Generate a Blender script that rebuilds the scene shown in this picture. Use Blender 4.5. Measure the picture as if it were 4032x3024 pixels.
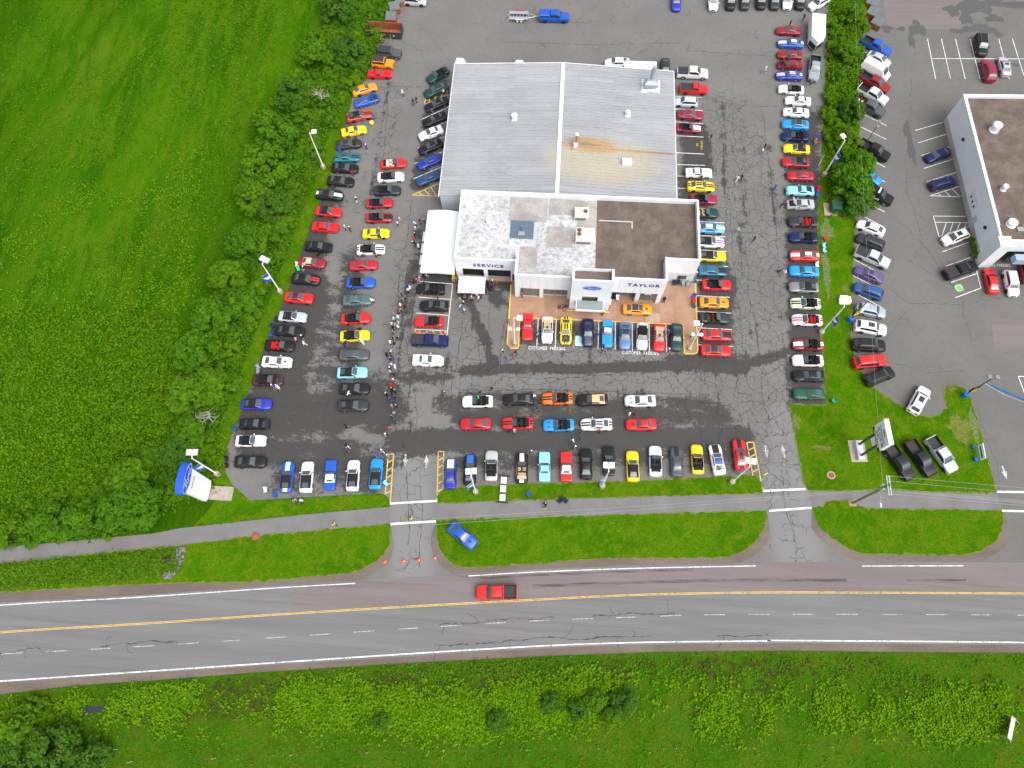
import bpy, bmesh, math, random
import numpy as np
from mathutils import Vector, Matrix
from mathutils.geometry import delaunay_2d_cdt
R = math.radians
random.seed(11); RNG = np.random.default_rng(11)
for o in list(bpy.data.objects): bpy.data.objects.remove(o)
SC = bpy.context.scene; COL = SC.collection

# ------------------------------------------------------------ camera, sky, sun, exposure
cam = bpy.data.cameras.new('camera'); cam.lens = 24.955; cam.sensor_width = 36; cam.sensor_fit = 'HORIZONTAL'
cam.clip_start = 1; cam.clip_end = 3000
cam_o = bpy.data.objects.new('camera', cam); COL.objects.link(cam_o)
M = Matrix(((0.9978, -0.052847, 0.040038), (0.063817, 0.929277, -0.363828), (-0.017979, 0.365583, 0.930605))).to_4x4()
M.translation = (0, 0, 104); cam_o.matrix_world = M; SC.camera = cam_o
SUN_EL, SUN_AZ = 58, 132
w = bpy.data.worlds.new('World'); SC.world = w; w.use_nodes = True
nt = w.node_tree; nt.nodes.clear()
sky = nt.nodes.new('ShaderNodeTexSky'); sky.sky_type = 'NISHITA'; sky.sun_disc = False
sky.sun_elevation = R(SUN_EL); sky.sun_rotation = R(SUN_AZ); sky.air_density = 1.0; sky.dust_density = 5.0; sky.ozone_density = 1.0
hs = nt.nodes.new('ShaderNodeHueSaturation'); hs.inputs['Saturation'].default_value = 0.28
bg = nt.nodes.new('ShaderNodeBackground'); bg.inputs['Strength'].default_value = 0.15
wo = nt.nodes.new('ShaderNodeOutputWorld')
nt.links.new(sky.outputs[0], hs.inputs['Color']); nt.links.new(hs.outputs[0], bg.inputs[0]); nt.links.new(bg.outputs[0], wo.inputs[0])
sl = bpy.data.lights.new('sun', 'SUN'); sl.energy = 1.0; sl.angle = R(60); sl.color = (1, .97, .92)
so = bpy.data.objects.new('sun', sl); COL.objects.link(so)
so.rotation_euler = (R(90 - SUN_EL), 0, R(180 - SUN_AZ)); so.location = (0, 0, 150)
SC.view_settings.view_transform = 'Standard'; SC.view_settings.look = 'None'; SC.view_settings.gamma = 1
SC.view_settings.use_curve_mapping = False; SC.view_settings.exposure = 0.68

# ------------------------------------------------------------ helpers
def srgb(*c): return tuple(((v/255/12.92) if v/255 <= .04045 else ((v/255+.055)/1.055)**2.4) for v in c)
MATS = {}
def mat(name, col=(.5,.5,.5), rough=.6, metal=0., coat=0., spec=.5, emit=None):
    if name in MATS: return MATS[name]
    m = bpy.data.materials.new(name); m.use_nodes = True
    b = m.node_tree.nodes['Principled BSDF']
    b.inputs['Base Color'].default_value = (*col, 1); b.inputs['Roughness'].default_value = rough
    b.inputs['Metallic'].default_value = metal; b.inputs['Coat Weight'].default_value = coat
    b.inputs['Coat Roughness'].default_value = .06; b.inputs['Specular IOR Level'].default_value = spec
    MATS[name] = m; return m
class N:   # tiny node-tree writer
    def __init__(s, name, rough=.8, spec=.3):
        s.m = bpy.data.materials.new(name); s.m.use_nodes = True; s.t = s.m.node_tree; s.n = s.t.nodes; s.b = s.n['Principled BSDF']
        s.b.inputs['Roughness'].default_value = rough; s.b.inputs['Specular IOR Level'].default_value = spec; MATS[name] = s.m
        s.pos = s.new('ShaderNodeNewGeometry').outputs['Position']
    def new(s, t): return s.n.new(t)
    def l(s, a, b): s.t.links.new(a, b)
    def put(s, sock, v):
        if hasattr(v, 'links') or isinstance(v, bpy.types.NodeSocket): s.l(v, sock)
        elif isinstance(v, tuple) and len(v) == 3 and sock.type == 'RGBA': sock.default_value = (*v, 1)
        else: sock.default_value = v
    def noise(s, scale, detail=3, rough=.55, vec=None, dist=0.):
        k = s.new('ShaderNodeTexNoise'); k.inputs['Scale'].default_value = scale; k.inputs['Detail'].default_value = detail
        k.inputs['Roughness'].default_value = rough; k.inputs['Distortion'].default_value = dist
        s.l(vec if vec is not None else s.pos, k.inputs['Vector']); return k.outputs['Fac']
    def scl(s, v, x, y, z=1.):
        k = s.new('ShaderNodeVectorMath'); k.operation = 'MULTIPLY'; s.l(v, k.inputs[0]); k.inputs[1].default_value = (x, y, z); return k.outputs[0]
    def math(s, op, a, b=0., c=None, clamp=False):
        k = s.new('ShaderNodeMath'); k.operation = op; k.use_clamp = clamp; s.put(k.inputs[0], a); s.put(k.inputs[1], b)
        if c is not None: s.put(k.inputs[2], c)
        return k.outputs[0]
    def step(s, v, a, b, lo=0., hi=1.):
        k = s.new('ShaderNodeMapRange'); k.interpolation_type = 'SMOOTHSTEP'; s.put(k.inputs[0], v)
        k.inputs[1].default_value = a; k.inputs[2].default_value = b; k.inputs[3].default_value = lo; k.inputs[4].default_value = hi; return k.outputs[0]
    def mix(s, f, a, b, mode='MIX'):
        k = s.new('ShaderNodeMix'); k.data_type = 'RGBA'; k.blend_type = mode
        s.put(k.inputs[0], f); s.put(k.inputs[6], a); s.put(k.inputs[7], b); return k.outputs[2]
    def attr(s, name):
        k = s.new('ShaderNodeAttribute'); k.attribute_name = name; return k.outputs['Fac']
    def bump(s, h, strength=.3, dist=.05):
        k = s.new('ShaderNodeBump'); k.inputs['Strength'].default_value = strength; k.inputs['Distance'].default_value = dist
        s.put(k.inputs['Height'], h); s.l(k.outputs[0], s.b.inputs['Normal'])
    def col(s, c): s.put(s.b.inputs['Base Color'], c); return s.m

def link(o, parent=None):
    COL.objects.link(o)
    if parent is not None: o.parent = parent
    return o
def mesh(name, v, f, smooth=False, mats=None, idx=None):
    me = bpy.data.meshes.new(name); me.from_pydata([tuple(map(float, p)) for p in v], [], f)
    if smooth: me.polygons.foreach_set('use_smooth', [True]*len(me.polygons))
    for m in (mats or [None]): me.materials.append(m)
    if idx is not None: me.polygons.foreach_set('material_index', idx)
    me.update(); return me
def ob(name, me, m=None, parent=None, loc=None, rz=None, ms=None):
    o = bpy.data.objects.new(name, me); link(o, parent)
    if m is not None: ms = [m]
    if ms:
        for i, mm in enumerate(ms):
            if i < len(o.material_slots):
                o.material_slots[i].link = 'OBJECT'; o.material_slots[i].material = mm
    if loc is not None: o.location = loc
    if rz is not None: o.rotation_euler[2] = rz
    return o
def empty(name, loc=(0,0,0), rz=0.):
    o = bpy.data.objects.new(name, None); o.empty_display_size = .3; link(o); o.location = loc; o.rotation_euler[2] = rz; return o
def tag(o, label=None, cat=None, group=None, kind=None):
    if label: o['label'] = label
    if cat: o['category'] = cat
    if group: o['group'] = group
    if kind: o['kind'] = kind
    return o
class MB:
    def __init__(s): s.v = []; s.f = []
    def add(s, v, f):
        n = len(s.v); s.v += [tuple(p) for p in v]; s.f += [tuple(i+n for i in q) for q in f]; return s
    def box(s, x0, x1, y0, y1, z0, z1, rz=0., c=None):
        v = [(x,y,z) for z in (z0,z1) for x,y in ((x0,y0),(x1,y0),(x1,y1),(x0,y1))]
        if rz:
            cx, cy = c or ((x0+x1)/2, (y0+y1)/2); ca, sa = math.cos(rz), math.sin(rz)
            v = [(cx+(x-cx)*ca-(y-cy)*sa, cy+(x-cx)*sa+(y-cy)*ca, z) for x,y,z in v]
        return s.add(v, [(3,2,1,0),(4,5,6,7),(0,1,5,4),(1,2,6,5),(2,3,7,6),(3,0,4,7)])
    def bbox(s, x0, x1, y0, y1, z0, z1, b=.05):   # box with chamfered top edges
        v = [(x0,y0,z0),(x1,y0,z0),(x1,y1,z0),(x0,y1,z0),(x0,y0,z1-b),(x1,y0,z1-b),(x1,y1,z1-b),(x0,y1,z1-b),(x0+b,y0+b,z1),(x1-b,y0+b,z1),(x1-b,y1-b,z1),(x0+b,y1-b,z1)]
        return s.add(v, [(3,2,1,0),(0,1,5,4),(1,2,6,5),(2,3,7,6),(3,0,4,7),(4,5,9,8),(5,6,10,9),(6,7,11,10),(7,4,8,11),(8,9,10,11)])
    def cyl(s, p0, p1, r0, r1=None, n=10):
        r1 = r0 if r1 is None else r1; a = Vector(p0); b = Vector(p1); d = (b-a).normalized()
        u = d.orthogonal().normalized(); w_ = d.cross(u)
        v = [a+(u*math.cos(t)+w_*math.sin(t))*r0 for t in [2*math.pi*i/n for i in range(n)]] + [b+(u*math.cos(t)+w_*math.sin(t))*r1 for t in [2*math.pi*i/n for i in range(n)]]
        return s.add(v, [(i,(i+1)%n,n+(i+1)%n,n+i) for i in range(n)]+[tuple(range(n-1,-1,-1)), tuple(range(n,2*n))])
    def path(s, pts, r, n=6):
        for a, b in zip(pts[:-1], pts[1:]): s.cyl(a, b, r, r, n)
        return s
    def prism(s, poly, z0, z1):
        n = len(poly); v = [(x,y,z0) for x,y in poly]+[(x,y,z1) for x,y in poly]
        return s.add(v, [tuple(range(n-1,-1,-1)), tuple(range(n,2*n))]+[(i,(i+1)%n,n+(i+1)%n,n+i) for i in range(n)])
    def lathe(s, prof, c=(0,0,0), n=12):
        v = [(c[0]+r*math.cos(2*math.pi*i/n), c[1]+r*math.sin(2*math.pi*i/n), c[2]+z) for r,z in prof for i in range(n)]
        k = len(prof); f = [(j*n+i, j*n+(i+1)%n, (j+1)*n+(i+1)%n, (j+1)*n+i) for j in range(k-1) for i in range(n)]
        f += [tuple(range(n-1,-1,-1)), tuple(range((k-1)*n, k*n))]
        return s.add(v, f)
    def mesh(s, name, smooth=False): return mesh(name, s.v, s.f, smooth)
    def build(s, name, m=None, parent=None, loc=None, rz=None, smooth=False): return ob(name, s.mesh(name, smooth), m, parent, loc, rz)
def ccw(p):
    a = sum(p[i][0]*p[(i+1)%len(p)][1]-p[(i+1)%len(p)][0]*p[i][1] for i in range(len(p))); return p if a > 0 else p[::-1]
def sheet(name, poly, z, m, depth=0., parent=None):
    """flat polygon (any outline) at height z, with a skirt going down by depth"""
    poly = ccw([tuple(p) for p in poly]); n = len(poly)
    vv, _, ff, _, _, _ = delaunay_2d_cdt([Vector(p) for p in poly], [], [tuple(range(n))], 1, 1e-4)
    v = [(p.x, p.y, z) for p in vv]; f = [tuple(q) for q in ff]
    if depth:
        k = len(v); v += [(x,y,z) for x,y in poly]+[(x,y,z-depth) for x,y in poly]
        f += [(k+n+i, k+n+(i+1)%n, k+(i+1)%n, k+i) for i in range(n)]
    return ob(name, mesh(name, v, f, False, [m]), None, parent)
def smooth_line(p, n=12):
    """Catmull-Rom through the points"""
    p = [np.array(q, float) for q in p]; p = [2*p[0]-p[1]]+p+[2*p[-1]-p[-2]]; out = []
    for i in range(1, len(p)-2):
        for t in np.linspace(0, 1, n, endpoint=False):
            a,b,c,d = p[i-1:i+3]; out.append(.5*((2*b)+(-a+c)*t+(2*a-5*b+4*c-d)*t*t+(-a+3*b-3*c+d)*t**3))
    out.append(p[-2]); return np.array(out)
def ribbon(pts, w_, off=0., z=0.):
    pts = np.asarray(pts, float); d = np.gradient(pts, axis=0); d /= np.linalg.norm(d, axis=1)[:,None]; n = np.stack([-d[:,1], d[:,0]], 1)
    a = pts+n*(off-w_/2); b = pts+n*(off+w_/2); k = len(pts)
    return [(*p, z) for p in a]+[(*p, z) for p in b], [(i, i+1, k+i+1, k+i) for i in range(k-1)]
_tx = {}
def text_mesh(s, size=1., bold=.0, ext=0., shear=0., space=1.):
    key = (s, size, bold, ext, shear, space)
    if key in _tx: return _tx[key]
    cu = bpy.data.curves.new('t', 'FONT'); cu.body = s; cu.size = size; cu.align_x = 'CENTER'; cu.align_y = 'CENTER'; cu.offset = bold; cu.extrude = ext; cu.shear = shear
    cu.space_character = space; cu.resolution_u = 2
    o = bpy.data.objects.new('t', cu); COL.objects.link(o); dg = bpy.context.evaluated_depsgraph_get(); dg.update()
    me = bpy.data.meshes.new_from_object(o.evaluated_get(dg)); me.name = 'lettering'
    bpy.data.objects.remove(o); me.materials.clear(); me.materials.append(None); _tx[key] = me; return me
def lettering(s, size, m, parent, mtx, bold=.0, space=1., ext=.01, name='lettering'):
    o = ob(name, text_mesh(s, size, bold, ext, 0, space), m, parent); o.matrix_local = mtx; return o
def frame(origin, right, up):
    r = Vector(right).normalized(); u = Vector(up).normalized(); n = r.cross(u)
    m_ = Matrix((r, u, n)).transposed().to_4x4(); m_.translation = origin; return m_
def inside(poly, x, y):
    p = np.array(poly); n = len(p); r = np.zeros(np.shape(x), bool); j = n-1
    for i in range(n):
        c = ((p[i,1] > y) != (p[j,1] > y)) & (x < (p[j,0]-p[i,0])*(y-p[i,1])/(p[j,1]-p[i,1]+1e-12)+p[i,0]); r ^= c; j = i
    return r
CAR_GROUPS=['cars in the row beside the left hedge', 'cars in the inner left row', 'cars parked at an angle along the shop', 'cars along the right wall of the building', 'cars in the row beside the right hedge', 'cars in the customer parking row', 'cars left of the service doors', 'cars in the upper row of the open lot', 'cars in the lower row of the open lot', 'cars in the front row left of the drive', 'cars in the front row between the drives', '', 'cars at the top edge of the lot', 'cars in the neighbouring angled row', 'sport utilities on the neighbouring lot']
PEOPLE_GROUPS=['', 'people crowding round the tents', 'people queueing in the main lane']
CARS=[
(-32.28,107.2,-5.2,'b4','gunmetal','','gunmetal grey boxy four-door off-roader with black roof,first from far end, left hedge row', 0),
(-33.2,104.57,-5.1,'b2','amber','','orange-yellow boxy two-door off-roader with black roof,second from far end, left hedge row', 0),
(-33.51,102.06,2.6,'cl','red','','red vintage notchback coupe,third from far end, left hedge row', 0),
(-35.89,98.21,23.9,'m','amber','','orange-yellow coupe,fourth from far end, left hedge row', 0),
(-35.12,95.51,23.8,'cf','royal','hood=1','blue vintage fastback with raised hood,fifth from far end, left hedge row', 0),
(-35.95,91.94,17.1,'ms','orangered','stripe=black2','orange-red convertible with black roof and hood stripes,sixth from far end, left hedge row', 0),
(-36.48,88.4,16.1,'n','yellow','','yellow coupe,seventh from far end, left hedge row', 0),
(-37.01,85.37,11.3,'n','charcoal','hood=1','dark grey coupe with raised hood,eighth from far end, left hedge row', 0),
(-36.82,82.41,5.9,'n','teal','stripe=black2','teal coupe with black twin stripes,ninth from far end, left hedge row', 0),
(-36.88,80.04,0.4,'m','black','trunk=1','black coupe with open tailgate,tenth from far end, left hedge row', 0),
(-37.22,77.18,-2.5,'m','black','','black coupe,eleventh from far end, left hedge row', 0),
(-38.74,74.21,-3.1,'ms','black','stripe=white1','black convertible with white stripes on hood and tail,twelfth from far end, left hedge row', 0),
(-38.35,70.74,-2.8,'ns','red','','red convertible with black roof up,thirteenth from far end, left hedge row', 0),
(-38.35,67.54,-0.6,'fx','red','','red boxy notchback coupe,fourteenth from far end, left hedge row', 0),
(-38.9,63.58,-0.5,'fx','black','door=R','black boxy coupe with open driver door,thirteenth from near end, left hedge row', 0),
(-39.53,60.45,-2.5,'ns','darkred','top=tan','dark red convertible with tan roof up,twelfth from near end, left hedge row', 0),
(-40.03,57.23,-2.3,'m','black','stripe=redhood','black coupe with two red hood stripes,eleventh from near end, left hedge row', 0),
(-40.57,53.7,-2.4,'m','red','roof=black','red coupe with black roof panel,tenth from near end, left hedge row', 0),
(-40.99,50.16,-0.9,'ns','silver','','silver coupe with black fabric roof,ninth from near end, left hedge row', 0),
(-41.01,47.58,-0.2,'m','black','','black coupe,eighth from near end, left hedge row', 0),
(-42.18,44.89,0.9,'mc','black','int=red','black open convertible with red seats,seventh from near end, left hedge row', 0),
(-42.09,42.03,1.0,'m','white','','white coupe,sixth from near end, left hedge row', 0),
(-42.97,38.87,2.0,'mc','plum','hood=1','dark plum open convertible with raised hood,fifth from near end, left hedge row', 0),
(-43.98,34.78,3.3,'ms','blueviolet','','violet-blue convertible with black roof up,fourth from near end, left hedge row', 0),
(-43.63,31.56,3.3,'fx','black','hood=1','black hatchback coupe with raised hood,third from near end, left hedge row', 0),
(-43.66,28.84,3.8,'nc','white','','white open convertible,second from near end, left hedge row', 0),
(-43.09,25.56,3.8,'m','black','','black coupe,first from near end, left hedge row', 0),
(-28.31,81.47,8.0,'nc','red','int=cream','red open convertible with cream seats,first from far end, inner left row', 1),
(-28.41,78.55,6.5,'mc','white','','white open convertible,second from far end, inner left row', 1),
(-28.7,75.69,4.8,'mc','charcoal','','dark grey open convertible,third from far end, inner left row', 1),
(-29.67,72.94,6.5,'nc','crimson','','deep red open convertible,fourth from far end, inner left row', 1),
(-29.35,69.97,5.8,'nc','crimson','stripe=blackhood','deep red open convertible with black hood stripe,fifth from far end, inner left row', 1),
(-29.48,66.75,4.8,'n','yellow','','yellow coupe,sixth from far end, inner left row', 1),
(-29.93,63.51,5.2,'mc','white','stripe=black2','white open convertible with black twin stripes,seventh from far end, inner left row', 1),
(-30.74,60.43,6.3,'n','crimson','','deep red coupe,eighth from far end, inner left row', 1),
(-30.72,57.03,4.1,'mc','royal','','blue open convertible,eighth from near end, inner left row', 1),
(-30.83,53.76,5.6,'m','slate','','grey-green coupe,seventh from near end, inner left row', 1),
(-30.6,50.39,7.1,'mc','red','','red open convertible,sixth from near end, inner left row', 1),
(-30.3,47.3,7.1,'mc','yellow','','yellow open convertible,fifth from near end, inner left row', 1),
(-29.9,43.96,4.7,'m','graphite','','grey coupe,fourth from near end, inner left row', 1),
(-29.78,40.9,4.5,'ms','babyblue','','light blue convertible with black roof up,third from near end, inner left row', 1),
(-29.03,38.22,3.3,'ms','black','','black convertible with black roof up,second from near end, inner left row', 1),
(-28.83,35.42,3.3,'ms','charcoal','','dark grey convertible with black roof up,first from near end, inner left row', 1),
(-22.51,102.29,-140.5,'nc','darkgreen','','dark green open convertible,first from far end, angled row by shop', 2),
(-22.46,98.66,-147.5,'m','darkgreen','','dark green coupe,second from far end, angled row by shop', 2),
(-22.0,95.26,-148.7,'n','black','','black coupe,third from far end, angled row by shop', 2),
(-21.96,91.77,-151.2,'ns','black','','black convertible with black roof up,fourth from far end, angled row by shop', 2),
(-22.37,88.59,-152.7,'n','white','','white coupe,fourth from near end, angled row by shop', 2),
(-22.04,85.5,-150.6,'n','black','trunk=1','black coupe with open trunk,third from near end, angled row by shop', 2),
(-21.93,82.2,-150.5,'n','blueviolet','','violet-blue coupe,second from near end, angled row by shop', 2),
(-21.72,78.64,-152.2,'n','steelblue','','dark blue coupe,first from near end, angled row by shop', 2),
(25.39,104.78,-1.4,'pk','pearl','cover=1','off-white pickup with black bed cover,first from far end, row along right wall', 3),
(25.5,101.07,-1.7,'pkr','red','cover=1','red two-door pickup with black bed cover,second from far end, row along right wall', 3),
(24.02,97.92,178.2,'suv','paleblue','rails=1;s=.92','pale grey-blue sport utility facing the wall,third from far end, row along right wall', 3),
(24.77,94.98,-3.2,'m','maroon','','maroon coupe,fourth from far end, row along right wall', 3),
(24.33,92.02,-2.1,'nc','maroon','stripe=whitehood','maroon open convertible with white hood stripe,fifth from far end, row along right wall', 3),
(25.86,82.15,1.6,'cl','white','','white vintage notchback coupe,sixth from far end, row along right wall', 3),
(26.15,79.29,0.5,'m','yellow','stripe=black2','yellow coupe with dark twin stripes,seventh from far end, row along right wall', 3),
(26.58,76.62,0.5,'nc','maroon','','maroon open convertible,eighth from far end, row along right wall', 3),
(26.56,73.82,0.6,'mc','darkgreen','int=tan','dark green open convertible with tan seats,ninth from far end, row along right wall', 3),
(27.54,70.75,0.2,'m','skyblue','stripe=white1','sky blue coupe with wide white stripes,ninth from near end, row along right wall', 3),
(27.32,68.0,0.2,'ms','white','stripe=purple2','white convertible with black roof and purple stripes,eighth from near end, row along right wall', 3),
(27.49,65.28,0.7,'ms','yellow','','yellow convertible with black roof up,seventh from near end, row along right wall', 3),
(27.53,62.45,0.9,'m','oceanblue','stripe=blackhood','ocean blue coupe with black hood panel,sixth from near end, row along right wall', 3),
(28.09,59.81,1.4,'mc','red','','red open convertible,fifth from near end, row along right wall', 3),
(27.54,56.49,1.5,'m','amber','','orange-yellow coupe,fourth from near end, row along right wall', 3),
(27.52,53.7,1.5,'mc','charcoal','int=brown','dark grey open convertible with brown seats,third from near end, row along right wall', 3),
(27.72,50.64,1.6,'m','red','stripe=blackhood','red coupe with black hood panel,second from near end, row along right wall', 3),
(27.5,47.92,1.3,'m','red','roof=black','red coupe with black roof panel,first from near end, row along right wall', 3),
(44.06,116.4,177.3,'n','darkred','','dark red coupe,first from far end, right hedge row', 4),
(44.2,113.12,177.5,'m','royal','stripe=white1','blue coupe with wide white stripes,second from far end, right hedge row', 4),
(43.83,110.33,177.5,'n','darkred','','dark red coupe,third from far end, right hedge row', 4),
(43.68,107.77,179.0,'fx','darkred','hood=1','dark red coupe with raised hood,fourth from far end, right hedge row', 4),
(43.31,105.17,179.1,'m','blueviolet','stripe=pale2','violet-blue coupe with pale twin stripes,fifth from far end, right hedge row', 4),
(43.43,101.87,177.2,'nc','white','','white open convertible,sixth from far end, right hedge row', 4),
(44.47,99.2,177.4,'n','white','','white coupe,seventh from far end, right hedge row', 4),
(43.9,96.5,177.5,'n','white','scoop=1','white coupe with black hood scoop,eighth from far end, right hedge row', 4),
(43.55,93.67,177.7,'m','azure','roof=black','bright blue coupe with black glass roof,ninth from far end, right hedge row', 4),
(43.29,90.99,178.3,'mc','navy','','navy open convertible,tenth from far end, right hedge row', 4),
(43.33,88.23,178.4,'ns','yellow','','yellow convertible with black roof up,eleventh from far end, right hedge row', 4),
(42.93,85.28,178.6,'ms','crimson','','deep red convertible with black roof up,twelfth from far end, right hedge row', 4),
(43.5,82.42,179.9,'n','crimson','','deep red coupe with rear spoiler,thirteenth from far end, right hedge row', 4),
(43.21,79.28,-178.5,'cf','babyblue','louv=1','light blue vintage fastback with black rear louvres,thirteenth from near end, right hedge row', 4),
(43.02,76.41,-178.3,'fx','silver','hood=1','silver hatchback with raised hood,twelfth from near end, right hedge row', 4),
(43.11,72.86,-179.3,'mc','charcoal','int=red','dark grey open convertible with red seats,eleventh from near end, right hedge row', 4),
(43.0,69.74,-179.2,'mc','navy','','navy open convertible,tenth from near end, right hedge row', 4),
(42.85,66.12,-179.5,'m','red','stripe=white1','red coupe with wide white stripes,ninth from near end, right hedge row', 4),
(42.52,63.16,179.4,'m','azure','','bright blue coupe,eighth from near end, right hedge row', 4),
(42.22,60.12,-179.4,'ms','grey','','grey convertible with black roof up,seventh from near end, right hedge row', 4),
(42.25,57.14,-179.3,'mc','palegreen','stripe=black2','pale green open convertible with black twin stripes,sixth from near end, right hedge row', 4),
(42.24,54.14,-179.2,'mc','white','stripe=red2;int=red','white open convertible with red stripes,fifth from near end, right hedge row', 4),
(41.98,49.77,-178.4,'mc','darkred','stripe=white1','dark red open convertible with wide white stripe,fourth from near end, right hedge row', 4),
(41.74,46.99,-178.3,'mc','white','','white open convertible,third from near end, right hedge row', 4),
(41.59,44.39,-178.3,'m','black','','black coupe,second from near end, right hedge row', 4),
(41.39,41.36,-177.2,'cf','green','','green long vintage fastback,first from near end, right hedge row', 4),
(-2.56,50.47,-88.3,'cl','red','','red vintage fastback,first from left, customer row', 5),
(0.62,50.07,-88.3,'nc','white','int=tan','white open convertible with tan seats,second from left, customer row', 5),
(3.63,50.12,-88.6,'m','yellow','stripe=black2;hood=1;hooddown=1','yellow coupe with black stripes and open engine bay,third from left, customer row', 5),
(7.18,49.97,-88.2,'m','navy','door=LR;hoodp=graphite','navy coupe with both doors open,fourth from left, customer row', 5),
(10.3,49.92,-90.7,'cl','azure','roof=white','bright blue vintage coupe with white roof,fifth from left, customer row', 5),
(13.12,49.7,-91.1,'m','steel','roof=black','steel blue coupe,fourth from right, customer row', 5),
(15.83,49.77,-91.6,'mc','silver','stripe=white1','silver open convertible with white stripe,third from right, customer row', 5),
(18.58,49.68,-92.1,'mc','red','int=tan','red open convertible with tan seats,second from right, customer row', 5),
(21.31,49.91,-92.2,'m','darkgreen','','dark green coupe,first from right, customer row', 5),
(-18.99,56.5,-178.7,'mc','black','','black open convertible,first from far end, short row by tent', 6),
(-18.06,53.42,-178.6,'m','black','','black coupe,second from far end, short row by tent', 6),
(-18.61,50.5,-178.1,'mc','red','','red open convertible,third from far end, short row by tent', 6),
(-18.02,47.08,1.2,'pk','navy','cover=1','navy pickup with ribbed bed cover,second from near end, short row by tent', 6),
(-18.0,43.7,1.8,'race','white','','white stock race car,first from near end, short row by tent', 6),
(-9.59,37.2,-176.0,'mc','white','','white open convertible,first from left, upper open-lot row', 7),
(-3.24,37.89,-176.0,'m','black','','black coupe,second from left, upper open-lot row', 7),
(2.71,38.38,-176.0,'mc','orange','stripe=black2','orange open convertible with dark stripes,third from left, upper open-lot row', 7),
(8.12,38.5,-176.0,'ms','black','top=peach','black convertible with tan roof up,second from right, upper open-lot row', 7),
(15.49,38.74,-176.0,'m','pearl','vents=1','off-white coupe with hood vents,first from right, upper open-lot row', 7),
(-9.62,33.54,-176.0,'m','crimson','','deep red coupe,first from left, lower open-lot row', 8),
(-3.18,34.01,-176.0,'mc','red','stripe=black2','red open convertible with black twin stripes,second from left, lower open-lot row', 8),
(3.09,34.06,-176.0,'mc','azure','vents=1','bright blue open convertible,third from left, lower open-lot row', 8),
(8.83,34.52,-176.0,'m','white','stripe=black2','white coupe with black twin stripes,second from right, lower open-lot row', 8),
(15.62,34.91,-176.0,'n','red','','red coupe with hood scoop,first from right, lower open-lot row', 8),
(-37.1,23.61,94.3,'ms','royal','stripe=white1','blue convertible with white stripe and black roof,first from left, front row left of drive', 9),
(-34.13,23.79,94.7,'ms','white','','white convertible with black roof up,second from left, front row left of drive', 9),
(-30.62,24.26,95.1,'clc','royal','top=white','blue vintage convertible with white roof,third from left, front row left of drive', 9),
(-27.22,24.43,95.0,'ms','white','','white convertible with black roof up,second from right, front row left of drive', 9),
(-23.81,24.89,92.6,'ms','azure','','bright blue convertible with black roof up,first from right, front row left of drive', 9),
(-12.71,25.51,93.8,'n','blueviolet','stripe=whitehood','violet-blue coupe with white hood,first from left, front row between drives', 10),
(-9.85,26.3,92.8,'m','black','stripe=bluehood','black coupe with blue hood panel,second from left, front row between drives', 10),
(-6.69,27.14,93.0,'mc','silver','','silver open convertible,third from left, front row between drives', 10),
(-2.12,27.05,92.9,'mc','black','stripe=cream1;int=tan','black open convertible with cream stripe and seats,fourth from left, front row between drives', 10),
(1.26,27.43,92.7,'cl','babyblue','','light blue vintage coupe,fifth from left, front row between drives', 10),
(4.48,27.67,92.5,'clc','red','top=white','red vintage convertible with white roof,sixth from left, front row between drives', 10),
(7.41,28.24,92.1,'m','black','','black coupe,seventh from left, front row between drives', 10),
(10.83,28.93,91.7,'fx','black','','black coupe,seventh from right, front row between drives', 10),
(14.36,28.31,92.2,'ms','yellow','','yellow convertible with black roof up,sixth from right, front row between drives', 10),
(17.75,29.29,90.7,'mc','white','','white open convertible,fifth from right, front row between drives', 10),
(20.9,29.35,91.0,'n','graphite','stripe=blackhood1','grey coupe with black hood stripe,fourth from right, front row between drives', 10),
(23.98,29.94,91.6,'nc','yellow','','yellow open convertible,third from right, front row between drives', 10),
(26.91,30.06,98.5,'m','white','stripe=blackhood;roof=black;stripe2=blue','white coupe with black hood and blue roof stripes,second from right, front row between drives', 10),
(30.33,31.06,92.9,'m','red','stripe=black1','red coupe with wide black stripe,first from right, front row between drives', 10),
(15.07,54.52,1.5,'m','amber','roof=black;scoop=1','orange-yellow coupe with black roof parked on the terracotta patio',11),
(-10.06,16.51,-35.2,'m','royal','','blue coupe parked at an angle on the lawn beside the road',11),
(-4.57,8.92,-175.6,'pk','red','','red pickup with black open bed driving on the road',11),
(-1.13,117.92,0.6,'pk','royal','cap=1','blue pickup with bed cap towing the empty car trailer',11),
(-29.0,121.08,-2.7,'suv','silver','','silver sport utility at the top edge beside the dumpsters',11),
(22.73,123.21,-90.1,'m','blueviolet','','violet-blue car at the top edge,nose toward the shop', 11),
(48.05,106.94,-98.3,'pk','steelgrey','cover=0','silver grey pickup in front of the white cargo trailer',11),
(11.26,106.86,-177.4,'sed','white','','white sedan behind the shop roof',11),
(20.34,105.8,-90.8,'sed','charcoal','','dark grey car behind the shop,right of the white box trailer', 11),
(29.98,123.59,-92.2,'suv','white','','white sport utility,first from left, top-edge line', 12),
(33.4,123.86,-92.7,'suv','black','','black sport utility,second from left, top-edge line', 12),
(36.16,124.04,-93.1,'suv','charcoal','','dark grey sport utility,third from left, top-edge line', 12),
(39.34,124.3,-93.6,'suv','black','','black sport utility,fourth from left, top-edge line', 12),
(41.98,124.35,-94.0,'suv','charcoal','','dark grey sport utility,fourth from right, top-edge line', 12),
(44.44,124.52,-94.4,'suv','white','','white sport utility,third from right, top-edge line', 12),
(46.94,124.56,-94.7,'suv','black','','black sport utility,second from right, top-edge line', 12),
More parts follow.
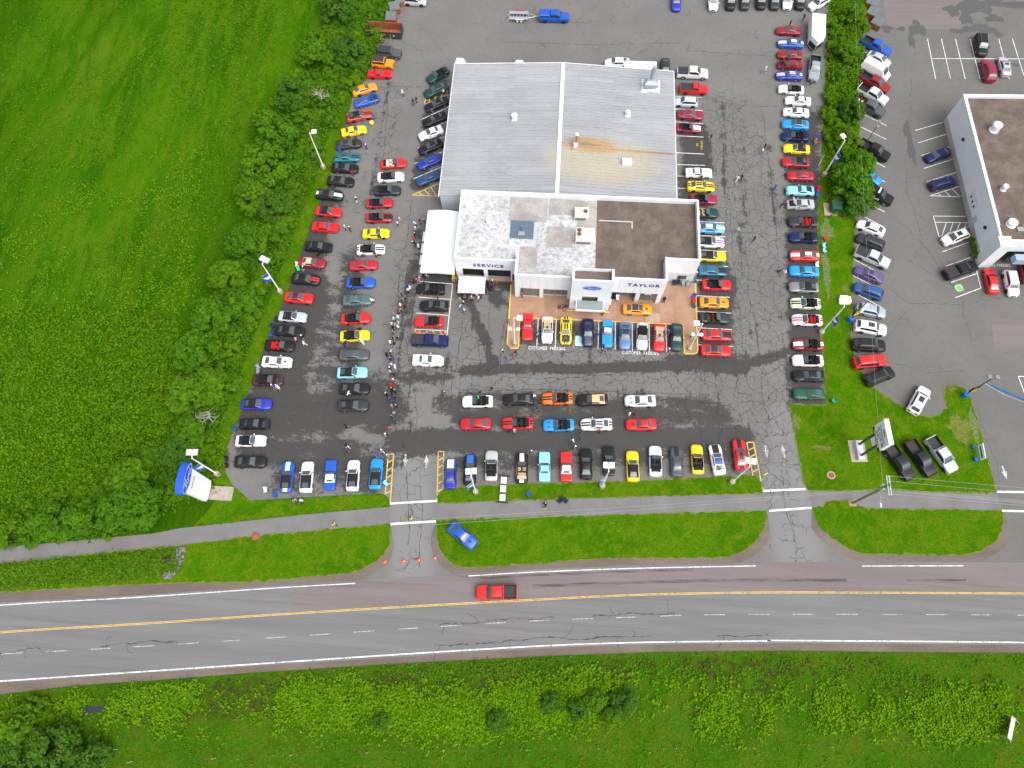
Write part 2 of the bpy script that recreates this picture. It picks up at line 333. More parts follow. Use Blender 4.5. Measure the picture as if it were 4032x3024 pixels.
(50.5,123.92,-142.8,'suv','white','','white sport utility parked askew,first from right, top-edge line', 12),
(60.19,112.94,-35.0,'pk','royal','','blue pickup,first from far end, angled neighbouring row', 13),
(60.41,109.97,-34.1,'sed','silver','','silver sedan,second from far end, angled neighbouring row', 13),
(59.38,107.03,-36.1,'van','white','','white cargo van,third from far end, angled neighbouring row', 13),
(58.8,104.02,-35.7,'pk','darkred','','dark red pickup,fourth from far end, angled neighbouring row', 13),
(58.14,101.13,-36.0,'pk','pearl','','off-white pickup,fifth from far end, angled neighbouring row', 13),
(57.18,98.27,-33.0,'pk','gunmetal','load=1','gunmetal grey pickup with a loaded bed,sixth from far end, angled neighbouring row', 13),
(56.83,88.43,-33.5,'pk','black','','black pickup,seventh from far end, angled neighbouring row', 13),
(55.66,82.91,-38.5,'sed','azure','s=.92','bright blue hatchback,seventh from near end, angled neighbouring row', 13),
(56.14,79.04,-30.2,'pk','black','police=1;cover=1','black police pickup with roof light bar,sixth from near end, angled neighbouring row', 13),
(54.4,72.19,155.8,'sed','white','','white sedan facing the grass strip,fifth from near end, angled neighbouring row', 13),
(53.96,69.37,156.1,'suv','charcoal','rails=1','dark grey sport utility facing the grass strip,fourth from near end, angled neighbouring row', 13),
(53.92,66.28,-26.0,'pk','greywhite','cover=1','silver grey pickup with dark bed cover,third from near end, angled neighbouring row', 13),
(53.03,63.12,154.8,'sed','purple','roofglass=1','purple hatchback facing the grass strip,second from near end, angled neighbouring row', 13),
(52.55,59.94,158.8,'suv','midblue','','blue sport utility facing the grass strip,first from near end, angled neighbouring row', 13),
(52.6,56.35,-10.9,'suv','silverblue','rails=1','silver-blue sport utility,first from far end, curved neighbouring row', 14),
(52.15,53.21,-8.5,'suv','white','sun=1;s=1.06','white sport utility with black sunroof,second from far end, curved neighbouring row', 14),
(51.51,50.14,0.1,'suv','black','s=1.1','black sport utility,third from far end, curved neighbouring row', 14),
(51.32,47.33,9.2,'suv','red','s=1.1','red sport utility,second from near end, curved neighbouring row', 14),
(52.51,44.91,25.2,'suv','black','s=1.06','black sport utility parked askew,first from near end, curved neighbouring row', 14),
(58.01,41.27,58.0,'suv','white','sun=1;s=1.06','white sport utility with sunroof alone at the lot corner',11),
(79.91,114.21,-95.7,'suv','black','rails=1;s=1.1','black large sport utility in the marked bays,facing the camera', 11),
(80.09,108.0,89.6,'suv','maroon','s=1.1','maroon large sport utility facing away in the marked bays',11),
(83.28,109.23,89.1,'sed','silver','roofglass=1','silver sedan with sunroof facing away in the marked bays',11),
(67.9,88.01,-155.0,'sed','navy','','navy sedan beside the white neighbouring wall',11),
(67.82,81.92,20.1,'suv','navy','rails=1','navy wagon with silver rails facing the white neighbouring wall',11),
(68.16,71.02,-154.3,'suv','white','sun=1','white sport utility with sunroof beside the neighbouring wall',11),
(68.05,64.67,23.1,'pk','black','cover=1','black pickup with bed cover nosed at the neighbouring corner',11),
(72.67,62.96,90.6,'sed','red','','red hatchback left of the white car at the neighbouring front',11),
(75.82,62.65,-89.9,'suv','white','','white rounded car facing the camera at the neighbouring front',11),
(78.64,65.12,88.6,'suv','darkred','','dark red car cut off by the right picture edge',11),
(53.68,31.18,-60.2,'pk','black','','black pickup on the lawn,nearest the sign', 11),
(56.84,31.97,-60.8,'pk','black','','black pickup on the lawn,middle of the three', 11),
(59.99,32.68,-61.4,'pk','silver','','silver pickup on the lawn,right of two black pickups', 11),]
PEOPLE=[
(-28.54,97.34,'w','cream','navy','white','cream top and navy trousers,near the back of the shop', 0),
(-26.36,95.26,'s','black','navy','black','black top and navy trousers,beside the angled row', 0),
(-25.77,95.75,'s','black','denim','brown','black top and jeans,beside the angled row', 0),
(-20.96,98.03,'s','white','navy','grey','white top and navy trousers,beside the dark green coupe', 0),
(-20.03,98.07,'s','maroon','black','black','maroon top and black trousers,against the shop wall', 0),
(-34.78,90.63,'b','denim','khaki','blonde','denim blue top and khaki shorts,by the red convertible and yellow tub', 0),
(-34.29,85.88,'s','grey','navy','black','grey top and navy trousers,beside the dark grey coupe', 0),
(-33.66,84.68,'s','blue','navy','white','blue top and navy trousers,beside the dark grey coupe', 0),
(47.17,119.62,'w','navy','denim','black','navy top and jeans,near the cargo trailer', 0),
(38.88,106.12,'w','cream','grey','white','cream top and grey trousers,in the open lane right of the shop', 0),
(43.51,109.15,'s','denim','denim','brown','denim blue top and jeans,beside the dark red coupe', 0),
(28.25,89.87,'s','black','navy','brown','black top and navy trousers,beside the no parking bay', 0),
(37.65,88.16,'w','black','black','black','black top and black trousers,in the right lane, first farthest', 0),
(37.19,87.33,'w','white','denim','brown','white top and jeans,in the right lane', 0),
(32.43,81.07,'w','white','white','black','white top and white trousers,in the right lane', 0),
(33.2,81.35,'w','black','black','auburn','black top and black trousers,in the right lane, second farthest', 0),
(38.93,79.63,'w','blue','blue','grey','blue top and blue trousers,in the right lane', 0),
(46.71,103.48,'s','black','grey','black','black top and grey trousers,before the silver pickup', 0),
(47.28,103.56,'s','grey','black','brown','grey top and black trousers,before the silver pickup', 0),
(46.84,90.23,'t','coral','khaki','blonde','coral top and khaki shorts,seated under a blue flag', 0),
(44.39,117.8,'s','black','black','black','black top and black trousers,behind the first dark red coupe', 0),
(-35.26,78.77,'s','red','denim','brown','red top and jeans,beside the black coupe', 0),
(-33.78,73.14,'s','black','white','white','black top and white trousers,beside the deep red open convertible', 0),
(-34.95,67.46,'s','lilac','black','white','lilac top and black trousers,beside the red boxy notchback coupe', 0),
(-34.04,67.24,'s','maroon','maroon','white','maroon top and maroon trousers,beside the red boxy notchback coupe', 0),
(-25.75,69.72,'w','paleblue','pink','brown','pale blue top and pink trousers,beside the deep red open convertible', 0),
(-26.01,68.85,'w','white','black','black','white top and black trousers,beside the deep red open convertible', 0),
(-28.55,65.82,'b','navy','khaki','grey','navy top and khaki shorts,bending beside the yellow coupe', 0),
(-28.97,62.43,'s','maroon','black','auburn','maroon top and black trousers,beside the white open convertible', 0),
(-40.75,59.34,'t','navy','khaki','white','navy top and khaki shorts,seated', 0),
(-21.54,69.75,'s','paleblue','navy','brown','pale blue top and navy trousers,in the crowd at the tents, farther one', 1),
(-22.12,69.24,'s','maroon','black','black','maroon top and black trousers,in the crowd at the tents, farther one', 1),
(-22.77,68.86,'b','paleblue','denim','grey','pale blue top and jeans,in the crowd at the tents, farther one', 1),
(-22.74,67.68,'s','slate','black','white','grey-blue top and black trousers,in the crowd at the tents', 1),
(-22.72,66.54,'s','black','black','tan','black top and black trousers,in the crowd at the tents, first farthest', 1),
(-22.74,65.62,'s','red','black','red','red top and black trousers,in the crowd at the tents, farther one', 1),
(-22.44,64.86,'b','black','denim','white','black top and jeans,in the crowd at the tents, farther one', 1),
(-21.8,64.25,'s','white','denim','white','white top and jeans,in the crowd at the tents, farther one', 1),
(-20.41,58.86,'s','black','black','black','black top and black trousers,queueing, first from the tent end', 2),
(-19.86,58.76,'w','pink','denim','brown','pink top and jeans,queueing, second from the tent end', 2),
(-20.23,57.96,'s','purple','denim','black','purple top and jeans,queueing, third from the tent end', 2),
(-21.53,57.89,'s','orange','black','brown','orange top and black trousers,queueing, fourth from the tent end', 2),
(-21.79,57.51,'w','black','navy','black','black top and navy trousers,queueing, fifth from the tent end', 2),
(-22.87,56.76,'s','purple','navy','purple','purple top and navy trousers,queueing, sixth from the tent end', 2),
(-22.29,56.2,'s','white','denim','white','white top and jeans,queueing, seventh from the tent end', 2),
(-22.64,55.93,'s','white','black','grey','white top and black trousers,queueing, eighth from the tent end', 2),
(-23.61,55.1,'s','navy','black','grey','navy top and black trousers,queueing, ninth from the tent end', 2),
(-22.99,54.69,'s','olive','black','brown','olive top and black trousers,queueing, tenth from the tent end', 2),
(-23.45,53.91,'s','black','black','teal','black top and black trousers,queueing, eleventh from the tent end', 2),
(-23.78,53.39,'s','maroon','khaki','auburn','maroon top and khaki shorts,queueing, twelfth from the tent end', 2),
(-22.9,53.16,'s','brown','black','brown','brown top and black trousers,queueing, thirteenth from the tent end', 2),
(-23.53,52.98,'s','cream','denim','white','cream top and jeans,queueing, fourteenth from the tent end', 2),
(-23.3,52.06,'s','navy','navy','blonde','navy top and navy trousers,queueing, fifteenth from the tent end', 2),
(-23.79,51.9,'s','red','black','black','red top and black trousers,queueing, sixteenth from the tent end', 2),
(-24.39,51.37,'s','slate','denim','grey','grey-blue top and jeans,queueing, seventeenth from the tent end', 2),
(-23.65,50.79,'s','white','khaki','white','white top and khaki shorts,queueing, eighteenth from the tent end', 2),
(-24.26,50.42,'s','paleblue','denim','cream','pale blue top and jeans,queueing, nineteenth from the tent end', 2),
(-23.5,49.88,'s','paleblue','denim','grey','pale blue top and jeans,queueing, twentieth from the tent end', 2),
(-24.47,49.41,'s','cream','black','cream','cream top and black trousers,queueing, twenty-second from the tent end', 2),
(-23.95,49.44,'s','tan','denim','blonde','tan top and jeans,queueing, twenty-first from the tent end', 2),
(-24.28,48.93,'s','black','black','black','black top and black trousers,queueing, twenty-fourth from the tent end', 2),
(-23.47,49.06,'s','white','denim','white','white top and jeans,queueing, twenty-third from the tent end', 2),
(-24.16,48.11,'s','olive','denim','grey','olive top and jeans,queueing, twenty-fifth from the tent end', 2),
(-23.35,47.1,'s','black','denim','brown','black top and jeans,queueing, twenty-sixth from the tent end', 2),
(-24.03,47.06,'s','black','navy','brown','black top and navy trousers,queueing, twenty-seventh from the tent end', 2),
(-24.38,46.23,'s','white','black','white','white top and black trousers,queueing, twenty-sixth from the road end', 2),
(-23.67,46.01,'s','black','pink','black','black top and pink trousers,queueing, twenty-fifth from the road end', 2),
(-24.04,44.79,'s','cream','black','brown','cream top and black trousers,queueing, twenty-fourth from the road end', 2),
(-24.63,44.12,'s','black','black','black','black top and black trousers,queueing, twenty-second from the road end', 2),
(-24.03,44.15,'s','brown','navy','black','brown top and navy trousers,queueing, twenty-third from the road end', 2),
(-23.93,43.39,'s','navy','denim','grey','navy top and jeans,queueing, twentieth from the road end', 2),
(-23.42,43.5,'s','blue','navy','black','blue top and navy trousers,queueing, twenty-first from the road end', 2),
(-23.7,42.58,'s','white','denim','brown','white top and jeans,queueing, nineteenth from the road end', 2),
(-23.1,42.14,'s','white','white','white','white top and white trousers,queueing, eighteenth from the road end', 2),
(-23.82,41.79,'s','navy','black','white','navy top and black trousers,queueing, seventeenth from the road end', 2),
(-23.71,41.2,'s','pink','navy','pink','pink top and navy trousers,queueing, sixteenth from the road end', 2),
(-23.1,40.84,'s','navy','denim','brown','navy top and jeans,queueing, fifteenth from the road end', 2),
(-23.04,39.8,'s','coral','black','white','coral top and black trousers,queueing, fourteenth from the road end', 2),
(-23.29,38.93,'s','red','red','red','red top and red trousers,queueing, thirteenth from the road end', 2),
(-23.08,38.36,'s','black','black','blonde','black top and black trousers,queueing, twelfth from the road end', 2),
(-22.59,38.05,'s','navy','black','tan','navy top and black trousers,queueing, eleventh from the road end', 2),
(-23.9,37.47,'s','black','black','white','black top and black trousers,queueing, ninth from the road end', 2),
(-23.14,37.71,'s','black','navy','black','black top and navy trousers,queueing, tenth from the road end', 2),
(-22.45,37.01,'s','navy','denim','red','navy top and jeans,queueing, eighth from the road end', 2),
(-23.31,36.78,'s','denim','denim','brown','denim blue top and jeans,queueing, seventh from the road end', 2),
(-22.69,36.44,'s','blue','navy','navy','blue top and navy trousers,queueing, sixth from the road end', 2),
(-22.73,35.6,'s','slate','khaki','grey','grey-blue top and khaki shorts,queueing, fifth from the road end', 2),
(-22.08,35.59,'s','navy','black','blonde','navy top and black trousers,queueing, fourth from the road end', 2),
(-22.25,34.43,'s','cyan','denim','grey','cyan top and jeans,queueing, third from the road end', 2),
(-22.57,33.81,'s','navy','black','grey','navy top and black trousers,queueing, second from the road end', 2),
(-22.02,33.0,'s','denim','navy','black','denim blue top and navy trousers,queueing, first from the road end', 2),
(-22.62,32.08,'w','coral','navy','brown','coral top and navy trousers,in the main lane below the queue', 0),
(-23.17,30.91,'w','slate','black','white','grey-blue top and black trousers,in the main lane below the queue', 0),
(-29.37,31.92,'w','navy','black','black','navy top and black trousers,in the left open lot', 0),
(-28.81,28.8,'w','black','white','black','black top and white trousers,in the left open lot', 0),
(-28.72,27.94,'w','navy','denim','brown','navy top and jeans,in the left open lot', 0),
(-23.34,28.31,'w','slate','white','white','grey-blue top and white trousers,beside the yellow hatched strip', 0),
(-23.76,27.51,'s','blue','blue','blue','blue top and blue trousers,behind the bright blue convertible', 0),
(-22.42,27.59,'s','grey','grey','white','grey top and grey trousers,at the yellow hatched strip', 0),
(-41.58,37.45,'b','purple','khaki','white','purple top and khaki shorts,bending beside the dark plum open convertible', 0),
(-40.87,37.57,'b','white','khaki','white','white top and khaki shorts,bending beside the dark plum open convertible', 0),
(-29.94,37.04,'b','white','black','white','white top and black trousers,bending beside the black convertible', 0),
(-35.37,20.19,'t','pink','navy','black','pink top and navy trousers,seated on the lawn', 0),
(-34.34,20.19,'t','white','black','white','white top and black trousers,seated on the lawn', 0),
(-28.84,16.96,'w','yellow','black','brown','yellow top and black trousers,on the paved path', 0),
(-28.04,53.71,'b','white','navy','white','white top and navy trousers,bending beside the grey-green coupe', 0),
(-30.57,51.71,'b','black','cream','brown','black top and cream trousers,bending beside the red open convertible', 0),
(-28.71,46.03,'b','white','white','white','white top and white trousers,bending beside the yellow open convertible', 0),
(-31.77,45.53,'b','navy','navy','navy','navy top and navy trousers,bending beside the yellow open convertible', 0),
(-29.57,48.6,'b','black','black','black','black top and black trousers,bending beside the yellow open convertible', 0),
(-39.63,46.0,'s','pink','black','pink','pink top and black trousers,beside the black coupe', 0),
(-38.73,46.44,'s','black','grey','white','black top and grey trousers,beside the black coupe', 0),
(-38.21,45.43,'w','white','white','blonde','white top and white trousers,beside the black coupe', 0),
(-14.7,56.96,'s','red','black','brown','red top and black trousers,in the crowd at the tents, nearer one', 1),
(-14.07,55.17,'s','maroon','white','black','maroon top and white trousers,in the crowd at the tents', 1),
(-13.68,55.47,'s','black','black','brown','black top and black trousers,in the crowd at the tents, third farthest', 1),
(-13.19,55.15,'s','olive','black','brown','olive top and black trousers,in the crowd at the tents', 1),
(-12.67,55.26,'s','navy','black','black','navy top and black trousers,in the crowd at the tents, nearer one', 1),
(-12.0,55.05,'s','tan','black','cream','tan top and black trousers,in the crowd at the tents', 1),
(-11.85,55.72,'s','hotpink','navy','pink','bright pink top and navy trousers,in the crowd at the tents', 1),
(-11.27,55.67,'s','white','denim','white','white top and jeans,in the crowd at the tents, nearer one', 1),
(-10.88,55.02,'s','paleblue','denim','white','pale blue top and jeans,in the crowd at the tents, nearer one', 1),
(-10.49,55.47,'s','maroon','black','black','maroon top and black trousers,in the crowd at the tents, nearer one', 1),
(-9.85,56.87,'s','black','black','black','black top and black trousers,in the crowd at the tents, second farthest', 1),
(-9.58,57.78,'s','navy','black','black','navy top and black trousers,in the crowd at the tents, farther one', 1),
(-9.58,56.54,'s','brown','khaki','brown','brown top and khaki shorts,in the crowd at the tents', 1),
(-13.24,53.96,'s','black','denim','cream','black top and jeans,in the crowd at the tents, nearer one', 1),
(-13.7,53.34,'w','paleblue','navy','brown','pale blue top and navy trousers,in the crowd at the tents, nearer one', 1),
(-13.04,52.79,'w','white','navy','brown','white top and navy trousers,in the crowd at the tents', 1),
(-14.86,58.37,'s','grey','khaki','grey','grey top and khaki shorts,in the crowd at the tents', 1),
(-8.88,58.55,'s','white','maroon','brown','white top and maroon trousers,at the open service door', 0),
(-8.27,58.17,'s','red','red','grey','red top and red trousers,at the open service door', 0),
(-17.55,54.69,'s','navy','black','brown','navy top and black trousers,beside the black coupe', 0),
(-3.83,55.78,'s','denim','denim','grey','denim blue top and jeans,leaning by the showroom window', 0),
(2.78,54.43,'t','floral','black','brown','patterned top and black trousers,seated on the patio left of the entrance', 0),
(3.46,54.29,'t','charcoal','khaki','black','charcoal top and khaki shorts,seated on the patio left of the entrance', 0),
(-5.64,51.03,'s','slate','navy','black','grey-blue top and navy trousers,at the patio corner lamp', 0),
(-5.37,46.51,'s','grey','grey','grey','grey top and grey trousers,at the patio tip', 0),
(-6.24,45.71,'s','navy','denim','white','navy top and jeans,near the patio tip, nearer one', 0),
(-5.68,44.55,'w','blue','denim','brown','blue top and jeans,near the patio tip', 0),
(-4.62,45.16,'w','red','denim','brown','red top and jeans,near the patio tip', 0),
(-4.22,45.74,'w','navy','denim','auburn','navy top and jeans,near the patio tip, farther one', 0),
(-0.87,48.99,'s','cyan','black','black','cyan top and black trousers,beside the white open convertible', 0),
(-14.82,38.14,'w','charcoal','khaki','blonde','charcoal top and khaki shorts,alone in the main lot', 0),
(-9.23,38.79,'b','navy','khaki','navy','navy top and khaki shorts,behind the white open convertible', 0),
(-7.55,39.32,'s','black','grey','black','black top and grey trousers,in the main lot behind the upper row', 0),
(-0.68,38.58,'b','white','black','black','white top and black trousers,bending beside the black coupe', 0),
(0.0,37.39,'s','black','black','auburn','black top and black trousers,beside the orange open convertible', 0),
(-0.43,36.49,'s','black','khaki','brown','black top and khaki shorts,beside the black coupe', 0),
(9.5,53.87,'t','white','black','brown','white top and black trousers,seated right of the entrance', 0),
(9.68,47.48,'s','blue','navy','brown','blue top and navy trousers,beside the bright blue vintage coupe', 0),
(9.44,46.78,'s','navy','denim','blonde','navy top and jeans,beside the bright blue vintage coupe', 0),
(19.92,50.58,'s','blue','denim','grey','blue top and jeans,beside the dark green coupe', 0),
(20.02,47.42,'s','hotpink','black','white','bright pink top and black trousers,beside the red open convertible', 0),
(23.56,50.19,'s','charcoal','black','grey','charcoal top and black trousers,on the patio beside the right lamp', 0),
(24.58,50.31,'s','white','black','grey','white top and black trousers,on the patio beside the right lamp', 0),
(23.99,49.19,'s','black','black','black','black top and black trousers,on the patio beside the right lamp', 0),
(24.65,61.49,'s','tan','paleblue','white','tan top and pale blue trousers,at the right building corner', 0),
(19.44,56.63,'t','navy','black','black','navy top and black trousers,seated right of the showroom', 0),
(13.43,37.27,'b','navy','khaki','brown','navy top and khaki shorts,bending beside the off-white coupe', 0),
(13.86,36.36,'s','white','grey','white','white top and grey trousers,beside the red coupe', 0),
(14.6,36.55,'s','maroon','maroon','black','maroon top and maroon trousers,beside the red coupe', 0),
(26.18,80.89,'s','black','black','auburn','black top and black trousers,beside the white vintage notchback coupe', 0),
(39.68,75.95,'b','black','denim','red','black top and jeans,bending beside the silver hatchback', 0),
(31.93,70.42,'w','paleblue','grey','blonde','pale blue top and grey trousers,in the right lane', 0),
(34.64,68.84,'w','black','black','black','black top and black trousers,in the right lane, third farthest', 0),
(39.21,62.59,'w','white','grey','grey','white top and grey trousers,walking the black dog', 0),
(-4.46,32.64,'s','black','navy','brown','black top and navy trousers,beside the red open convertible', 0),
(-3.62,32.6,'s','slate','navy','white','grey-blue top and navy trousers,beside the red open convertible', 0),
(6.61,32.83,'w','denim','denim','brown','denim blue top and jeans,in the open lot near the front row', 0),
(6.6,32.06,'s','blue','denim','brown','blue top and jeans,in the open lot near the front row', 0),
(5.35,31.54,'w','paleblue','denim','white','pale blue top and jeans,in the open lot near the front row', 0),
(5.69,30.65,'w','slate','navy','white','grey-blue top and navy trousers,in the open lot near the front row', 0),
(-0.83,29.5,'s','charcoal','grey','white','charcoal top and grey trousers,in the open lot near the front row', 0),
(9.34,33.39,'s','maroon','black','blonde','maroon top and black trousers,beside the white coupe', 0),
(-17.64,18.5,'s','hivis','denim','red','high-visibility top and jeans,standing in the main drive', 0),
(1.65,21.85,'t','navy','black','blonde','navy top and black trousers,seated on the paved path', 0),
(-9.49,37.76,'c','lime','black','lime','bright green top and black trousers,in the white open convertible', 0),]
FIELD=[(-34.39, 133.39), (-33.17, 121.07), (-34.11, 118.83), (-37.21, 114.96), (-36.68, 111.12), (-35.67, 107.77), (-35.64, 103.93), (-35.78, 101.41), (-38.13, 99.12), (-38.18, 94.54), (-38.6, 90.93), (-38.78, 87.41), (-39.18, 83.94), (-39.36, 82.69), (-39.45, 80.05), (-39.58, 76.24), (-40.44, 72.86), (-41.38, 67.7), (-42.13, 61.55), (-42.81, 56.11), (-44.7, 45.69), (-45.99, 36.36), (-47.09, 29.6), (-47.68, 26.44), (-47.38, 24.67), (-45.51, 22.11), (-42.25, 19.8), (-35.6, 20.62), (-23.04, 22.06), (-21.97, 21.78), (-21.47, 21.12), (-21.27, 20.18), (-34.14, 18.2), (-51.61, 15.19), (-55.66, 14.13), (-77.6, 10.76), (-103.1, 7.04)]
STRIP=[(54.03, 134.1), (53.19, 127.51), (52.17, 119.53), (49.49, 99.45), (48.09, 88.9), (46.86, 79.96), (45.88, 72.64), (45.22, 63.58), (44.91, 60.21), (44.55, 49.41), (44.19, 39.89), (38.61, 39.73), (39.22, 32.91), (39.75, 27.58), (40.31, 26.35), (67.6, 27.64), (66.94, 34.93), (66.87, 36.93), (66.22, 42.74), (65.64, 43.84), (64.43, 44.24), (63.29, 44.09), (62.66, 43.5), (62.39, 42.02), (62.46, 40.48), (61.38, 39.43), (59.8, 38.8), (58.31, 39.0), (54.73, 40.82), (52.06, 42.9), (49.95, 46.2), (49.22, 48.87), (49.14, 52.57), (50.19, 59.64), (50.61, 63.15), (52.82, 77.08), (55.55, 97.61), (58.03, 115.91), (59.52, 121.32), (62.68, 128.54), (64.66, 134.53)]
LAWN_FRONT=[(-13.59, 23.16), (-12.67, 23.49), (-2.95, 24.57), (14.8, 26.17), (31.44, 28.01), (32.78, 27.93), (33.39, 27.01), (33.56, 25.52), (3.62, 22.89), (-14.15, 21.18), (-14.34, 22.24)]
LAWN_MID=[(-14.04, 18.59), (14.8, 21.19), (33.9, 22.83), (33.93, 22.2), (33.5, 20.7), (32.87, 19.38), (31.9, 18.23), (30.39, 17.06), (28.91, 16.28), (27.27, 15.83), (10.21, 14.67), (0.34, 13.28), (-6.89, 12.37), (-9.24, 12.15), (-10.54, 12.36), (-11.45, 12.73), (-12.71, 13.87), (-13.68, 15.44), (-13.92, 17.08)]
LAWN_LEFT=[(-102.18, 4.94), (-76.83, 8.48), (-50.61, 12.75), (-41.51, 14.48), (-20.94, 17.58), (-20.79, 17.03), (-20.66, 14.51), (-21.3, 13.16), (-22.62, 12.0), (-23.97, 11.1), (-25.78, 10.42), (-30.37, 9.64), (-39.35, 8.34), (-49.62, 7.6), (-58.04, 6.69), (-75.53, 4.62), (-100.47, 1.0)]
LAWN_CORNER=[(-35.59, 20.54), (-23.03, 21.98), (-21.96, 21.7), (-21.53, 21.04), (-21.36, 20.25), (-34.16, 18.27), (-49.91, 15.56), (-47.87, 18.39), (-46.84, 20.75), (-46.41, 22.33), (-45.49, 22.03), (-42.23, 19.72)]
LAWN_RIGHT=[(40.63, 23.72), (42.16, 23.97), (42.71, 24.75), (46.59, 25.1), (47.5, 24.44), (48.74, 24.06), (67.84, 24.96), (67.86, 23.88), (67.24, 22.05), (66.41, 20.81), (65.24, 19.84), (63.59, 18.91), (61.51, 18.25), (56.2, 18.03), (47.19, 17.55), (45.37, 18.15), (43.85, 19.03), (42.5, 19.96), (41.31, 21.13)]
FIELD_S=[(-101.72, -12.61), (-71.09, -8.57), (-61.73, -6.89), (-50.23, -5.44), (-36.96, -3.63), (-19.84, -1.5), (0.99, 0.87), (18.17, 2.55), (35.49, 3.82), (48.04, 4.46), (67.24, 5.52), (96.25, 6.47)]
ROAD_T=[(-107.05, -1.14), (-75.06, 3.22), (-55.06, 5.51), (-35.6, 8.01), (-24.89, 9.35), (-8.81, 11.33), (0.38, 12.43), (14.7, 13.88), (31.9, 15.33), (46.95, 16.4), (61.16, 17.2), (71.99, 17.77), (100.04, 19.11)]
ROAD_B=[(-102.44, -11.08), (-71.56, -7.17), (-52.4, -4.75), (-37.12, -2.83), (0.94, 1.82), (14.71, 3.18), (32.11, 4.48), (35.56, 4.77), (67.44, 6.53), (96.66, 7.84)]
RW1=[(-106.88, -1.5), (-74.94, 2.84), (-54.98, 5.2), (-35.54, 7.7), (-24.84, 8.96)]
RW2=[(-8.78, 10.98), (0.4, 12.08), (14.7, 13.49), (31.88, 14.9)]
RW3=[(46.89, 15.8), (61.08, 16.71)]
RWB=[(-102.55, -10.83), (-71.65, -6.92), (-52.46, -4.49), (-37.18, -2.54), (-16.42, 0.09), (0.92, 2.17), (14.71, 3.54), (32.13, 4.85), (35.59, 5.13), (67.51, 6.9), (96.78, 8.24)]
RY=[(-105.22, -5.08), (-73.73, -0.73), (-54.06, 1.66), (-34.88, 4.12), (-17.15, 6.26), (0.6, 8.3), (14.7, 9.83), (32.54, 11.29), (50.16, 12.35), (68.77, 13.41), (98.81, 15.01)]
RD=[(-103.96, -7.79), (-72.79, -3.54), (-64.98, -2.65), (-46.48, -0.44), (-16.74, 3.37), (1.42, 5.56), (13.48, 6.76), (26.26, 7.93), (44.26, 9.1), (62.89, 10.2), (97.92, 12.04)]
PINK=[(-33.8, 8.02), (-24.86, 9.14), (-8.8, 11.19), (14.7, 13.74), (32.79, 15.21), (69.55, 17.44), (99.97, 18.9), (98.85, 15.15), (68.79, 13.55), (32.55, 11.42), (14.7, 10.0), (0.59, 8.47), (-17.17, 6.43), (-33.37, 4.42)]
PATH1=[(-103.14, 7.15), (-77.64, 10.87), (-55.69, 14.24), (-51.64, 15.3), (-34.16, 18.31), (-21.25, 20.3), (-20.89, 17.47), (-41.49, 14.37), (-50.59, 12.64), (-76.8, 8.38), (-102.13, 4.84)]
PATH2=[(-14.24, 21.25), (3.62, 23.01), (33.6, 25.6), (33.93, 22.72), (14.8, 21.08), (-14.03, 18.48)]
PATH3=[(40.32, 26.46), (67.69, 27.76), (67.89, 24.85), (48.72, 23.91), (40.66, 23.61)]
NB_EDGE=[(58.48, 147.59), (52.7, 97.06), (49.26, 72.25), (47.29, 52.92), (47.57, 44.13), (51.27, 36.02), (51.88, 25.9), (50.31, 13.53)]
PATIO=[(-5.78, 58.33), (-5.72, 52.1), (-5.7, 47.65), (-5.54, 47.04), (-5.18, 46.73), (-3.96, 46.77), (-3.83, 47.1), (-3.93, 52.2), (6.54, 52.39), (22.53, 52.46), (22.58, 47.45), (22.74, 47.31), (24.22, 47.41), (24.59, 47.64), (24.75, 48.21), (24.75, 60.23)]
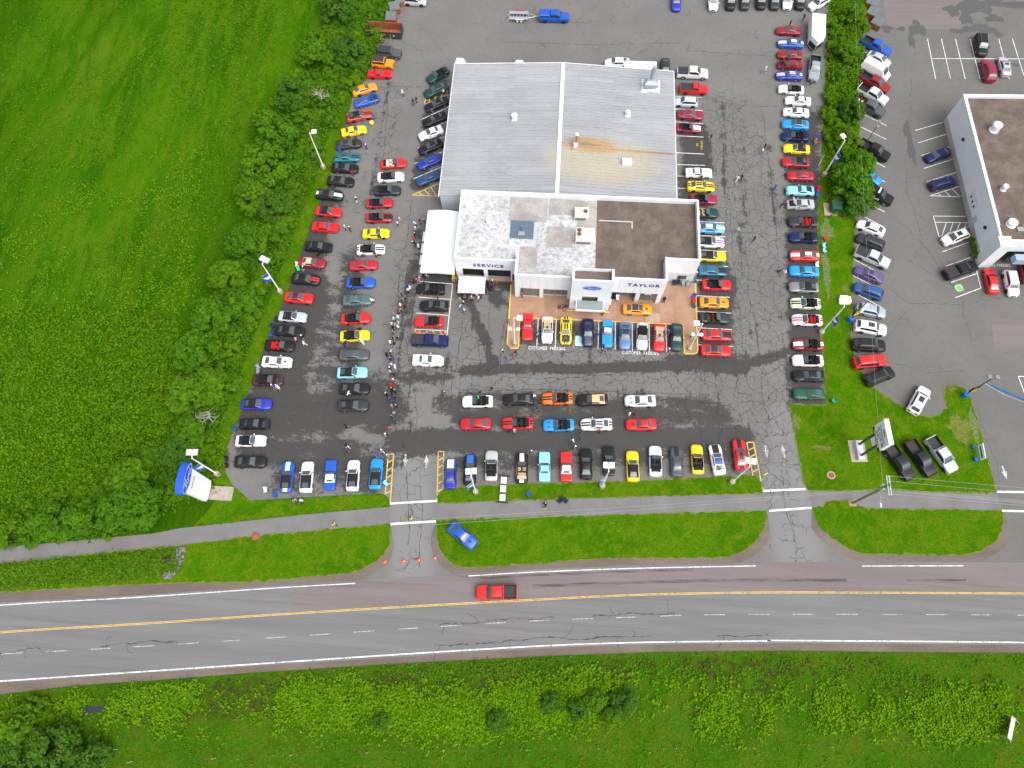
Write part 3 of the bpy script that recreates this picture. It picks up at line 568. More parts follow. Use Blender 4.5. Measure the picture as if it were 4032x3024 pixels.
WHITE_SEG=[(22.16, 99.86, 27.1, 99.71), (22.06, 96.87, 27.15, 96.71), (22.15, 93.81, 27.15, 93.65), (22.19, 90.69, 27.15, 90.62), (22.16, 86.88, 27.12, 86.82), (22.16, 84.28, 27.18, 84.35), (22.21, 81.82, 28.46, 81.81), (22.2, 79.17, 28.35, 79.12), (22.17, 79.23, 27.21, 79.15), (25.17, 72.48, 30.09, 72.4), (25.32, 69.65, 30.16, 69.61), (25.54, 66.8, 30.18, 66.7), (25.37, 63.84, 30.24, 63.78), (24.82, 60.94, 30.29, 60.86), (24.78, 57.97, 30.3, 57.96), (24.85, 55.09, 30.34, 55.06), (24.91, 52.12, 30.35, 52.07), (24.89, 49.09, 30.32, 49.1), (-24.53, 92.19, -19.72, 95.38), (-24.48, 88.87, -19.71, 92.02), (-24.54, 85.62, -19.79, 88.53), (-24.67, 82.16, -19.86, 85.02), (-24.49, 78.84, -19.84, 81.65), (-21.03, 58.2, -15.52, 58.01), (-20.93, 55.22, -15.63, 55.08), (-21.02, 52.26, -15.57, 52.14), (-15.52, 58.01, -15.53, 48.56), (-20.94, 49.34, -15.57, 49.3), (-0.92, 52.36, -0.91, 47.41), (2.0, 52.4, 2.05, 47.25), (4.98, 52.35, 5.04, 47.42), (4.99, 52.35, 5.01, 47.42), (8.91, 52.39, 8.9, 47.44), (11.59, 52.38, 11.64, 47.55), (14.34, 52.44, 14.38, 47.46), (17.06, 52.43, 17.08, 47.53), (19.78, 52.41, 19.82, 47.44), (70.6, 116.23, 70.66, 106.25), (73.25, 116.34, 73.4, 106.38), (75.9, 116.46, 76.09, 106.5), (78.67, 116.58, 78.79, 106.62), (84.08, 116.82, 84.16, 106.87), (86.63, 116.94, 87.02, 107.78), (70.77, 111.26, 91.68, 112.12), (57.79, 112.69, 62.06, 109.87), (57.34, 109.66, 61.67, 106.75), (55.67, 97.61, 60.17, 94.84), (55.27, 94.48, 59.72, 91.71), (54.7, 88.1, 58.84, 85.5), (54.35, 84.96, 58.4, 82.33), (65.19, 93.94, 70.46, 96.07), (65.31, 91.16, 70.59, 93.39), (65.38, 88.37, 70.72, 90.58), (65.47, 85.58, 70.84, 87.82), (65.56, 82.76, 70.92, 84.97), (53.9, 78.29, 57.5, 76.05), (52.67, 75.67, 57.06, 72.92), (52.17, 72.57, 56.52, 69.78), (51.82, 69.36, 56.15, 66.8), (51.18, 66.36, 55.73, 63.47), (50.72, 63.2, 55.21, 60.47), (50.28, 60.12, 54.83, 57.4), (65.71, 79.81, 71.01, 82.0), (65.71, 79.81, 70.81, 79.82), (65.67, 75.63, 71.01, 75.83), (65.67, 75.63, 65.99, 71.5), (65.87, 74.39, 71.42, 74.59), (65.99, 71.5, 71.42, 73.89), (66.54, 71.76, 67.62, 74.33), (67.84, 72.29, 68.75, 74.39), (69.15, 72.9, 69.94, 74.45), (70.48, 73.52, 71.05, 74.51), (66.12, 68.54, 71.46, 70.96), (66.33, 65.8, 71.41, 68.05), (66.63, 62.72, 71.1, 64.64), (71.14, 65.31, 71.25, 61.89), (66.84, 59.88, 71.25, 61.89), (67.14, 80.3, 67.6, 79.94), (68.48, 80.85, 69.18, 79.83), (69.74, 81.44, 70.78, 79.91), (74.28, 46.44, 74.95, 42.0), (74.28, 46.44, 76.72, 46.46)]
STOP=[(-21.29, 20.65, -14.35, 21.47), (-20.82, 17.64, -14.21, 18.44), (33.66, 25.84, 39.87, 26.49), (34.34, 22.91, 40.5, 23.74), (67.63, 27.75, 73.67, 28.02), (67.89, 24.95, 73.09, 25.15)]
YEL=[(-24.15, 99.58, -24.38, 95.71), (-24.38, 95.71, -19.69, 98.54), (-24.15, 99.58, -19.81, 99.78), (-23.38, 99.47, -23.6, 96.43), (-22.19, 99.53, -22.58, 97.02), (-20.99, 99.59, -21.45, 97.63), (-24.38, 75.38, -19.82, 78.12), (-24.38, 75.38, -19.74, 75.38), (-23.16, 75.99, -22.56, 75.43), (-22.28, 76.56, -21.18, 75.47), (-21.2, 77.16, -20.04, 75.43), (-20.97, 48.71, -15.56, 48.56), (-20.97, 49.17, -20.97, 48.71), (-20.25, 49.18, -19.82, 48.74), (-19.12, 49.17, -18.69, 48.7), (-17.99, 49.17, -17.56, 48.7), (-16.79, 49.17, -16.36, 48.66), (-22.5, 27.4, -22.18, 21.95), (-21.72, 28.17, -21.27, 20.79), (-22.55, 28.12, -21.69, 28.21), (-22.42, 26.78, -21.72, 27.36), (-22.3, 25.62, -21.64, 26.16), (-22.26, 24.48, -21.58, 25.01), (-22.2, 23.34, -21.51, 23.78), (-22.13, 22.12, -21.42, 22.55), (-14.95, 29.02, -14.4, 21.41), (-14.11, 29.07, -13.66, 23.11), (-14.95, 29.02, -14.08, 29.07), (-14.81, 27.59, -14.02, 28.17), (-14.74, 26.46, -13.96, 27.01), (-14.65, 25.23, -13.88, 25.8), (-14.61, 23.97, -13.81, 24.57), (-14.52, 22.75, -13.68, 23.32), (31.67, 33.2, 32.68, 33.26), (31.67, 33.2, 32.28, 28.07), (32.68, 33.26, 33.61, 25.89), (31.78, 31.95, 32.75, 32.45), (31.9, 30.88, 32.86, 31.38), (32.08, 29.73, 33.01, 30.23), (32.23, 28.59, 33.14, 29.12)]
ARROWS=[(-19.89, 28.31, -19.7, 26.31), (-16.54, 26.36, -16.68, 28.38), (34.41, 33.0, 34.59, 30.98), (37.19, 31.14, 36.93, 33.15), (69.17, 31.74, 69.44, 29.69)]
EV=[(66.93, 62.05), (68.09, 62.57), (68.55, 61.36), (67.38, 60.93)]
LAMPS=[(-40.93, 80.36), (-44.05, 54.83), (-47.87, 23.49), (-8.76, 23.11), (9.95, 25.07), (29.06, 26.82), (44.45, 52.22), (47.81, 83.13)]
HEADS=[(-40.31, 80.47), (-43.68, 55.63), (-47.93, 24.44), (-8.91, 24.27), (9.9, 26.35), (29.21, 27.96), (44.47, 52.87), (47.54, 83.72)]
PLAMPS=[(-4.51, 47.61), (23.42, 48.18)]
CHAIRS=[(-38.34, 83.82, 'blue', 'blue folding chair behind the teal striped coupe'), (-42.12, 59.89, 'white', 'white folding chair behind the tan-roofed convertible'), (-41.71, 59.17, 'lime', 'lime green folding chair behind the tan-roofed convertible'), (-43.79, 49.52, 'navy', 'dark blue folding chair behind the silver coupe'), (-44.02, 48.34, 'navy', 'dark blue folding chair behind the black coupe beside the hedge'), (-44.13, 46.76, 'blue', 'bright blue folding chair by the open convertible with red seats'), (-44.93, 40.97, 'slate', 'grey-blue folding chair behind the white coupe, farther one'), (-44.94, 40.25, 'slate', 'grey-blue folding chair behind the plum convertible, nearer one'), (-46.68, 30.52, 'blue', 'blue folding chair behind the hatchback with raised hood'), (-46.87, 25.75, 'black', 'black folding chair at the left lot corner, farther one'), (-46.65, 24.74, 'black', 'black folding chair at the left lot corner, nearer one'), (-38.49, 20.73, 'blue', 'blue folding chair at the near left lot corner'), (-40.06, 21.38, 'white', 'white folding chair with black back at near left corner'), (-22.14, 23.45, 'sky', 'light blue folding chair on the yellow hatching'), (-0.85, 23.08, 'blue', 'blue folding chair on the front lawn strip'), (3.7, 22.41, 'navy', 'left one of two navy chairs on the paved path'), (4.63, 22.52, 'navy', 'right one of two navy chairs on the paved path'), (21.14, 59.72, 'navy', 'first dark chair from left under the small window'), (21.82, 59.84, 'navy', 'second dark chair from left under the small window'), (22.65, 59.71, 'slate', 'third dark chair from left under the small window'), (23.4, 59.67, 'slate', 'fourth dark chair from left under the small window'), (24.33, 60.55, 'teal', 'teal folding chair at the right building corner'), (24.29, 57.52, 'blue', 'blue folding chair at the right patio edge'), (24.29, 56.64, 'red', 'red folding chair at the right patio edge'), (24.34, 55.76, 'darkgreen', 'dark green folding chair at the right patio edge'), (8.69, 54.07, 'purple', 'purple folding chair right of the entrance step'), (11.27, 56.58, 'black', 'black chair under the canopy right of the entrance'), (11.88, 56.44, 'white', 'white chair under the canopy right of the entrance'), (10.57, 55.52, 'white', 'pale grey chair beside the entrance tower'), (46.44, 79.73, 'red', 'red folding chair behind the light blue vintage fastback'), (46.21, 78.6, 'blue', 'blue folding chair behind the light blue vintage fastback'), (46.85, 69.75, 'red', 'red folding chair on the grass strip'), (46.4, 68.19, 'sky', 'light blue round chair on grass strip, farther one'), (46.4, 67.34, 'sky', 'light blue round chair on grass strip, nearer one'), (44.89, 64.51, 'white', 'white and pink tub chair behind the bright blue coupe'), (45.26, 40.4, 'teal', 'teal folding chair on the lawn behind the green vintage fastback'), (-33.46, 91.67, 'blue', 'blue folding chair behind the yellow tub')]
MISC={'chev_base': (48.22, 32.78), 'util': (46.55, 24.8), 'transf': (48.89, 75.57), 'transpadA': (47.39, 77.01), 'transpadB': (49.27, 74.65), 'cone1': (-20.94, 12.18), 'cone2': (-18.23, 12.43), 'cone3': (-16.03, 12.75), 'cone4': (-13.79, 13.17), 'cone5': (-20.72, 48.93), 'cone6': (-15.85, 48.82), 'dump40': (-33.84, 112.73), 'dumpA': (-31.87, 120.78), 'dumpB': (-32.77, 118.72), 'dumpC': (-33.06, 116.09), 'cage': (-33.42, 111.25), 'trailer': (-8.13, 118.25), 'ndumpA': (60.43, 121.37), 'ndumpB': (61.0, 118.85), 'ndumpC': (60.64, 124.12), 'sb1': (49.25, 54.7), 'sb2': (65.32, 42.63), 'whitebox': (48.75, 58.25), 'manhole1': (43.8, 28.8), 'manhole2': (-40.34, 14.65), 'boardsign': (65.74, 33.35), 'threesign': (-4.7, 23.69), 'billA': (62.19, -1.91), 'billB': (64.97, -3.29), 'billC': (61.71, -4.59), 'billD': (63.39, -5.69), 'rocks': (-51.35, 10.16), 'culvert': (-52.4, 10.6), 'tub': (-33.56, 90.74), 'dog': (38.57, 63.13), 'tire1': (-9.01, 57.37), 'tire2': (-19.58, 59.87), 'smallsign': (33.71, 27.98), 'stick': (47.42, 85.82), 'vent1': (-7.03, 88.53), 'vent2': (12.75, 90.5), 'vent3': (12.66, 80.24), 'stack': (3.82, 83.19), 'hood': (16.84, 97.4), 'cowl1': (-17.86, 101.09), 'cowl2': (-6.97, 101.51), 'ac1': (5.22, 68.52), 'ac2': (5.87, 64.34), 'skyl': (-4.32, 65.41), 'gv1': (-9.89, 66.56), 'gv2': (2.56, 66.6), 'nv1': (74.74, 89.43), 'nv2': (74.0, 77.17), 'nv3': (74.04, 70.43), 'bush': (71.76, 69.41), 'wlA': (-63.74, -9.94), 'wlB': (-52.24, -9.1), 'wb': (7.7, 63.94), 'yellowblk': (-15.39, 59.18), 'cpark1': (-2.24, 47.01), 'cpark1b': (3.65, 47.15), 'cpark2': (12.75, 47.04), 'cpark2b': (18.55, 47.16), 'nop': (26.38, 87.85), 'nopb': (26.43, 89.52), 'elec': (-21.28, 58.36), 'elect': (-21.22, 59.96), 'np1': (73.63, 66.35), 'np1b': (76.8, 66.4), 'flagstick': (46.63, 90.42)}
HEDGE_L=[(-45.67, 121.44), (-34.92, 121.9), (-33.84, 115.7), (-35.7, 103.71), (-38.43, 97.9), (-41.77, 85.82), (-42.94, 76.56), (-43.75, 72.58), (-44.97, 61.21), (-46.87, 50.53), (-48.29, 40.52), (-49.23, 32.64), (-49.73, 26.63), (-51.98, 19.34), (-59.07, 14.1), (-73.66, 11.53), (-77.66, 10.95), (-79.46, 16.29), (-69.41, 18.29), (-61.45, 23.03), (-56.14, 27.73), (-55.4, 33.82), (-56.11, 43.32), (-53.36, 55.39), (-52.44, 66.38), (-53.15, 76.04), (-52.34, 91.72), (-47.88, 106.66)]
HEDGE_R=[(53.52, 130.73), (60.67, 131.03), (57.98, 113.76), (55.83, 102.3), (54.47, 91.54), (53.13, 79.44), (51.03, 74.56), (48.32, 74.89), (48.54, 81.16), (48.89, 88.18), (49.78, 96.59), (51.33, 109.98)]
COVER_S=[(-71.1, -8.55), (-50.19, -7.2), (-33.52, -4.38), (-14.56, -3.74), (7.88, -1.72), (33.84, -1.19), (66.13, -0.24), (65.58, -3.06), (34.71, -5.9), (10.47, -6.93), (-13.86, -9.9), (-49.2, -11.1), (-69.97, -11.9)]
BIGT=[(-43.46, 116.27, 3.6), (-45.66, 104.18, 3.4), (-39.57, 105.63, 3.0), (-48.45, 94.43, 3.3), (-50.25, 85.19, 4.2), (-50.17, 78.0, 4.2), (-51.1, 72.01, 3.3), (-47.46, 70.26, 3.0), (-50.85, 62.55, 3.2), (-47.84, 63.63, 2.8), (-52.33, 56.15, 3.2), (-49.32, 51.08, 3.0), (-52.62, 48.34, 3.6), (-54.39, 42.44, 3.6), (-50.92, 37.03, 3.2), (-54.25, 35.28, 3.2), (-52.14, 29.3, 3.0), (-53.44, 25.53, 3.0), (-56.64, 18.22, 3.6), (-60.44, 16.61, 3.0), (-65.1, 15.64, 2.8), (-70.43, 14.63, 2.8), (-75.53, 12.96, 2.6), (-60.33, 21.52, 3.0), (51.17, 79.64, 3.6), (52.85, 84.14, 2.8), (52.39, 76.34, 2.8), (51.45, 90.15, 2.2), (53.36, 96.54, 2.4), (53.91, 109.86, 2.4), (56.23, 119.39, 2.4), (-18.69, -8.39, 1.7), (-3.31, -7.38, 2.0), (3.64, -4.68, 1.9), (7.06, -5.31, 1.9), (9.49, -4.02, 2.0), (13.19, -4.06, 2.4), (11.67, -5.85, 1.7), (-66.0, -12.31, 3.0), (-60.35, -14.16, 3.6), (-65.84, -16.71, 3.6), (-56.03, -16.06, 3.2), (-60.28, -18.49, 3.4)]
WETS=[(-39.49, 74.26, -41.4, 61.4, 3.5, 0.8), (-41.4, 61.4, -43.49, 49.02, 4, 0.8), (-39.79, 54.36, -41.83, 36.15, 5, 0.85), (-34.35, 49.52, -32.1, 26.21, 3.5, 0.55), (-43.42, 32.98, -24.12, 35.62, 4, 0.8), (-42.55, 28.52, -24.97, 25.91, 4, 0.7), (-38.62, 22.96, -24.58, 23.09, 2, 0.5), (-34.17, 38.93, -23.79, 38.74, 3, 0.6), (-33.1, 61.84, -30.28, 35.26, 2.5, 0.6), (-21.26, 30.14, 30.79, 33.92, 2.2, 0.85), (-11.68, 34.43, 28.14, 37.11, 2.0, 0.7), (-14.81, 36.92, 25.37, 38.47, 2.2, 0.6), (22.37, 32.33, 30.62, 30.64, 3, 0.6), (-23.89, 39.52, -15.35, 42.38, 2.5, 0.5), (-11.06, 27.46, 29.29, 31.64, 2, 0.6), (-12.41, 42.54, 24.15, 45.4, 1.0, 0.8), (20.52, 45.6, 31.42, 45.81, 1.6, 0.9), (31.42, 45.81, 38.86, 48.63, 0.9, 0.8), (38.86, 48.63, 43.78, 50.94, 0.8, 0.7), (45.33, 95.31, 43.95, 78.98, 3, 0.9), (43.95, 78.98, 42.78, 60.56, 3, 0.95), (42.78, 60.56, 41.45, 40.92, 3, 0.9), (25.51, 91.71, 26.1, 84.02, 2.6, 1), (24.39, 80.93, 26.91, 61.46, 2.4, 0.85), (28.06, 61.52, 27.49, 47.19, 3, 0.95), (-12.82, 55.83, -7.32, 43.63, 0.9, 0.7), (-9.12, 57.77, -6.96, 54.42, 1.6, 0.6), (-13.9, 59.27, -6.43, 57.91, 1.6, 0.7), (-22.14, 102.04, -23.38, 77.54, 1.8, 0.7), (-20.11, 58.94, -17.01, 59.11, 1.6, 0.9), (-3.99, 49.52, 22.81, 50.18, 2.6, 0.62), (-31.85, 101.6, -31.76, 75.14, 0.4, 0.45), (-23.23, 58.78, -22.49, 34.19, 0.5, 0.5), (-22.3, 67.95, -22.21, 50.19, 1, 0.5), (35.09, 99.13, 32.26, 61.75, 0.9, 0.36), (30.83, 98.93, 30.74, 78.31, 0.7, 0.34), (38.62, 88.7, 39.01, 71.14, 0.7, 0.45), (-41.44, 83.75, -37.46, 91.35, 2, 0.5), (-19.44, 32.85, -20.86, 26.88, 1.5, 0.5)]
CRKS=[(30.78, 97.84, 31.96, 70.77, 4, 1), (33.78, 90.54, 34.5, 37.48, 5, 1), (34.27, 45.18, 35.11, 25.95, 4, 0.9), (26.3, 44.73, 30.73, 32.82, 4, 0.8), (-30.54, 98.27, -31.36, 72.24, 3.2, 0.6), (-23.65, 62.34, -22.72, 41.96, 3.5, 0.6), (-13.29, 52.37, -8.0, 42.79, 2.5, 0.8), (-21.24, 42.04, 24.08, 43.03, 4, 0.7), (-14.89, 37.69, 23.97, 39.15, 3, 0.6), (-20.33, 34.31, -20.16, 26.92, 3, 0.5), (-18.76, 27.0, -16.8, 10.11, 2.6, 0.45), (37.19, 26.78, 37.63, 15.41, 2.6, 0.5), (-5.22, 45.36, 24.2, 47.01, 1.6, 0.9)]
TONES=[(-18.67, 26.29, -16.8, 10.11, 4, 1), (37.25, 27.48, 38.22, 14.8, 5, 1), (37.32, 37.64, 37.46, 30.32, 3, 0.7)]
SEAMS=[[(25.1, 47.86), (24.92, 39.97), (24.86, 29.58)], [(31.09, 77.36), (30.91, 65.23), (31.81, 53.16), (31.74, 45.04)], [(38.69, 96.06), (38.55, 87.67), (38.71, 75.83), (38.49, 58.6)], [(-6.31, 56.18), (-6.5, 47.73), (-6.53, 42.87)], [(-13.21, 51.53), (-13.58, 43.28), (-13.87, 38.52)], [(-8.93, 55.17), (-9.35, 45.94), (-8.73, 42.75)], [(-21.77, 59.74), (-22.76, 48.48), (-23.89, 39.52)], [(-31.12, 99.36), (-30.48, 84.29), (-30.16, 69.43), (-30.74, 61.97)], [(22.75, 99.32), (34.22, 98.88), (49.4, 98.72)], [(-35.95, 99.14), (-28.07, 99.73), (-21.92, 99.79)], [(-41.46, 38.12), (-26.83, 39.35), (-22.57, 40.78)], [(-43.72, 34.49), (-26.4, 36.26)], [(-12.09, 39.01), (24.01, 40.69)], [(-19.29, 25.53), (-18.29, 19.98), (-17.99, 14.6)], [(-17.55, 25.64), (-16.09, 18.75), (-15.95, 11.45)], [(36.77, 30.28), (36.93, 23.31), (37.73, 16.71)], [(33.42, 69.0), (33.59, 58.34), (35.0, 45.22), (35.2, 37.52)], [(-14.61, 42.42), (-5.05, 42.72), (24.13, 44.61)], [(-24.27, 74.54), (-24.08, 65.99), (-24.25, 54.34), (-23.49, 45.15)], [(-21.82, 46.88), (-18.89, 34.39), (-19.09, 29.9)], [(27.03, 44.77), (28.14, 37.11), (27.25, 32.61)], [(30.61, 44.18), (30.97, 37.28), (32.3, 30.02)], [(-11.37, 111.85), (8.36, 112.14), (23.49, 113.16)], [(-11.71, 116.67), (8.25, 118.15)], [(24.32, 111.08), (36.6, 110.7), (50.66, 112.03)], [(-10.18, 51.69), (-10.47, 45.87), (-9.47, 42.71)]]
NSEAMS=[[(49.91, 123.03), (50.76, 95.57), (52.33, 79.4)], [(66.3, 106.12), (63.1, 88.88), (61.88, 79.89), (62.91, 70.54), (61.24, 66.84)], [(58.21, 75.88), (62.91, 70.54), (67.96, 59.35)], [(54.31, 62.93), (59.65, 58.05), (67.82, 58.49), (77.03, 60.69)], [(54.34, 51.12), (58.79, 57.15)], [(67.82, 58.49), (68.18, 51.88)], [(60.09, 66.78), (66.88, 61.86), (74.64, 59.71)], [(51.59, 46.16), (52.83, 44.66), (55.88, 40.98)], [(53.22, 47.83), (60.2, 46.64), (67.36, 47.05)], [(67.02, 40.86), (68.23, 32.14), (67.63, 25.16)]]
NPUD=[(80.78, 125.29, 3.2, 2.4), (84.66, 126.07, 4, 1), (89.24, 125.96, 3, 1), (78.68, 121.86, 1.2, 1.6), (84.17, 122.1, 1.8, 0.9), (80.85, 119.27, 3.4, 1.0), (77.05, 118.51, 2, 0.5), (69.06, 118.75, 1.6, 1.8), (67.55, 115.74, 0.6, 2), (65.99, 118.62, 0.8, 0.5), (63.25, 118.5, 1, 1), (84.28, 117.95, 0.7, 0.7), (86.18, 110.4, 0.5, 0.4), (63.71, 93.79, 0.5, 2.2), (63.96, 89.69, 0.6, 3), (55.47, 86.01, 1, 0.6), (76.6, 123.89, 1.5, 1.5)]
NPATCH=[[(63.66, 127.96), (63.4, 118.8), (78.16, 118.71), (78.46, 128.59)], [(71.91, 56.55), (71.55, 51.19), (76.04, 51.0), (79.77, 50.77), (80.88, 56.16)]]
# ------------------------------------------------------------ surface materials
def asphalt_mat(name, dry, wet, attr=True, crack_scale=.55):
    k = N(name, .9, .2)
    n1 = k.noise(.09, 4); n2 = k.noise(1.3, 4); n3 = k.noise(14, 2)
    base = k.mix(k.step(n1, .35, .65), dry, tuple(c*1.16 for c in dry))
    base = k.mix(k.step(n2, .3, .7, .0, .28), base, tuple(c*.8 for c in dry))
    base = k.mix(k.step(n3, .3, .7, .0, .22), base, tuple(c*1.35 for c in dry))
    w_ = None
    if attr:
        tone = k.attr('tone'); base = k.mix(k.math('MULTIPLY', tone, .75), base, tuple(c*1.45 for c in (dry[0]*.97, dry[1], dry[2]*1.06)))
        edge = k.math('ADD', k.attr('wet'), k.math('MULTIPLY', k.math('SUBTRACT', k.noise(.55, 6, .65, k.scl(k.pos, .5, 1)), .5), 1.5))
        edge = k.math('ADD', edge, k.math('MULTIPLY', k.math('SUBTRACT', k.noise(2.2, 5, .7), .5), .9))
        st_ = k.math('MULTIPLY', k.step(k.noise(1., 5, .65, k.scl(k.pos, 1.1, .07)), .50, .66), k.attr('crack')); edge = k.math('ADD', edge, k.math('MULTIPLY', st_, .42))
        w_ = k.step(edge, .34, .60)
        base = k.mix(k.math('MULTIPLY', w_, .95), base, wet)
    # cracks: warped cell borders
    wp = k.new('ShaderNodeVectorMath'); wp.operation = 'ADD'
    nz = k.new('ShaderNodeTexNoise'); nz.inputs['Scale'].default_value = .9; nz.inputs['Detail'].default_value = 4; k.l(k.pos, nz.inputs['Vector'])
    k.l(k.pos, wp.inputs[0]); sc = k.new('ShaderNodeVectorMath'); sc.operation = 'SCALE'; sc.inputs['Scale'].default_value = 1.5
    k.l(nz.outputs['Color'], sc.inputs[0]); k.l(sc.outputs[0], wp.inputs[1])
    def crk(scale, width, dens):
        vo = k.new('ShaderNodeTexVoronoi'); vo.feature = 'DISTANCE_TO_EDGE'; vo.voronoi_dimensions = '2D'; vo.inputs['Scale'].default_value = scale
        k.l(wp.outputs[0], vo.inputs['Vector'])
        gate = k.step(k.math('ADD', k.noise(.35, 3), k.math('MULTIPLY', dens, .5)), .62, .80)
        return k.math('MULTIPLY', k.step(vo.outputs['Distance'], 0, width, 1, 0), gate)
    if attr:
        dens = k.attr('crack')
        c = k.math('MAXIMUM', crk(.42, .036, dens), k.math('MULTIPLY', crk(1.0, .05, k.math('SUBTRACT', dens, .22)), .8))
        c = k.math('MAXIMUM', c, k.math('MULTIPLY', crk(.18, .012, .35), .8))
    else:
        c = k.math('MULTIPLY', crk(crack_scale*.25, .008, .25), .7)
    base = k.mix(k.math('MULTIPLY', c, .72), base, (.028, .026, .025))
    k.col(base)
    if w_ is not None: k.put(k.b.inputs['Roughness'], k.step(w_, 0, 1, .85, .5))
    k.bump(k.math('SUBTRACT', n3, c), .25, .03); return k.m
LOT_M = asphalt_mat('lot asphalt', (.140, .136, .130), (.050, .0475, .045))
NB_M = asphalt_mat('neighbour asphalt', (.130, .126, .118), (.06,.06,.058), False)
def road_mat():
    k = N('road asphalt', .85, .35); P = k.pos
    n1 = k.noise(.5, 4, .6, k.scl(P, .06, 1)); n2 = k.noise(1.2, 4, .6, k.scl(P, .03, 1.2)); n3 = k.noise(16, 2)
    d = (.132, .130, .133)
    b = k.mix(k.step(n1, .35, .65), d, (.165, .163, .163)); b = k.mix(k.step(n2, .5, .72, 0, .5), b, (.090, .089, .094))
    b = k.mix(k.step(n3, .3, .7, 0, .25), b, (.2, .2, .2)); return k.col(b)
def pink_mat():
    k = N('reddish asphalt', .85, .35); P = k.pos
    n1 = k.noise(.5, 4, .6, k.scl(P, .07, 1)); n3 = k.noise(16, 2); n2 = k.noise(.9, 5, .65, k.scl(P, .05, 1.6))
    b = k.mix(k.step(n1, .3, .7), (.142, .118, .118), (.175, .150, .148)); b = k.mix(k.step(n2, .56, .7, 0, .6), b, (.085, .072, .072))
    b = k.mix(k.step(n3, .3, .7, 0, .25), b, (.24, .21, .21)); return k.col(b)
ROAD_M = road_mat(); PINK_M = pink_mat()
def path_mat():
    k = N('path asphalt', .85, .3); n1 = k.noise(.3, 4); n3 = k.noise(12, 2)
    b = k.mix(k.step(n1, .3, .7), (.142, .136, .137), (.172, .166, .167)); b = k.mix(k.step(n3, .3, .7, 0, .3), b, (.2,.19,.19)); return k.col(b)
PATH_M = path_mat()
def grass_mat(name, c0, c1, c2, c3, s=1., tan=.3, streak=0.):
    k = N(name, 1., .0); vec = None
    if streak:
        mp = k.new('ShaderNodeMapping'); mp.inputs['Rotation'].default_value = (0, 0, R(9)); mp.inputs['Scale'].default_value = (1.35, .30, 1); k.l(k.pos, mp.inputs[0]); vec = mp.outputs[0]
    a = k.noise(.06*s, 4, .6, vec); b_ = k.noise(.32*s, 5, .65, vec, .4); c = k.noise(2.2, 5, .7); f = k.noise(9, 4, .75)
    b = k.mix(k.step(a, .38, .60), c0, c1); b = k.mix(k.step(b_, .42, .62, 0, .9), b, c2)
    if streak: b = k.mix(k.step(k.noise(.022, 3, .5, vec), .40, .60, .6, 0), b, tuple(v*.55 for v in c0)); b = k.mix(k.step(k.noise(.05, 4, .6, vec), .54, .70, 0, .55), b, (.115, .185, .012))
    b = k.mix(k.step(c, .50, .72, 0, tan), b, c3); b = k.mix(k.step(f, .30, .62, .75, 0), b, tuple(v*.35 for v in c0)); b = k.mix(k.step(c, .28, .46, .5, 0), b, tuple(v*.55 for v in c0))
    k.bump(k.math('ADD', f, c), .7, .15); return k.col(b)
LAWN_M = grass_mat('mown lawn', (.047, .150, .002), (.068, .178, .003), (.108, .190, .006), (.185, .172, .032), 1.6, .45)
FIELD_M = grass_mat('meadow', (.026, .112, .002), (.056, .170, .003), (.090, .185, .005), (.130, .185, .014), 1., .45, 1.)
VERGE_M = grass_mat('rough verge', (.042, .118, .003), (.078, .140, .006), (.042, .150, .004), (.165, .125, .042), 2.2, .7)
def gravel_mat(name, c0, c1, sc=6., sp=.45):
    k = N(name, .95, .2); a = k.noise(.25, 4, .6, k.scl(k.pos, .3, 1)); f = k.noise(sc, 4, .75); g = k.noise(sc*4, 2)
    b = k.mix(k.step(a, .3, .7), c0, c1); b = k.mix(k.step(f, .4, .7, 0, sp), b, tuple(v*.5 for v in c0)); b = k.mix(k.step(g, .45, .75, 0, .3), b, tuple(min(1,v*1.8) for v in c1))
    k.bump(f, .4, .04); return k.col(b)
SHOULDER_M = gravel_mat('gravel shoulder', (.120, .095, .080), (.175, .145, .125))
PAINT_W = None
def worn_paint(name, c, under=(.12,.117,.113), wear=.35):
    k = N(name, .7, .3); f = k.noise(6, 5, .75); g = k.noise(.7, 3)
    return k.col(k.mix(k.step(k.math('ADD', f, k.math('MULTIPLY', g, .35)), .74-.2*wear, .84-.12*wear, 0, .9), c, under))
LINE_W = worn_paint('white line paint', (.78,.78,.76), wear=.25); LINE_Y = worn_paint('yellow line paint', (.68,.45,.09), wear=.3)
LINE_WORN = worn_paint('worn white paint', (.62,.62,.6), wear=.75); LINE_ROAD = worn_paint('road white paint', (.74,.74,.74), wear=.4)
def noisy(name, c0, c1, sc=3., rough=.7, metal=0., bump=.0, spec=.4):
    k = N(name, rough, spec); k.b.inputs['Metallic'].default_value = metal
    n = k.noise(sc, 4, .6)
    if bump: k.bump(n, bump, .02)
    return k.col(k.mix(k.step(n, .3, .7), c0, c1))
CONC = noisy('concrete', (.30,.255,.215), (.38,.33,.28), 2.)
TERRA = noisy('terracotta concrete', (.29,.168,.105), (.355,.215,.14), .5, .75)
WHITE = noisy('white cladding', (.70,.73,.77), (.77,.79,.82), .35, .6)
WHITE2 = noisy('white painted metal', (.78,.79,.80), (.84,.84,.84), 2., .4)
DARKGL = mat('dark window glass', (.03,.045,.05), .06, 0, 1., .6)
FRAME = mat('aluminium', (.45,.46,.47), .4, .8)
BLACK = mat('black plastic', (.018,.018,.02), .5); RUBBER = mat('rubber', (.02,.02,.02), .85)
BLUE = mat('sign blue', (.012,.085,.52), .4); BLUE2 = mat('letter blue', (.02,.05,.26), .5); SIGNW = mat('sign white', (.85,.86,.88), .4)

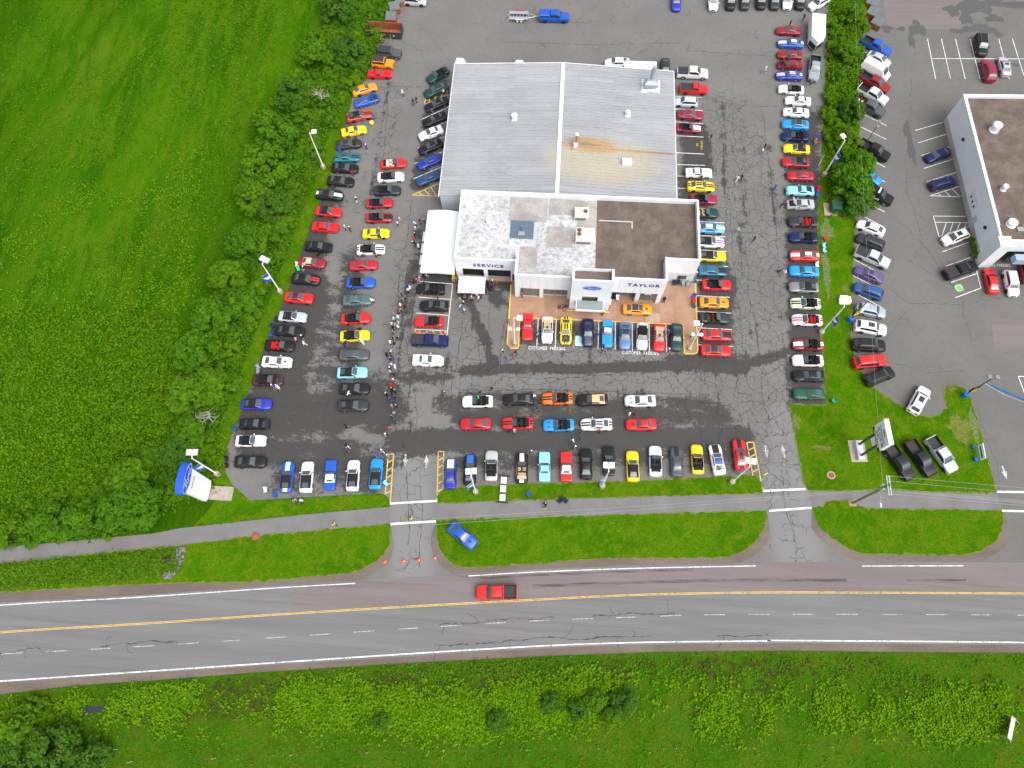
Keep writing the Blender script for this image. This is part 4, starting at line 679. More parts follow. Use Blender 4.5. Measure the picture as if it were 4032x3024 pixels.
def bare(name, c, g):
    k = N(name, .95, .2); f = k.noise(3.5, 5, .7); return k.col(k.mix(k.step(f, .44, .66, 0, .8), g, c))
grass_bare = bare('bare soil', (.25,.155,.08), (.085,.140,.010)); grass_grav = bare('thin gravel', (.19,.19,.175), (.085,.14,.010))
# ------------------------------------------------------------ ground
def ragged(poly, amp=.10, step=.5, grow=0., seed=1):
    r = np.random.default_rng(seed); P = np.array(ccw([tuple(q) for q in poly])); out = []
    for i in range(len(P)):
        a, b = P[i], P[(i+1)%len(P)]; L = np.hypot(*(b-a)); n = max(1, int(L/step)); d = (b-a)/L; nn = np.array([d[1], -d[0]])
        for k in range(n): out.append(tuple(a+(b-a)*k/n+nn*(grow+(r.normal(0, amp) if n > 1 or L > step*.5 else 0))))
    return out
def cap_dist(X, Y, s):
    x0,y0,x1,y1 = s[:4]; dx, dy = x1-x0, y1-y0; t = np.clip(((X-x0)*dx+(Y-y0)*dy)/(dx*dx+dy*dy+1e-9), 0, 1)
    return np.hypot(X-x0-t*dx, Y-y0-t*dy)
def ground():
    S = lambda o: tag(o, kind='structure')
    S(sheet('ground', [(-900,-700),(900,-700),(900,1100),(-900,1100)], -.12, FIELD_M))
    # main lot: fine grid carrying wetness, crack density and tone
    h = .42; xs = np.arange(-50, 62, h); ys = np.arange(9, 150, h); X, Y = np.meshgrid(xs, ys, indexing='ij')
    e = np.array(NB_EDGE); lim = np.interp(Y, e[::-1,1], e[::-1,0])
    Xc = np.minimum(X, lim)
    def field(strokes, soft):
        a = np.zeros_like(X)
        for s in strokes: a = np.maximum(a, s[5]*np.clip(1-(cap_dist(Xc, Y, s)-s[4]*.45)/(s[4]*soft), 0, 1))
        return a
    wet = field(WETS, 1.1); crk = field(CRKS, 1.0); tone = field(TONES, .6)
    nx, ny = X.shape; v = np.stack([Xc, Y, np.zeros_like(X)], -1).reshape(-1, 3)
    I = np.arange(nx*ny).reshape(nx, ny); ok = (X[:-1,:-1] < lim[:-1,:-1])
    q = np.stack([I[:-1,:-1], I[1:,:-1], I[1:,1:], I[:-1,1:]], -1)[ok]
    me = bpy.data.meshes.new('parking_lot'); me.vertices.add(len(v)); me.vertices.foreach_set('co', v.ravel())
    me.loops.add(q.size); me.loops.foreach_set('vertex_index', q.ravel()); me.polygons.add(len(q)); me.polygons.foreach_set('loop_start', np.arange(len(q))*4)
    me.update(); me.validate(); me.materials.append(LOT_M)
    for nm, a in (('wet', wet), ('crack', crk), ('tone', tone)):
        at = me.attributes.new(nm, 'FLOAT', 'POINT'); at.data.foreach_set('value', a.ravel().astype(np.float32))
    lot = S(ob('parking_lot', me))
    nb = S(sheet('neighbour_lot', NB_EDGE[::-1]+[(40,150),(400,150),(400,8),(60,8)][::1] if False else [tuple(p) for p in NB_EDGE]+[(300,8),(300,150),(NB_EDGE[0][0],150)], 0, NB_M))
    S(sheet('gravel_shoulder', [(-160,-24),(200,-24),(200,14),(60,17.5),(0,17),(-48,14),(-160,8)], -.03, SHOULDER_M))
    pave = []
    for i, p in enumerate(NPATCH): pave.append(S(sheet('pavement_patch', p, .004, PINK_M)))
    pud = mat('wet pavement', (.075,.076,.076), .6)
    ks = 0
    for x,y,a,b in NPUD:
        n = 22; ph = random.random()*6; pts = []
        for i in range(n):
            t = 2*math.pi*i/n; rr = 1+.22*math.sin(3*t+ph)+.16*math.sin(5*t+2*ph)+.10*math.sin(9*t+ph)
            pts.append((x+a*rr*math.cos(t), y+b*rr*math.sin(t)))
        ks += 1; o = sheet('damp_stain', pts, .008+.002*ks, pud, 0, nb)
    # road
    T = smooth_line(ROAD_T, 10); B = smooth_line(ROAD_B, 10); road = S(sheet('road', [tuple(p) for p in T]+[tuple(p) for p in B[::-1]], .012, ROAD_M))
    S(sheet('resurfaced_lane', PINK, .016, PINK_M))
    def rline(nm, pts, w_, off, m, z=.021):
        v, f = ribbon(smooth_line(pts, 14), w_, off, z); ob(nm, mesh(nm, v, f), m, road)
    rline('edge_line', RW1, .13, 0, LINE_ROAD); rline('edge_line', RW2, .13, 0, LINE_ROAD); rline('edge_line', RW3, .13, 0, LINE_ROAD); rline('edge_line', RWB, .17, 0, LINE_ROAD)
    rline('centre_line', RY, .09, .085, LINE_Y); rline('centre_line', RY, .09, -.085, LINE_Y)
    L = smooth_line(RD, 40); d = np.r_[0, np.cumsum(np.hypot(*np.diff(L, axis=0).T))]; s0 = 1.2
    while s0 < d[-1]-4:
        t = np.linspace(s0, s0+2.9, 5); p = np.stack([np.interp(t, d, L[:,0]), np.interp(t, d, L[:,1])], 1)
        v, f = ribbon(p, .09, 0, .021); ob('lane_dash', mesh('lane_dash', v, f), LINE_WORN, road); s0 += 6.1
    for p in (PATH1, PATH2, PATH3): S(sheet('paved_path', p, .006, PATH_M))
    # lawns
    S(sheet('meadow', FIELD+[(-260,-2),(-260,320),(-34,320)], .05, FIELD_M, .2))
    drye = bare('dry lawn edge', (.23,.175,.10), (.110,.150,.022))
    for i, P in enumerate((STRIP, LAWN_FRONT, LAWN_MID, LAWN_RIGHT, LAWN_LEFT)): S(sheet('lawn_edge', ragged(P, .08, .6, .14, 5+i), .028, drye))
    S(sheet('mown_corner', ragged(LAWN_CORNER, .12), .056, LAWN_M)); S(sheet('mown_margin', ragged([(x+.02, y) for x, y in FIELD[9:26]]+[(x-2.4, y-.2) for x, y in FIELD[9:26]][::-1], .05, .9), .054, LAWN_M))
    for P in (LAWN_MID, LAWN_RIGHT, LAWN_LEFT):   # gravel margin round the lawns on the road side
        P = np.array(ccw([tuple(q) for q in P])); d = np.roll(P, -1, 0)-np.roll(P, 1, 0); d /= np.linalg.norm(d, axis=1)[:,None]; nrm = np.stack([d[:,1], -d[:,0]], 1); yt = P[:,1].max()
        k = np.clip((-nrm[:,1]+.45), 0, 1)*np.clip((yt-P[:,1])/3.0, 0, 1); q = P+nrm*(k*1.35)[:,None]; S(sheet('gravel_margin', [tuple(v) for v in q], .010, SHOULDER_M))
    S(sheet('grass_strip', ragged(STRIP), .05, LAWN_M, .06)); S(sheet('front_lawn', ragged(LAWN_FRONT), .05, LAWN_M, .06)); S(sheet('roadside_lawn', ragged(LAWN_MID), .05, LAWN_M, .09))
    S(sheet('roadside_lawn', ragged(LAWN_RIGHT), .05, LAWN_M, .09)); S(sheet('roadside_lawn', ragged(LAWN_LEFT), .05, LAWN_M, .09))
    S(sheet('roadside_meadow', FIELD_S+[(260,-180),(-260,-180)], .03, VERGE_M, .1))
    # seams
    def seams(L, seed, w0, parent, zz=.005):
        r = np.random.default_rng(seed); V = []; F = []
        for l in L:
            p = np.array(l); dd = np.r_[0, np.cumsum(np.hypot(*np.diff(p, axis=0).T))]; t = np.arange(0, dd[-1], .35)
            q = np.stack([np.interp(t, dd, p[:,0]), np.interp(t, dd, p[:,1])], 1); k = len(q)
            if k < 4: continue
            wob = np.cumsum(r.normal(0, .07, (k, 2)), axis=0); wob -= np.linspace(0, 1, k)[:,None]*wob[-1]; q = q+wob+r.normal(0, .025, (k,2))
            dq = np.gradient(q, axis=0); dq /= np.linalg.norm(dq, axis=1)[:,None]+1e-9; nn = np.stack([-dq[:,1], dq[:,0]], 1); ww = w0*np.abs(.6+.5*r.normal(0, 1, k)).clip(.25, 1.8)[:,None]
            n0 = len(V); V += [(*a, zz) for a in q-nn*ww/2]+[(*a, zz) for a in q+nn*ww/2]; F += [(n0+i, n0+i+1, n0+k+i+1, n0+k+i) for i in range(k-1)]
            for j in range(2, k-3, 7):   # side branches
                if r.random() < .55:
                    b = q[j]; dv = nn[j]*(1 if r.random() < .5 else -1)+dq[j]*r.normal(0, .6); ln = int(r.integers(4, 11)); bp = [b]
                    for _ in range(ln): dv = dv/np.linalg.norm(dv)+r.normal(0, .35, 2); bp.append(bp[-1]+dv*.22)
                    vv, ff = ribbon(np.array(bp), w0*.45, 0, zz); n0 = len(V); V += vv; F += [tuple(i+n0 for i in fc) for fc in ff]
        o = ob('pavement_cracks', mesh('pavement_cracks', V, F), mat('crack dark', (.035,.033,.031), .9), parent); o['kind'] = 'stuff'
    seams(SEAMS, 3, .10, lot); seams(NSEAMS, 4, .06, nb)
    rs = []
    for off, a, b in ((.30,.05,.18),(.30,.24,.30),(.30,.42,.52),(.30,.56,.66),(-4.9,.42,.62),(-4.7,.66,.72)):
        LL = L if off > -1 else smooth_line(RWB, 40); q = LL[int(a*len(LL)):int(b*len(LL)):3]; rs.append([(x, y+(off if off > -1 else .75)) for x, y in q])
    seams(rs, 9, .11, road, .0195)
    k = N('tyre-dark lane', .85, .3); k.col(k.mix(k.step(k.noise(1.3, 5, .7, k.scl(k.pos, .12, 1.5)), .42, .62), (.150,.126,.126), (.070,.058,.058)))
    top2 = smooth_line(RW2+RW3, 12); yy = smooth_line(RY, 12)
    for off, w0, a, b in ((-.42, .32, -8, 24), (-1.95, .42, 0, 45), (-1.95, .30, 52, 70)):
        q = np.array([p for p in top2 if a < p[0] < b]); 
        if len(q) > 3: v, f = ribbon(q+np.array([0, off]), w0, 0, .018+.0005*w0); ob('lane_stain', mesh('lane_stain', v, f), k.m, road)
    # markings
    def seg(nm, s, w_, m, par, z=.010):
        p = np.array([s[:2], s[2:]], float); v, f = ribbon(p, w_, 0, z); ob(nm, mesh(nm, v, f), m, par)
    for s in WHITE_L: seg('stall_line', s, .12, LINE_W, nb if s[0] > 50 else lot)
    for s in STOP: seg('stop_line', s, .30, LINE_W, nb if s[0] > 60 else lot, .017)
    for s in YEL: seg('hatch_line', s, .17, LINE_Y, lot, .014)
    for s in ARROWS:
        a = np.array(s[:2]); b = np.array(s[2:]); d = (b-a)/np.linalg.norm(b-a); n = np.array([-d[1], d[0]]); Ln = np.linalg.norm(b-a)
        pts = [a-n*.14, a+d*Ln*.42-n*.12, a+d*Ln*.42-n*.38, b, a+d*Ln*.42+n*.38, a+d*Ln*.42+n*.12, a+n*.14]
        o = sheet('lane_arrow', [tuple(p) for p in pts], .012, LINE_WORN, 0, nb if s[0] > 60 else lot)
    sheet('charging_bay_symbol', EV, .012, mat('green paint', (.16,.42,.10), .7), 0, nb)
    c = np.mean(EV, 0); v, f = ribbon(np.array([(c[0]+.55*math.cos(t), c[1]+.55*math.sin(t)) for t in np.linspace(0, 5.4, 20)]), .09, 0, .017); ob('charging_ring', mesh('charging_ring', v, f), LINE_W, nb)
    def word(s, a, b, h_, m, par, bold=.008):
        a = Vector((*a, .014)); b = Vector((*b, .014)); r_ = (b-a).normalized(); u = Vector((-r_.y, r_.x, 0)); me = text_mesh(s, h_, bold, 0, 0, 1.25)
        wd = max(v.co.x for v in me.vertices)-min(v.co.x for v in me.vertices); o = ob('painted_word', me, m, par)
        fm = frame((a+b)/2, r_, u); o.matrix_world = fm @ Matrix.Diagonal(((b-a).length/wd, 1, 1, 1))
    K = MISC
    word('CUSTOMER  PARKING', K['cpark1'], K['cpark1b'], .85, LINE_W, lot, .008); word('CUSTOMER  PARKING', K['cpark2'], K['cpark2b'], .85, LINE_W, lot, .008)
    n1, n2 = np.array(K['nop']), np.array(K['nopb']); word('PARKING', tuple(n1+(.35,0)), tuple(n2+(.35,.2)), .5, LINE_Y, lot); word('NO', tuple(n1+(-.45,.7)), tuple(n2+(-.45,-.3)), .5, LINE_Y, lot)
    word('ELECTRIC', tuple(np.array(K['elect'])+(0,1.0)), tuple(np.array(K['elec'])+(0,-.2)), .6, LINE_W, lot)
    word('NO PARKING', K['np1'], K['np1b'], .8, LINE_W, nb); word('NO PARKING', (77.6,66.4), (80.8,66.45), .8, LINE_W, nb)
    # accessible bay pad
    sheet('bay_symbol', [(5.3,47.9),(7.2,47.9),(7.2,49.6),(5.3,49.6)], .008, mat('bay blue paint', (.35,.62,.72), .7), 0, lot)
    v, f = ribbon(np.array([(5.3,49.6),(5.3,47.9),(7.2,47.9)]), .18, 0, .013); ob('bay_border', mesh('bay_border', v, f), LINE_W, lot)
    # ditch water and riprap
    wm = mat('ditch water', (.03,.036,.04), .12, 0, .0, .4); x0,y0 = K['wlA']; x1,y1 = K['wlB']; pts = []
    for t in np.linspace(0, 1, 16): pts.append((x0+(x1-x0)*t, y0+(y1-y0)*t+.7+.35*math.sin(9*t)))
    for t in np.linspace(1, 0, 16): pts.append((x0+(x1-x0)*t, y0+(y1-y0)*t-.7+.3*math.sin(13*t)))
    S(sheet('ditch_water', pts, .045, wm))
    for i, (cx, cy, a, b, m_) in enumerate([(63.9, 37.1, 1.9, 2.6, 'bare'), (66.1, 37.8, 0.8, 3.0, 'grav'), (46.4, 64.5, 0.7, 6.5, 'grav'), (47.3, 71.8, 1.3, 2.6, 'grav'), (49.3, 60.7, 0.7, 1.0, 'bare'), (42.9, 33.0, 1.9, 0.4, 'bare'), (39.4, 36.9, 0.7, 1.5, 'bare'), (63.6, 43.7, 0.9, 0.5, 'bare')]):
        n = 70; pts = [(cx+.85*a*(1+.22*math.sin(3*t+i)+.15*math.sin(7*t)+.12*math.sin(19*t+i)+.10*math.sin(31*t))*math.cos(t), cy+.85*b*(1+.2*math.sin(4*t+i)+.12*math.sin(9*t)+.10*math.sin(23*t)+.08*math.sin(33*t))*math.sin(t)) for t in np.linspace(0, 2*math.pi, n, endpoint=False)]
        S(sheet('bare_soil', pts, .056+.004*i, grass_bare if m_ == 'bare' else grass_grav))
    return lot, nb, road
WHITE_L = WHITE_SEG
LOT, NB, ROAD = ground()
# ------------------------------------------------------------ vehicles
PAINTS = dict(black=(.012,.012,.014), charcoal=(.040,.043,.050), graphite=(.085,.092,.105), gunmetal=(.10,.105,.11), grey=(.22,.23,.25), silver=(.50,.52,.55), steelgrey=(.33,.36,.40), silverblue=(.36,.42,.48), greywhite=(.48,.50,.53), paleblue=(.45,.53,.57),
 white=(.80,.80,.81), pearl=(.68,.68,.66), red=(.62,.012,.014), crimson=(.42,.010,.022), darkred=(.24,.010,.020), maroon=(.25,.012,.045), plum=(.075,.018,.030), orangered=(.55,.055,.018), orange=(.78,.155,.008), amber=(.80,.27,.006), yellow=(.80,.56,.010),
 royal=(.010,.085,.46), blueviolet=(.016,.030,.36), navy=(.010,.016,.085), midblue=(.02,.075,.24), steelblue=(.016,.055,.17), azure=(.010,.27,.72), babyblue=(.24,.55,.72), skyblue=(.10,.32,.58), oceanblue=(.012,.14,.24), steel=(.10,.19,.36), teal=(.008,.17,.21), slate=(.07,.12,.13), darkgreen=(.012,.050,.045), green=(.014,.085,.045), palegreen=(.62,.72,.50), purple=(.10,.07,.20), tan=(.52,.40,.26), cream=(.70,.64,.52), peach=(.72,.43,.24), brown=(.10,.035,.025), pale=(.62,.66,.78), blue=(.02,.12,.55))
def paint(n):
    k = 'paint '+n
    if k in MATS: return MATS[k]
    c = PAINTS[n]; met = .25 if n in ('silver','steelgrey','graphite','grey','silverblue','steel','gunmetal','charcoal') else 0.
    dk = max(c) < .12; return mat(k, c, .34, met, .18 if dk else .35, .28 if dk else .4)
def cloth(n):
    k = 'fabric '+n
    return MATS.get(k) or mat(k, {'black': (.018,.018,.020)}.get(n) or PAINTS[n], .85, 0, 0, .2)
GLASS = mat('car glass', (.050,.068,.074), .07, 0, .6, .7); DGLASS = mat('tinted glass', (.018,.022,.026), .06, 0, .8, .6)
RIM = mat('alloy rim', (.42,.43,.45), .35, .6); RIMD = mat('dark rim', (.03,.03,.033), .4, .4); LAMP = mat('headlamp', (.62,.65,.68), .15, .2); TAIL = mat('tail lamp', (.35,.008,.008), .2)
CHROME = mat('chrome', (.7,.71,.73), .18, .9); GRILLE = mat('grille', (.015,.015,.016), .5); ENG = mat('engine bay', (.02,.02,.022), .6)

SPEC = {}
def spec(n, **k): SPEC[n] = k
# top: body surface height along x; wid: half width; cab=(cowl, windscreen top, roof rear, rear base, roof z, roof half width, belt half width)
spec('m', L=4.78, top=[(-2.39,.72),(-2.34,.90),(-2.2,1.0),(-1.7,1.03),(-.8,.98),(.8,.96),(1.5,.90),(2.05,.80),(2.28,.68),(2.39,.52)], wid=[(-2.39,.74),(-2.3,.86),(-1.9,.94),(-1.3,.955),(-.5,.915),(.4,.915),(1.3,.945),(1.9,.92),(2.2,.80),(2.39,.56)], wx=(1.42,-1.30), wr=.345, sill=.24, cab=(.86,.10,-.95,-1.86,1.37,.57,.80), fast=1)
spec('n', L=4.62, top=[(-2.31,.70),(-2.27,.88),(-2.15,.95),(-1.6,.97),(-.8,.94),(.7,.92),(1.5,.85),(2.0,.76),(2.22,.64),(2.31,.50)], wid=[(-2.31,.74),(-2.2,.85),(-1.8,.90),(-1.2,.91),(0,.88),(1.2,.90),(1.8,.88),(2.15,.77),(2.31,.56)], wx=(1.33,-1.24), wr=.325, sill=.24, cab=(.78,.02,-.85,-1.52,1.34,.55,.76))
spec('fx', L=4.56, top=[(-2.28,.70),(-2.26,.92),(-2.1,.96),(-1.5,.97),(0,.94),(.7,.93),(1.6,.87),(2.1,.80),(2.26,.68),(2.28,.52)], wid=[(-2.28,.80),(-2.2,.84),(-1.5,.87),(1.5,.86),(2.1,.82),(2.28,.74)], wx=(1.25,-1.28), wr=.315, sill=.24, cab=(.72,.0,-.95,-1.55,1.34,.58,.76), boxy=1)
spec('cl', L=4.61, top=[(-2.30,.66),(-2.27,.86),(-2.1,.90),(-1.3,.93),(0,.92),(.6,.92),(1.6,.90),(2.1,.86),(2.26,.76),(2.30,.55)], wid=[(-2.30,.80),(-2.2,.84),(-1.2,.87),(1.2,.86),(2.0,.84),(2.30,.76)], wx=(1.40,-1.34), wr=.325, sill=.25, cab=(.52,-.02,-.78,-1.22,1.32,.58,.76), boxy=1)
spec('cf', L=4.75, top=[(-2.37,.66),(-2.34,.86),(-2.2,.90),(-1.5,.95),(0,.92),(.6,.92),(1.6,.90),(2.15,.86),(2.33,.74),(2.37,.55)], wid=[(-2.37,.82),(-2.2,.87),(-1.2,.92),(1.2,.90),(2.0,.87),(2.37,.74)], wx=(1.45,-1.32), wr=.335, sill=.25, cab=(.50,-.10,-.80,-2.0,1.30,.58,.78), fast=1)
spec('sed', L=4.70, top=[(-2.35,.72),(-2.3,.95),(-2.15,1.02),(-1.6,1.04),(0,.98),(1.0,.98),(1.6,.90),(2.05,.78),(2.27,.66),(2.35,.52)], wid=[(-2.35,.72),(-2.25,.84),(-1.8,.90),(0,.905),(1.3,.90),(1.9,.86),(2.2,.74),(2.35,.54)], wx=(1.40,-1.32), wr=.335, sill=.24, cab=(1.10,.35,-1.05,-1.95,1.44,.57,.79))
spec('race', L=4.95, top=[(-2.47,.80),(-2.45,.98),(-2.2,1.0),(-1.4,.98),(0,.92),(.8,.90),(1.6,.84),(2.15,.72),(2.4,.58),(2.47,.40)], wid=[(-2.47,.86),(-2.2,.93),(-1.3,.96),(0,.95),(1.3,.96),(2.0,.90),(2.3,.72),(2.47,.50)], wx=(1.40,-1.38), wr=.34, sill=.16, cab=(.65,-.05,-.85,-1.45,1.30,.58,.78))
spec('suv', L=4.72, top=[(-2.36,.70),(-2.33,1.05),(-2.25,1.10),(-1.5,1.10),(0,1.06),(1.05,1.06),(1.7,1.0),(2.1,.92),(2.3,.76),(2.36,.55)], wid=[(-2.36,.78),(-2.28,.88),(-1.8,.94),(0,.94),(1.3,.94),(1.9,.91),(2.2,.80),(2.36,.62)], wx=(1.42,-1.36), wr=.37, sill=.28, cab=(1.15,.42,-1.75,-2.30,1.70,.62,.86))
spec('b4', L=4.55, top=[(-2.27,.75),(-2.25,1.12),(-2.1,1.15),(0,1.14),(.8,1.14),(1.9,1.12),(2.2,1.08),(2.26,.85),(2.27,.6)], wid=[(-2.27,.88),(-2.2,.93),(0,.94),(2.0,.94),(2.27,.88)], wx=(1.45,-1.42), wr=.42, sill=.38, cab=(.78,.40,-2.05,-2.22,1.84,.72,.86), boxy=1)
spec('b2', L=4.1, top=[(-2.05,.75),(-2.03,1.12),(-1.9,1.15),(0,1.14),(.8,1.14),(1.7,1.12),(1.98,1.08),(2.04,.85),(2.05,.6)], wid=[(-2.05,.88),(-2.0,.93),(0,.94),(1.8,.94),(2.05,.88)], wx=(1.25,-1.25), wr=.42, sill=.38, cab=(.70,.32,-1.85,-2.0,1.82,.72,.86), boxy=1)
spec('van', L=5.6, top=[(-2.8,.6),(-2.78,1.2),(-2.6,1.25),(0,1.25),(1.6,1.22),(2.2,1.10),(2.6,.95),(2.76,.75),(2.8,.5)], wid=[(-2.8,.92),(-2.7,.98),(0,1.0),(1.8,.99),(2.5,.90),(2.8,.72)], wx=(1.75,-1.65), wr=.36, sill=.3, cab=(2.05,1.25,-2.6,-2.78,2.12,.82,.95), boxy=1)
spec('pk', L=5.85, top=[(-2.92,.75),(-2.90,1.30),(-2.7,1.33),(-.9,1.33),(0,1.20),(1.25,1.20),(2.2,1.16),(2.75,1.08),(2.88,.86),(2.92,.6)], wid=[(-2.92,.94),(-2.8,.99),(0,1.0),(2.1,.99),(2.7,.92),(2.92,.80)], wx=(1.92,-1.72), wr=.41, sill=.42, cab=(1.45,.62,-.72,-.93,1.92,.70,.92), boxy=1, bed=(-2.78,-1.0,.86))
spec('pkr', L=5.2, top=[(-2.6,.70),(-2.58,1.18),(-2.4,1.2),(-.4,1.2),(0,1.10),(1.0,1.10),(1.9,1.04),(2.4,.95),(2.56,.76),(2.6,.55)], wid=[(-2.6,.90),(-2.5,.95),(0,.96),(1.8,.95),(2.4,.85),(2.6,.70)], wx=(1.65,-1.45), wr=.37, sill=.34, cab=(1.10,.48,-.20,-.42,1.75,.66,.88), boxy=1, bed=(-2.45,-.50,.80))

def car_kit(n):
    """all part meshes of one body style, in its own coordinates (x forward, wheels on z=0)"""
    base = {'mc': 'm', 'ms': 'm', 'nc': 'n', 'ns': 'n', 'clc': 'cl'}.get(n, n); sp = SPEC[base]; conv = n in ('mc', 'nc'); soft = n in ('ms', 'ns', 'clc')
    L = sp['L']; boxy = sp.get('boxy'); cowl, wt, rt, rb, zr, wroof, wbelt = sp['cab']
    I = lambda p, x: float(np.interp(x, [a for a,_ in p], [b for _,b in p]))
    tz = lambda x: I(sp['top'], x); wd = lambda x: I(sp['wid'], x); Rw = sp['wr']; arch = Rw*1.13
    cav = sp.get('bed') or ((-1.30, cowl-.16, .42) if conv else None)
    xs = set(np.round(np.linspace(-L/2, L/2, 23), 3)) | {round(p[0], 3) for p in sp['top']}
    for wx in sp['wx']:
        for t in np.linspace(0, math.pi, 9): xs.add(round(wx+arch*math.cos(t), 3))
    if cav: xs |= {cav[0], cav[1]}
    xs = sorted(xs); st = []
    for x in xs:
        if cav and x in (cav[0], cav[1]): st += [(x, False), (x, True)] if x == cav[0] else [(x, True), (x, False)]
        else: st.append((x, bool(cav and cav[0] < x < cav[1])))
    def zb(x):
        z = sp['sill']
        for wx in sp['wx']:
            d = arch**2-(x-wx)**2
            if d > 0: z = max(z, Rw+math.sqrt(d))
        return z
    sh = (.97, .93) if boxy else (.985, .88)
    def sec(x, c):
        w_, zt = wd(x), tz(x); b = min(zb(x), zt-.17); p = [(w_*.965, b), (w_, max(b+.01, .55*zt)), (w_*sh[0], max(b+.02, zt-.15)), (w_*sh[1], zt-.028)]
        return p+([(w_*.83, cav[2]), (0, cav[2])] if c else [(w_*.52, zt), (0, zt+(.010 if boxy else .025))])
    V = []; body = []; inner = []
    for x, c in st:
        h = sec(x, c); V += [(x, y, z) for y, z in h]+[(x, -y, z) for y, z in h[-2::-1]]
    m = 11
    for s in range(len(st)-1):
        for j in range(m-1):
            q = (s*m+j, (s+1)*m+j, (s+1)*m+j+1, s*m+j+1)
            (inner if (3 <= j <= 6 and (st[s][1] or st[s+1][1]) and (st[s][1] and st[s+1][1] or st[s][0] == st[s+1][0])) else body).append(q)
    body += [tuple(range(m)), tuple(range((len(st)-1)*m, len(st)*m))[::-1]]
    # cabin surface
    kx = [(cowl, tz(cowl)+.005), (cowl-(cowl-wt)*.5, tz(cowl)+(zr-tz(cowl))*.60), (wt, zr-.025), (wt-.18*(wt-rt), zr), ((wt+rt)/2, zr+.008), (rt, zr-(.05 if sp.get('fast') else .03)), (rt+(rb-rt)*.5, tz(rb)+(zr-tz(rb))*(.60 if sp.get('fast') else .55)), (rb, tz(rb)+.004)]
    cx = [a for a,_ in kx][::-1]; cz = [b for _,b in kx][::-1]
    def cab(x, t):
        zt = float(np.interp(x, cx, cz)); b = tz(x)-.012; k = max(0., min(1., (zt-b)/(zr-b))); wb = min(wbelt, wd(x)*.90) if not boxy else min(wbelt, wd(x)*.95)
        wr_ = wb*.93+(wroof-wb*.93)*k; s = abs(t); sg = 1 if t >= 0 else -1
        if s <= .6: u = s/.6; return (x, sg*u*wr_, zt-.028*u*u*k)
        u = (s-.6)/.4; return (x, sg*(wr_+(wb-wr_)*u**.8), (zt-.028*k)+(b-(zt-.028*k))*u)
    def grid(f, us, ts):
        v = [f(u, t) for u in us for t in ts]; n_ = len(ts); return v, [(i*n_+j, (i+1)*n_+j, (i+1)*n_+j+1, i*n_+j+1) for i in range(len(us)-1) for j in range(n_-1)]
    off = lambda f, o: (lambda u, t: (lambda p: (p[0]+(o if u > (wt+cowl)/2-.3 else (-o if u < rt else 0)), p[1]*(1+o*.9), p[2]+o))(f(u, t)))
    TS = (-1, -.8, -.6, -.4, -.15, .15, .4, .6, .8, 1); kit = {}
    def cuts(a, b): return sorted({a, b} | {x for x in list(np.linspace(a, b, 5)) + [c for c in cx if a < c < b]})
    def patch(nm, a, b, t0, t1, o=.012, k=4): kit[nm] = mesh(nm, *grid(off(cab, o), cuts(a, b), list(np.linspace(t0, t1, k))), smooth=True)
    if not conv:
        cv, cf = grid(cab, cuts(wt if soft else cowl, cowl) if soft else cuts(rb, cowl), TS); n0 = len(V); V2 = V+cv; body2 = body+[tuple(i+n0 for i in q) for q in cf]
        if soft: kit['soft_top'] = mesh('soft_top', *grid(cab, cuts(rb, wt), TS), smooth=True)
    else: V2, body2 = V, body
    kit['body'] = mesh('body', V2, body2, smooth=not boxy)
    if boxy: kit['body'].polygons.foreach_set('use_smooth', [False]*len(kit['body'].polygons))
    if inner:
        us_ = sorted({i for q in inner for i in q}); mp = {i: k for k, i in enumerate(us_)}; kit['interior' if conv else 'bed_liner'] = mesh('interior', [V[i] for i in us_], [tuple(mp[i] for i in q) for q in inner])
    if conv:
        fr = MB(); 
        for y in (-1, 1): fr.cyl(off(cab,.0)(cowl, .58*y), off(cab,.0)(wt+.04, .60*y), .035, .03, 6)
        fr.cyl(cab(wt+.04, -.6), cab(wt+.04, .6), .035, .035, 6); kit['windscreen_frame'] = fr.mesh('windscreen_frame')
    patch('windshield', wt+.05, cowl-.05, -.54, .54, .012, 5)
    if not conv:
        d = .10 if sp.get('fast') else .06; patch('rear_window', rb+.12, rt-d, -.50 if not soft else -.42, .50 if not soft else .42, .012, 4)
        e = rt+.0 if not sp.get('fast') else rt-.05; e2 = max(rb+.2, e)
        for s in (-1, 1): patch('side_window', e2-.02, cowl-(cowl-wt)*.42, s*.68, s*.93, .014, 3); kit['side_window%d' % s] = kit.pop('side_window')
        patch('roof_panel', rt+.03, wt-.03, -.56, .56, .016, 5); patch('sunroof', (wt+rt)/2-.1, wt-.25, -.36, .36, .022, 3)
        for nm, y0, y1 in (('r1', -.32, .32), ('ra', .07, .32), ('rb_', -.32, -.07)): patch('stripe_'+nm, rt+.0, wt-.0, y0, y1, .02, 3)
    # stripes and panels on the body skin
    def skin(x, y, o):
        w_ = wd(x); zt = tz(x); yy = abs(y); cr = .010 if boxy else .025
        z = zt+cr-cr*yy/(w_*.52) if yy < w_*.52 else zt-.028*(yy-w_*.52)/(w_*(sh[1]-.52))
        return (x, y, z+o)
    sx = [x for x, c in st]
    def bpatch(nm, a, b, y0, y1, o=.010): kit[nm] = mesh(nm, *grid(lambda u, t: skin(u, t, o), sorted({a, b} | {x for x in sx if a < x < b}), list(np.linspace(y0, y1, 4))))
    hf = L/2-.10; tr = -L/2+.06; tb = rb+.02
    for nm, y0, y1 in (('1', -.34, .34), ('a', .07, .33), ('b', -.33, -.07), ('w', -.50, .50)):
        bpatch('stripe_h'+nm, cowl+.02, hf, y0, y1)
        if tb-tr > .15: bpatch('stripe_t'+nm, tr, min(tb, cav[0]-.02 if conv else tb)-.02, y0, y1)
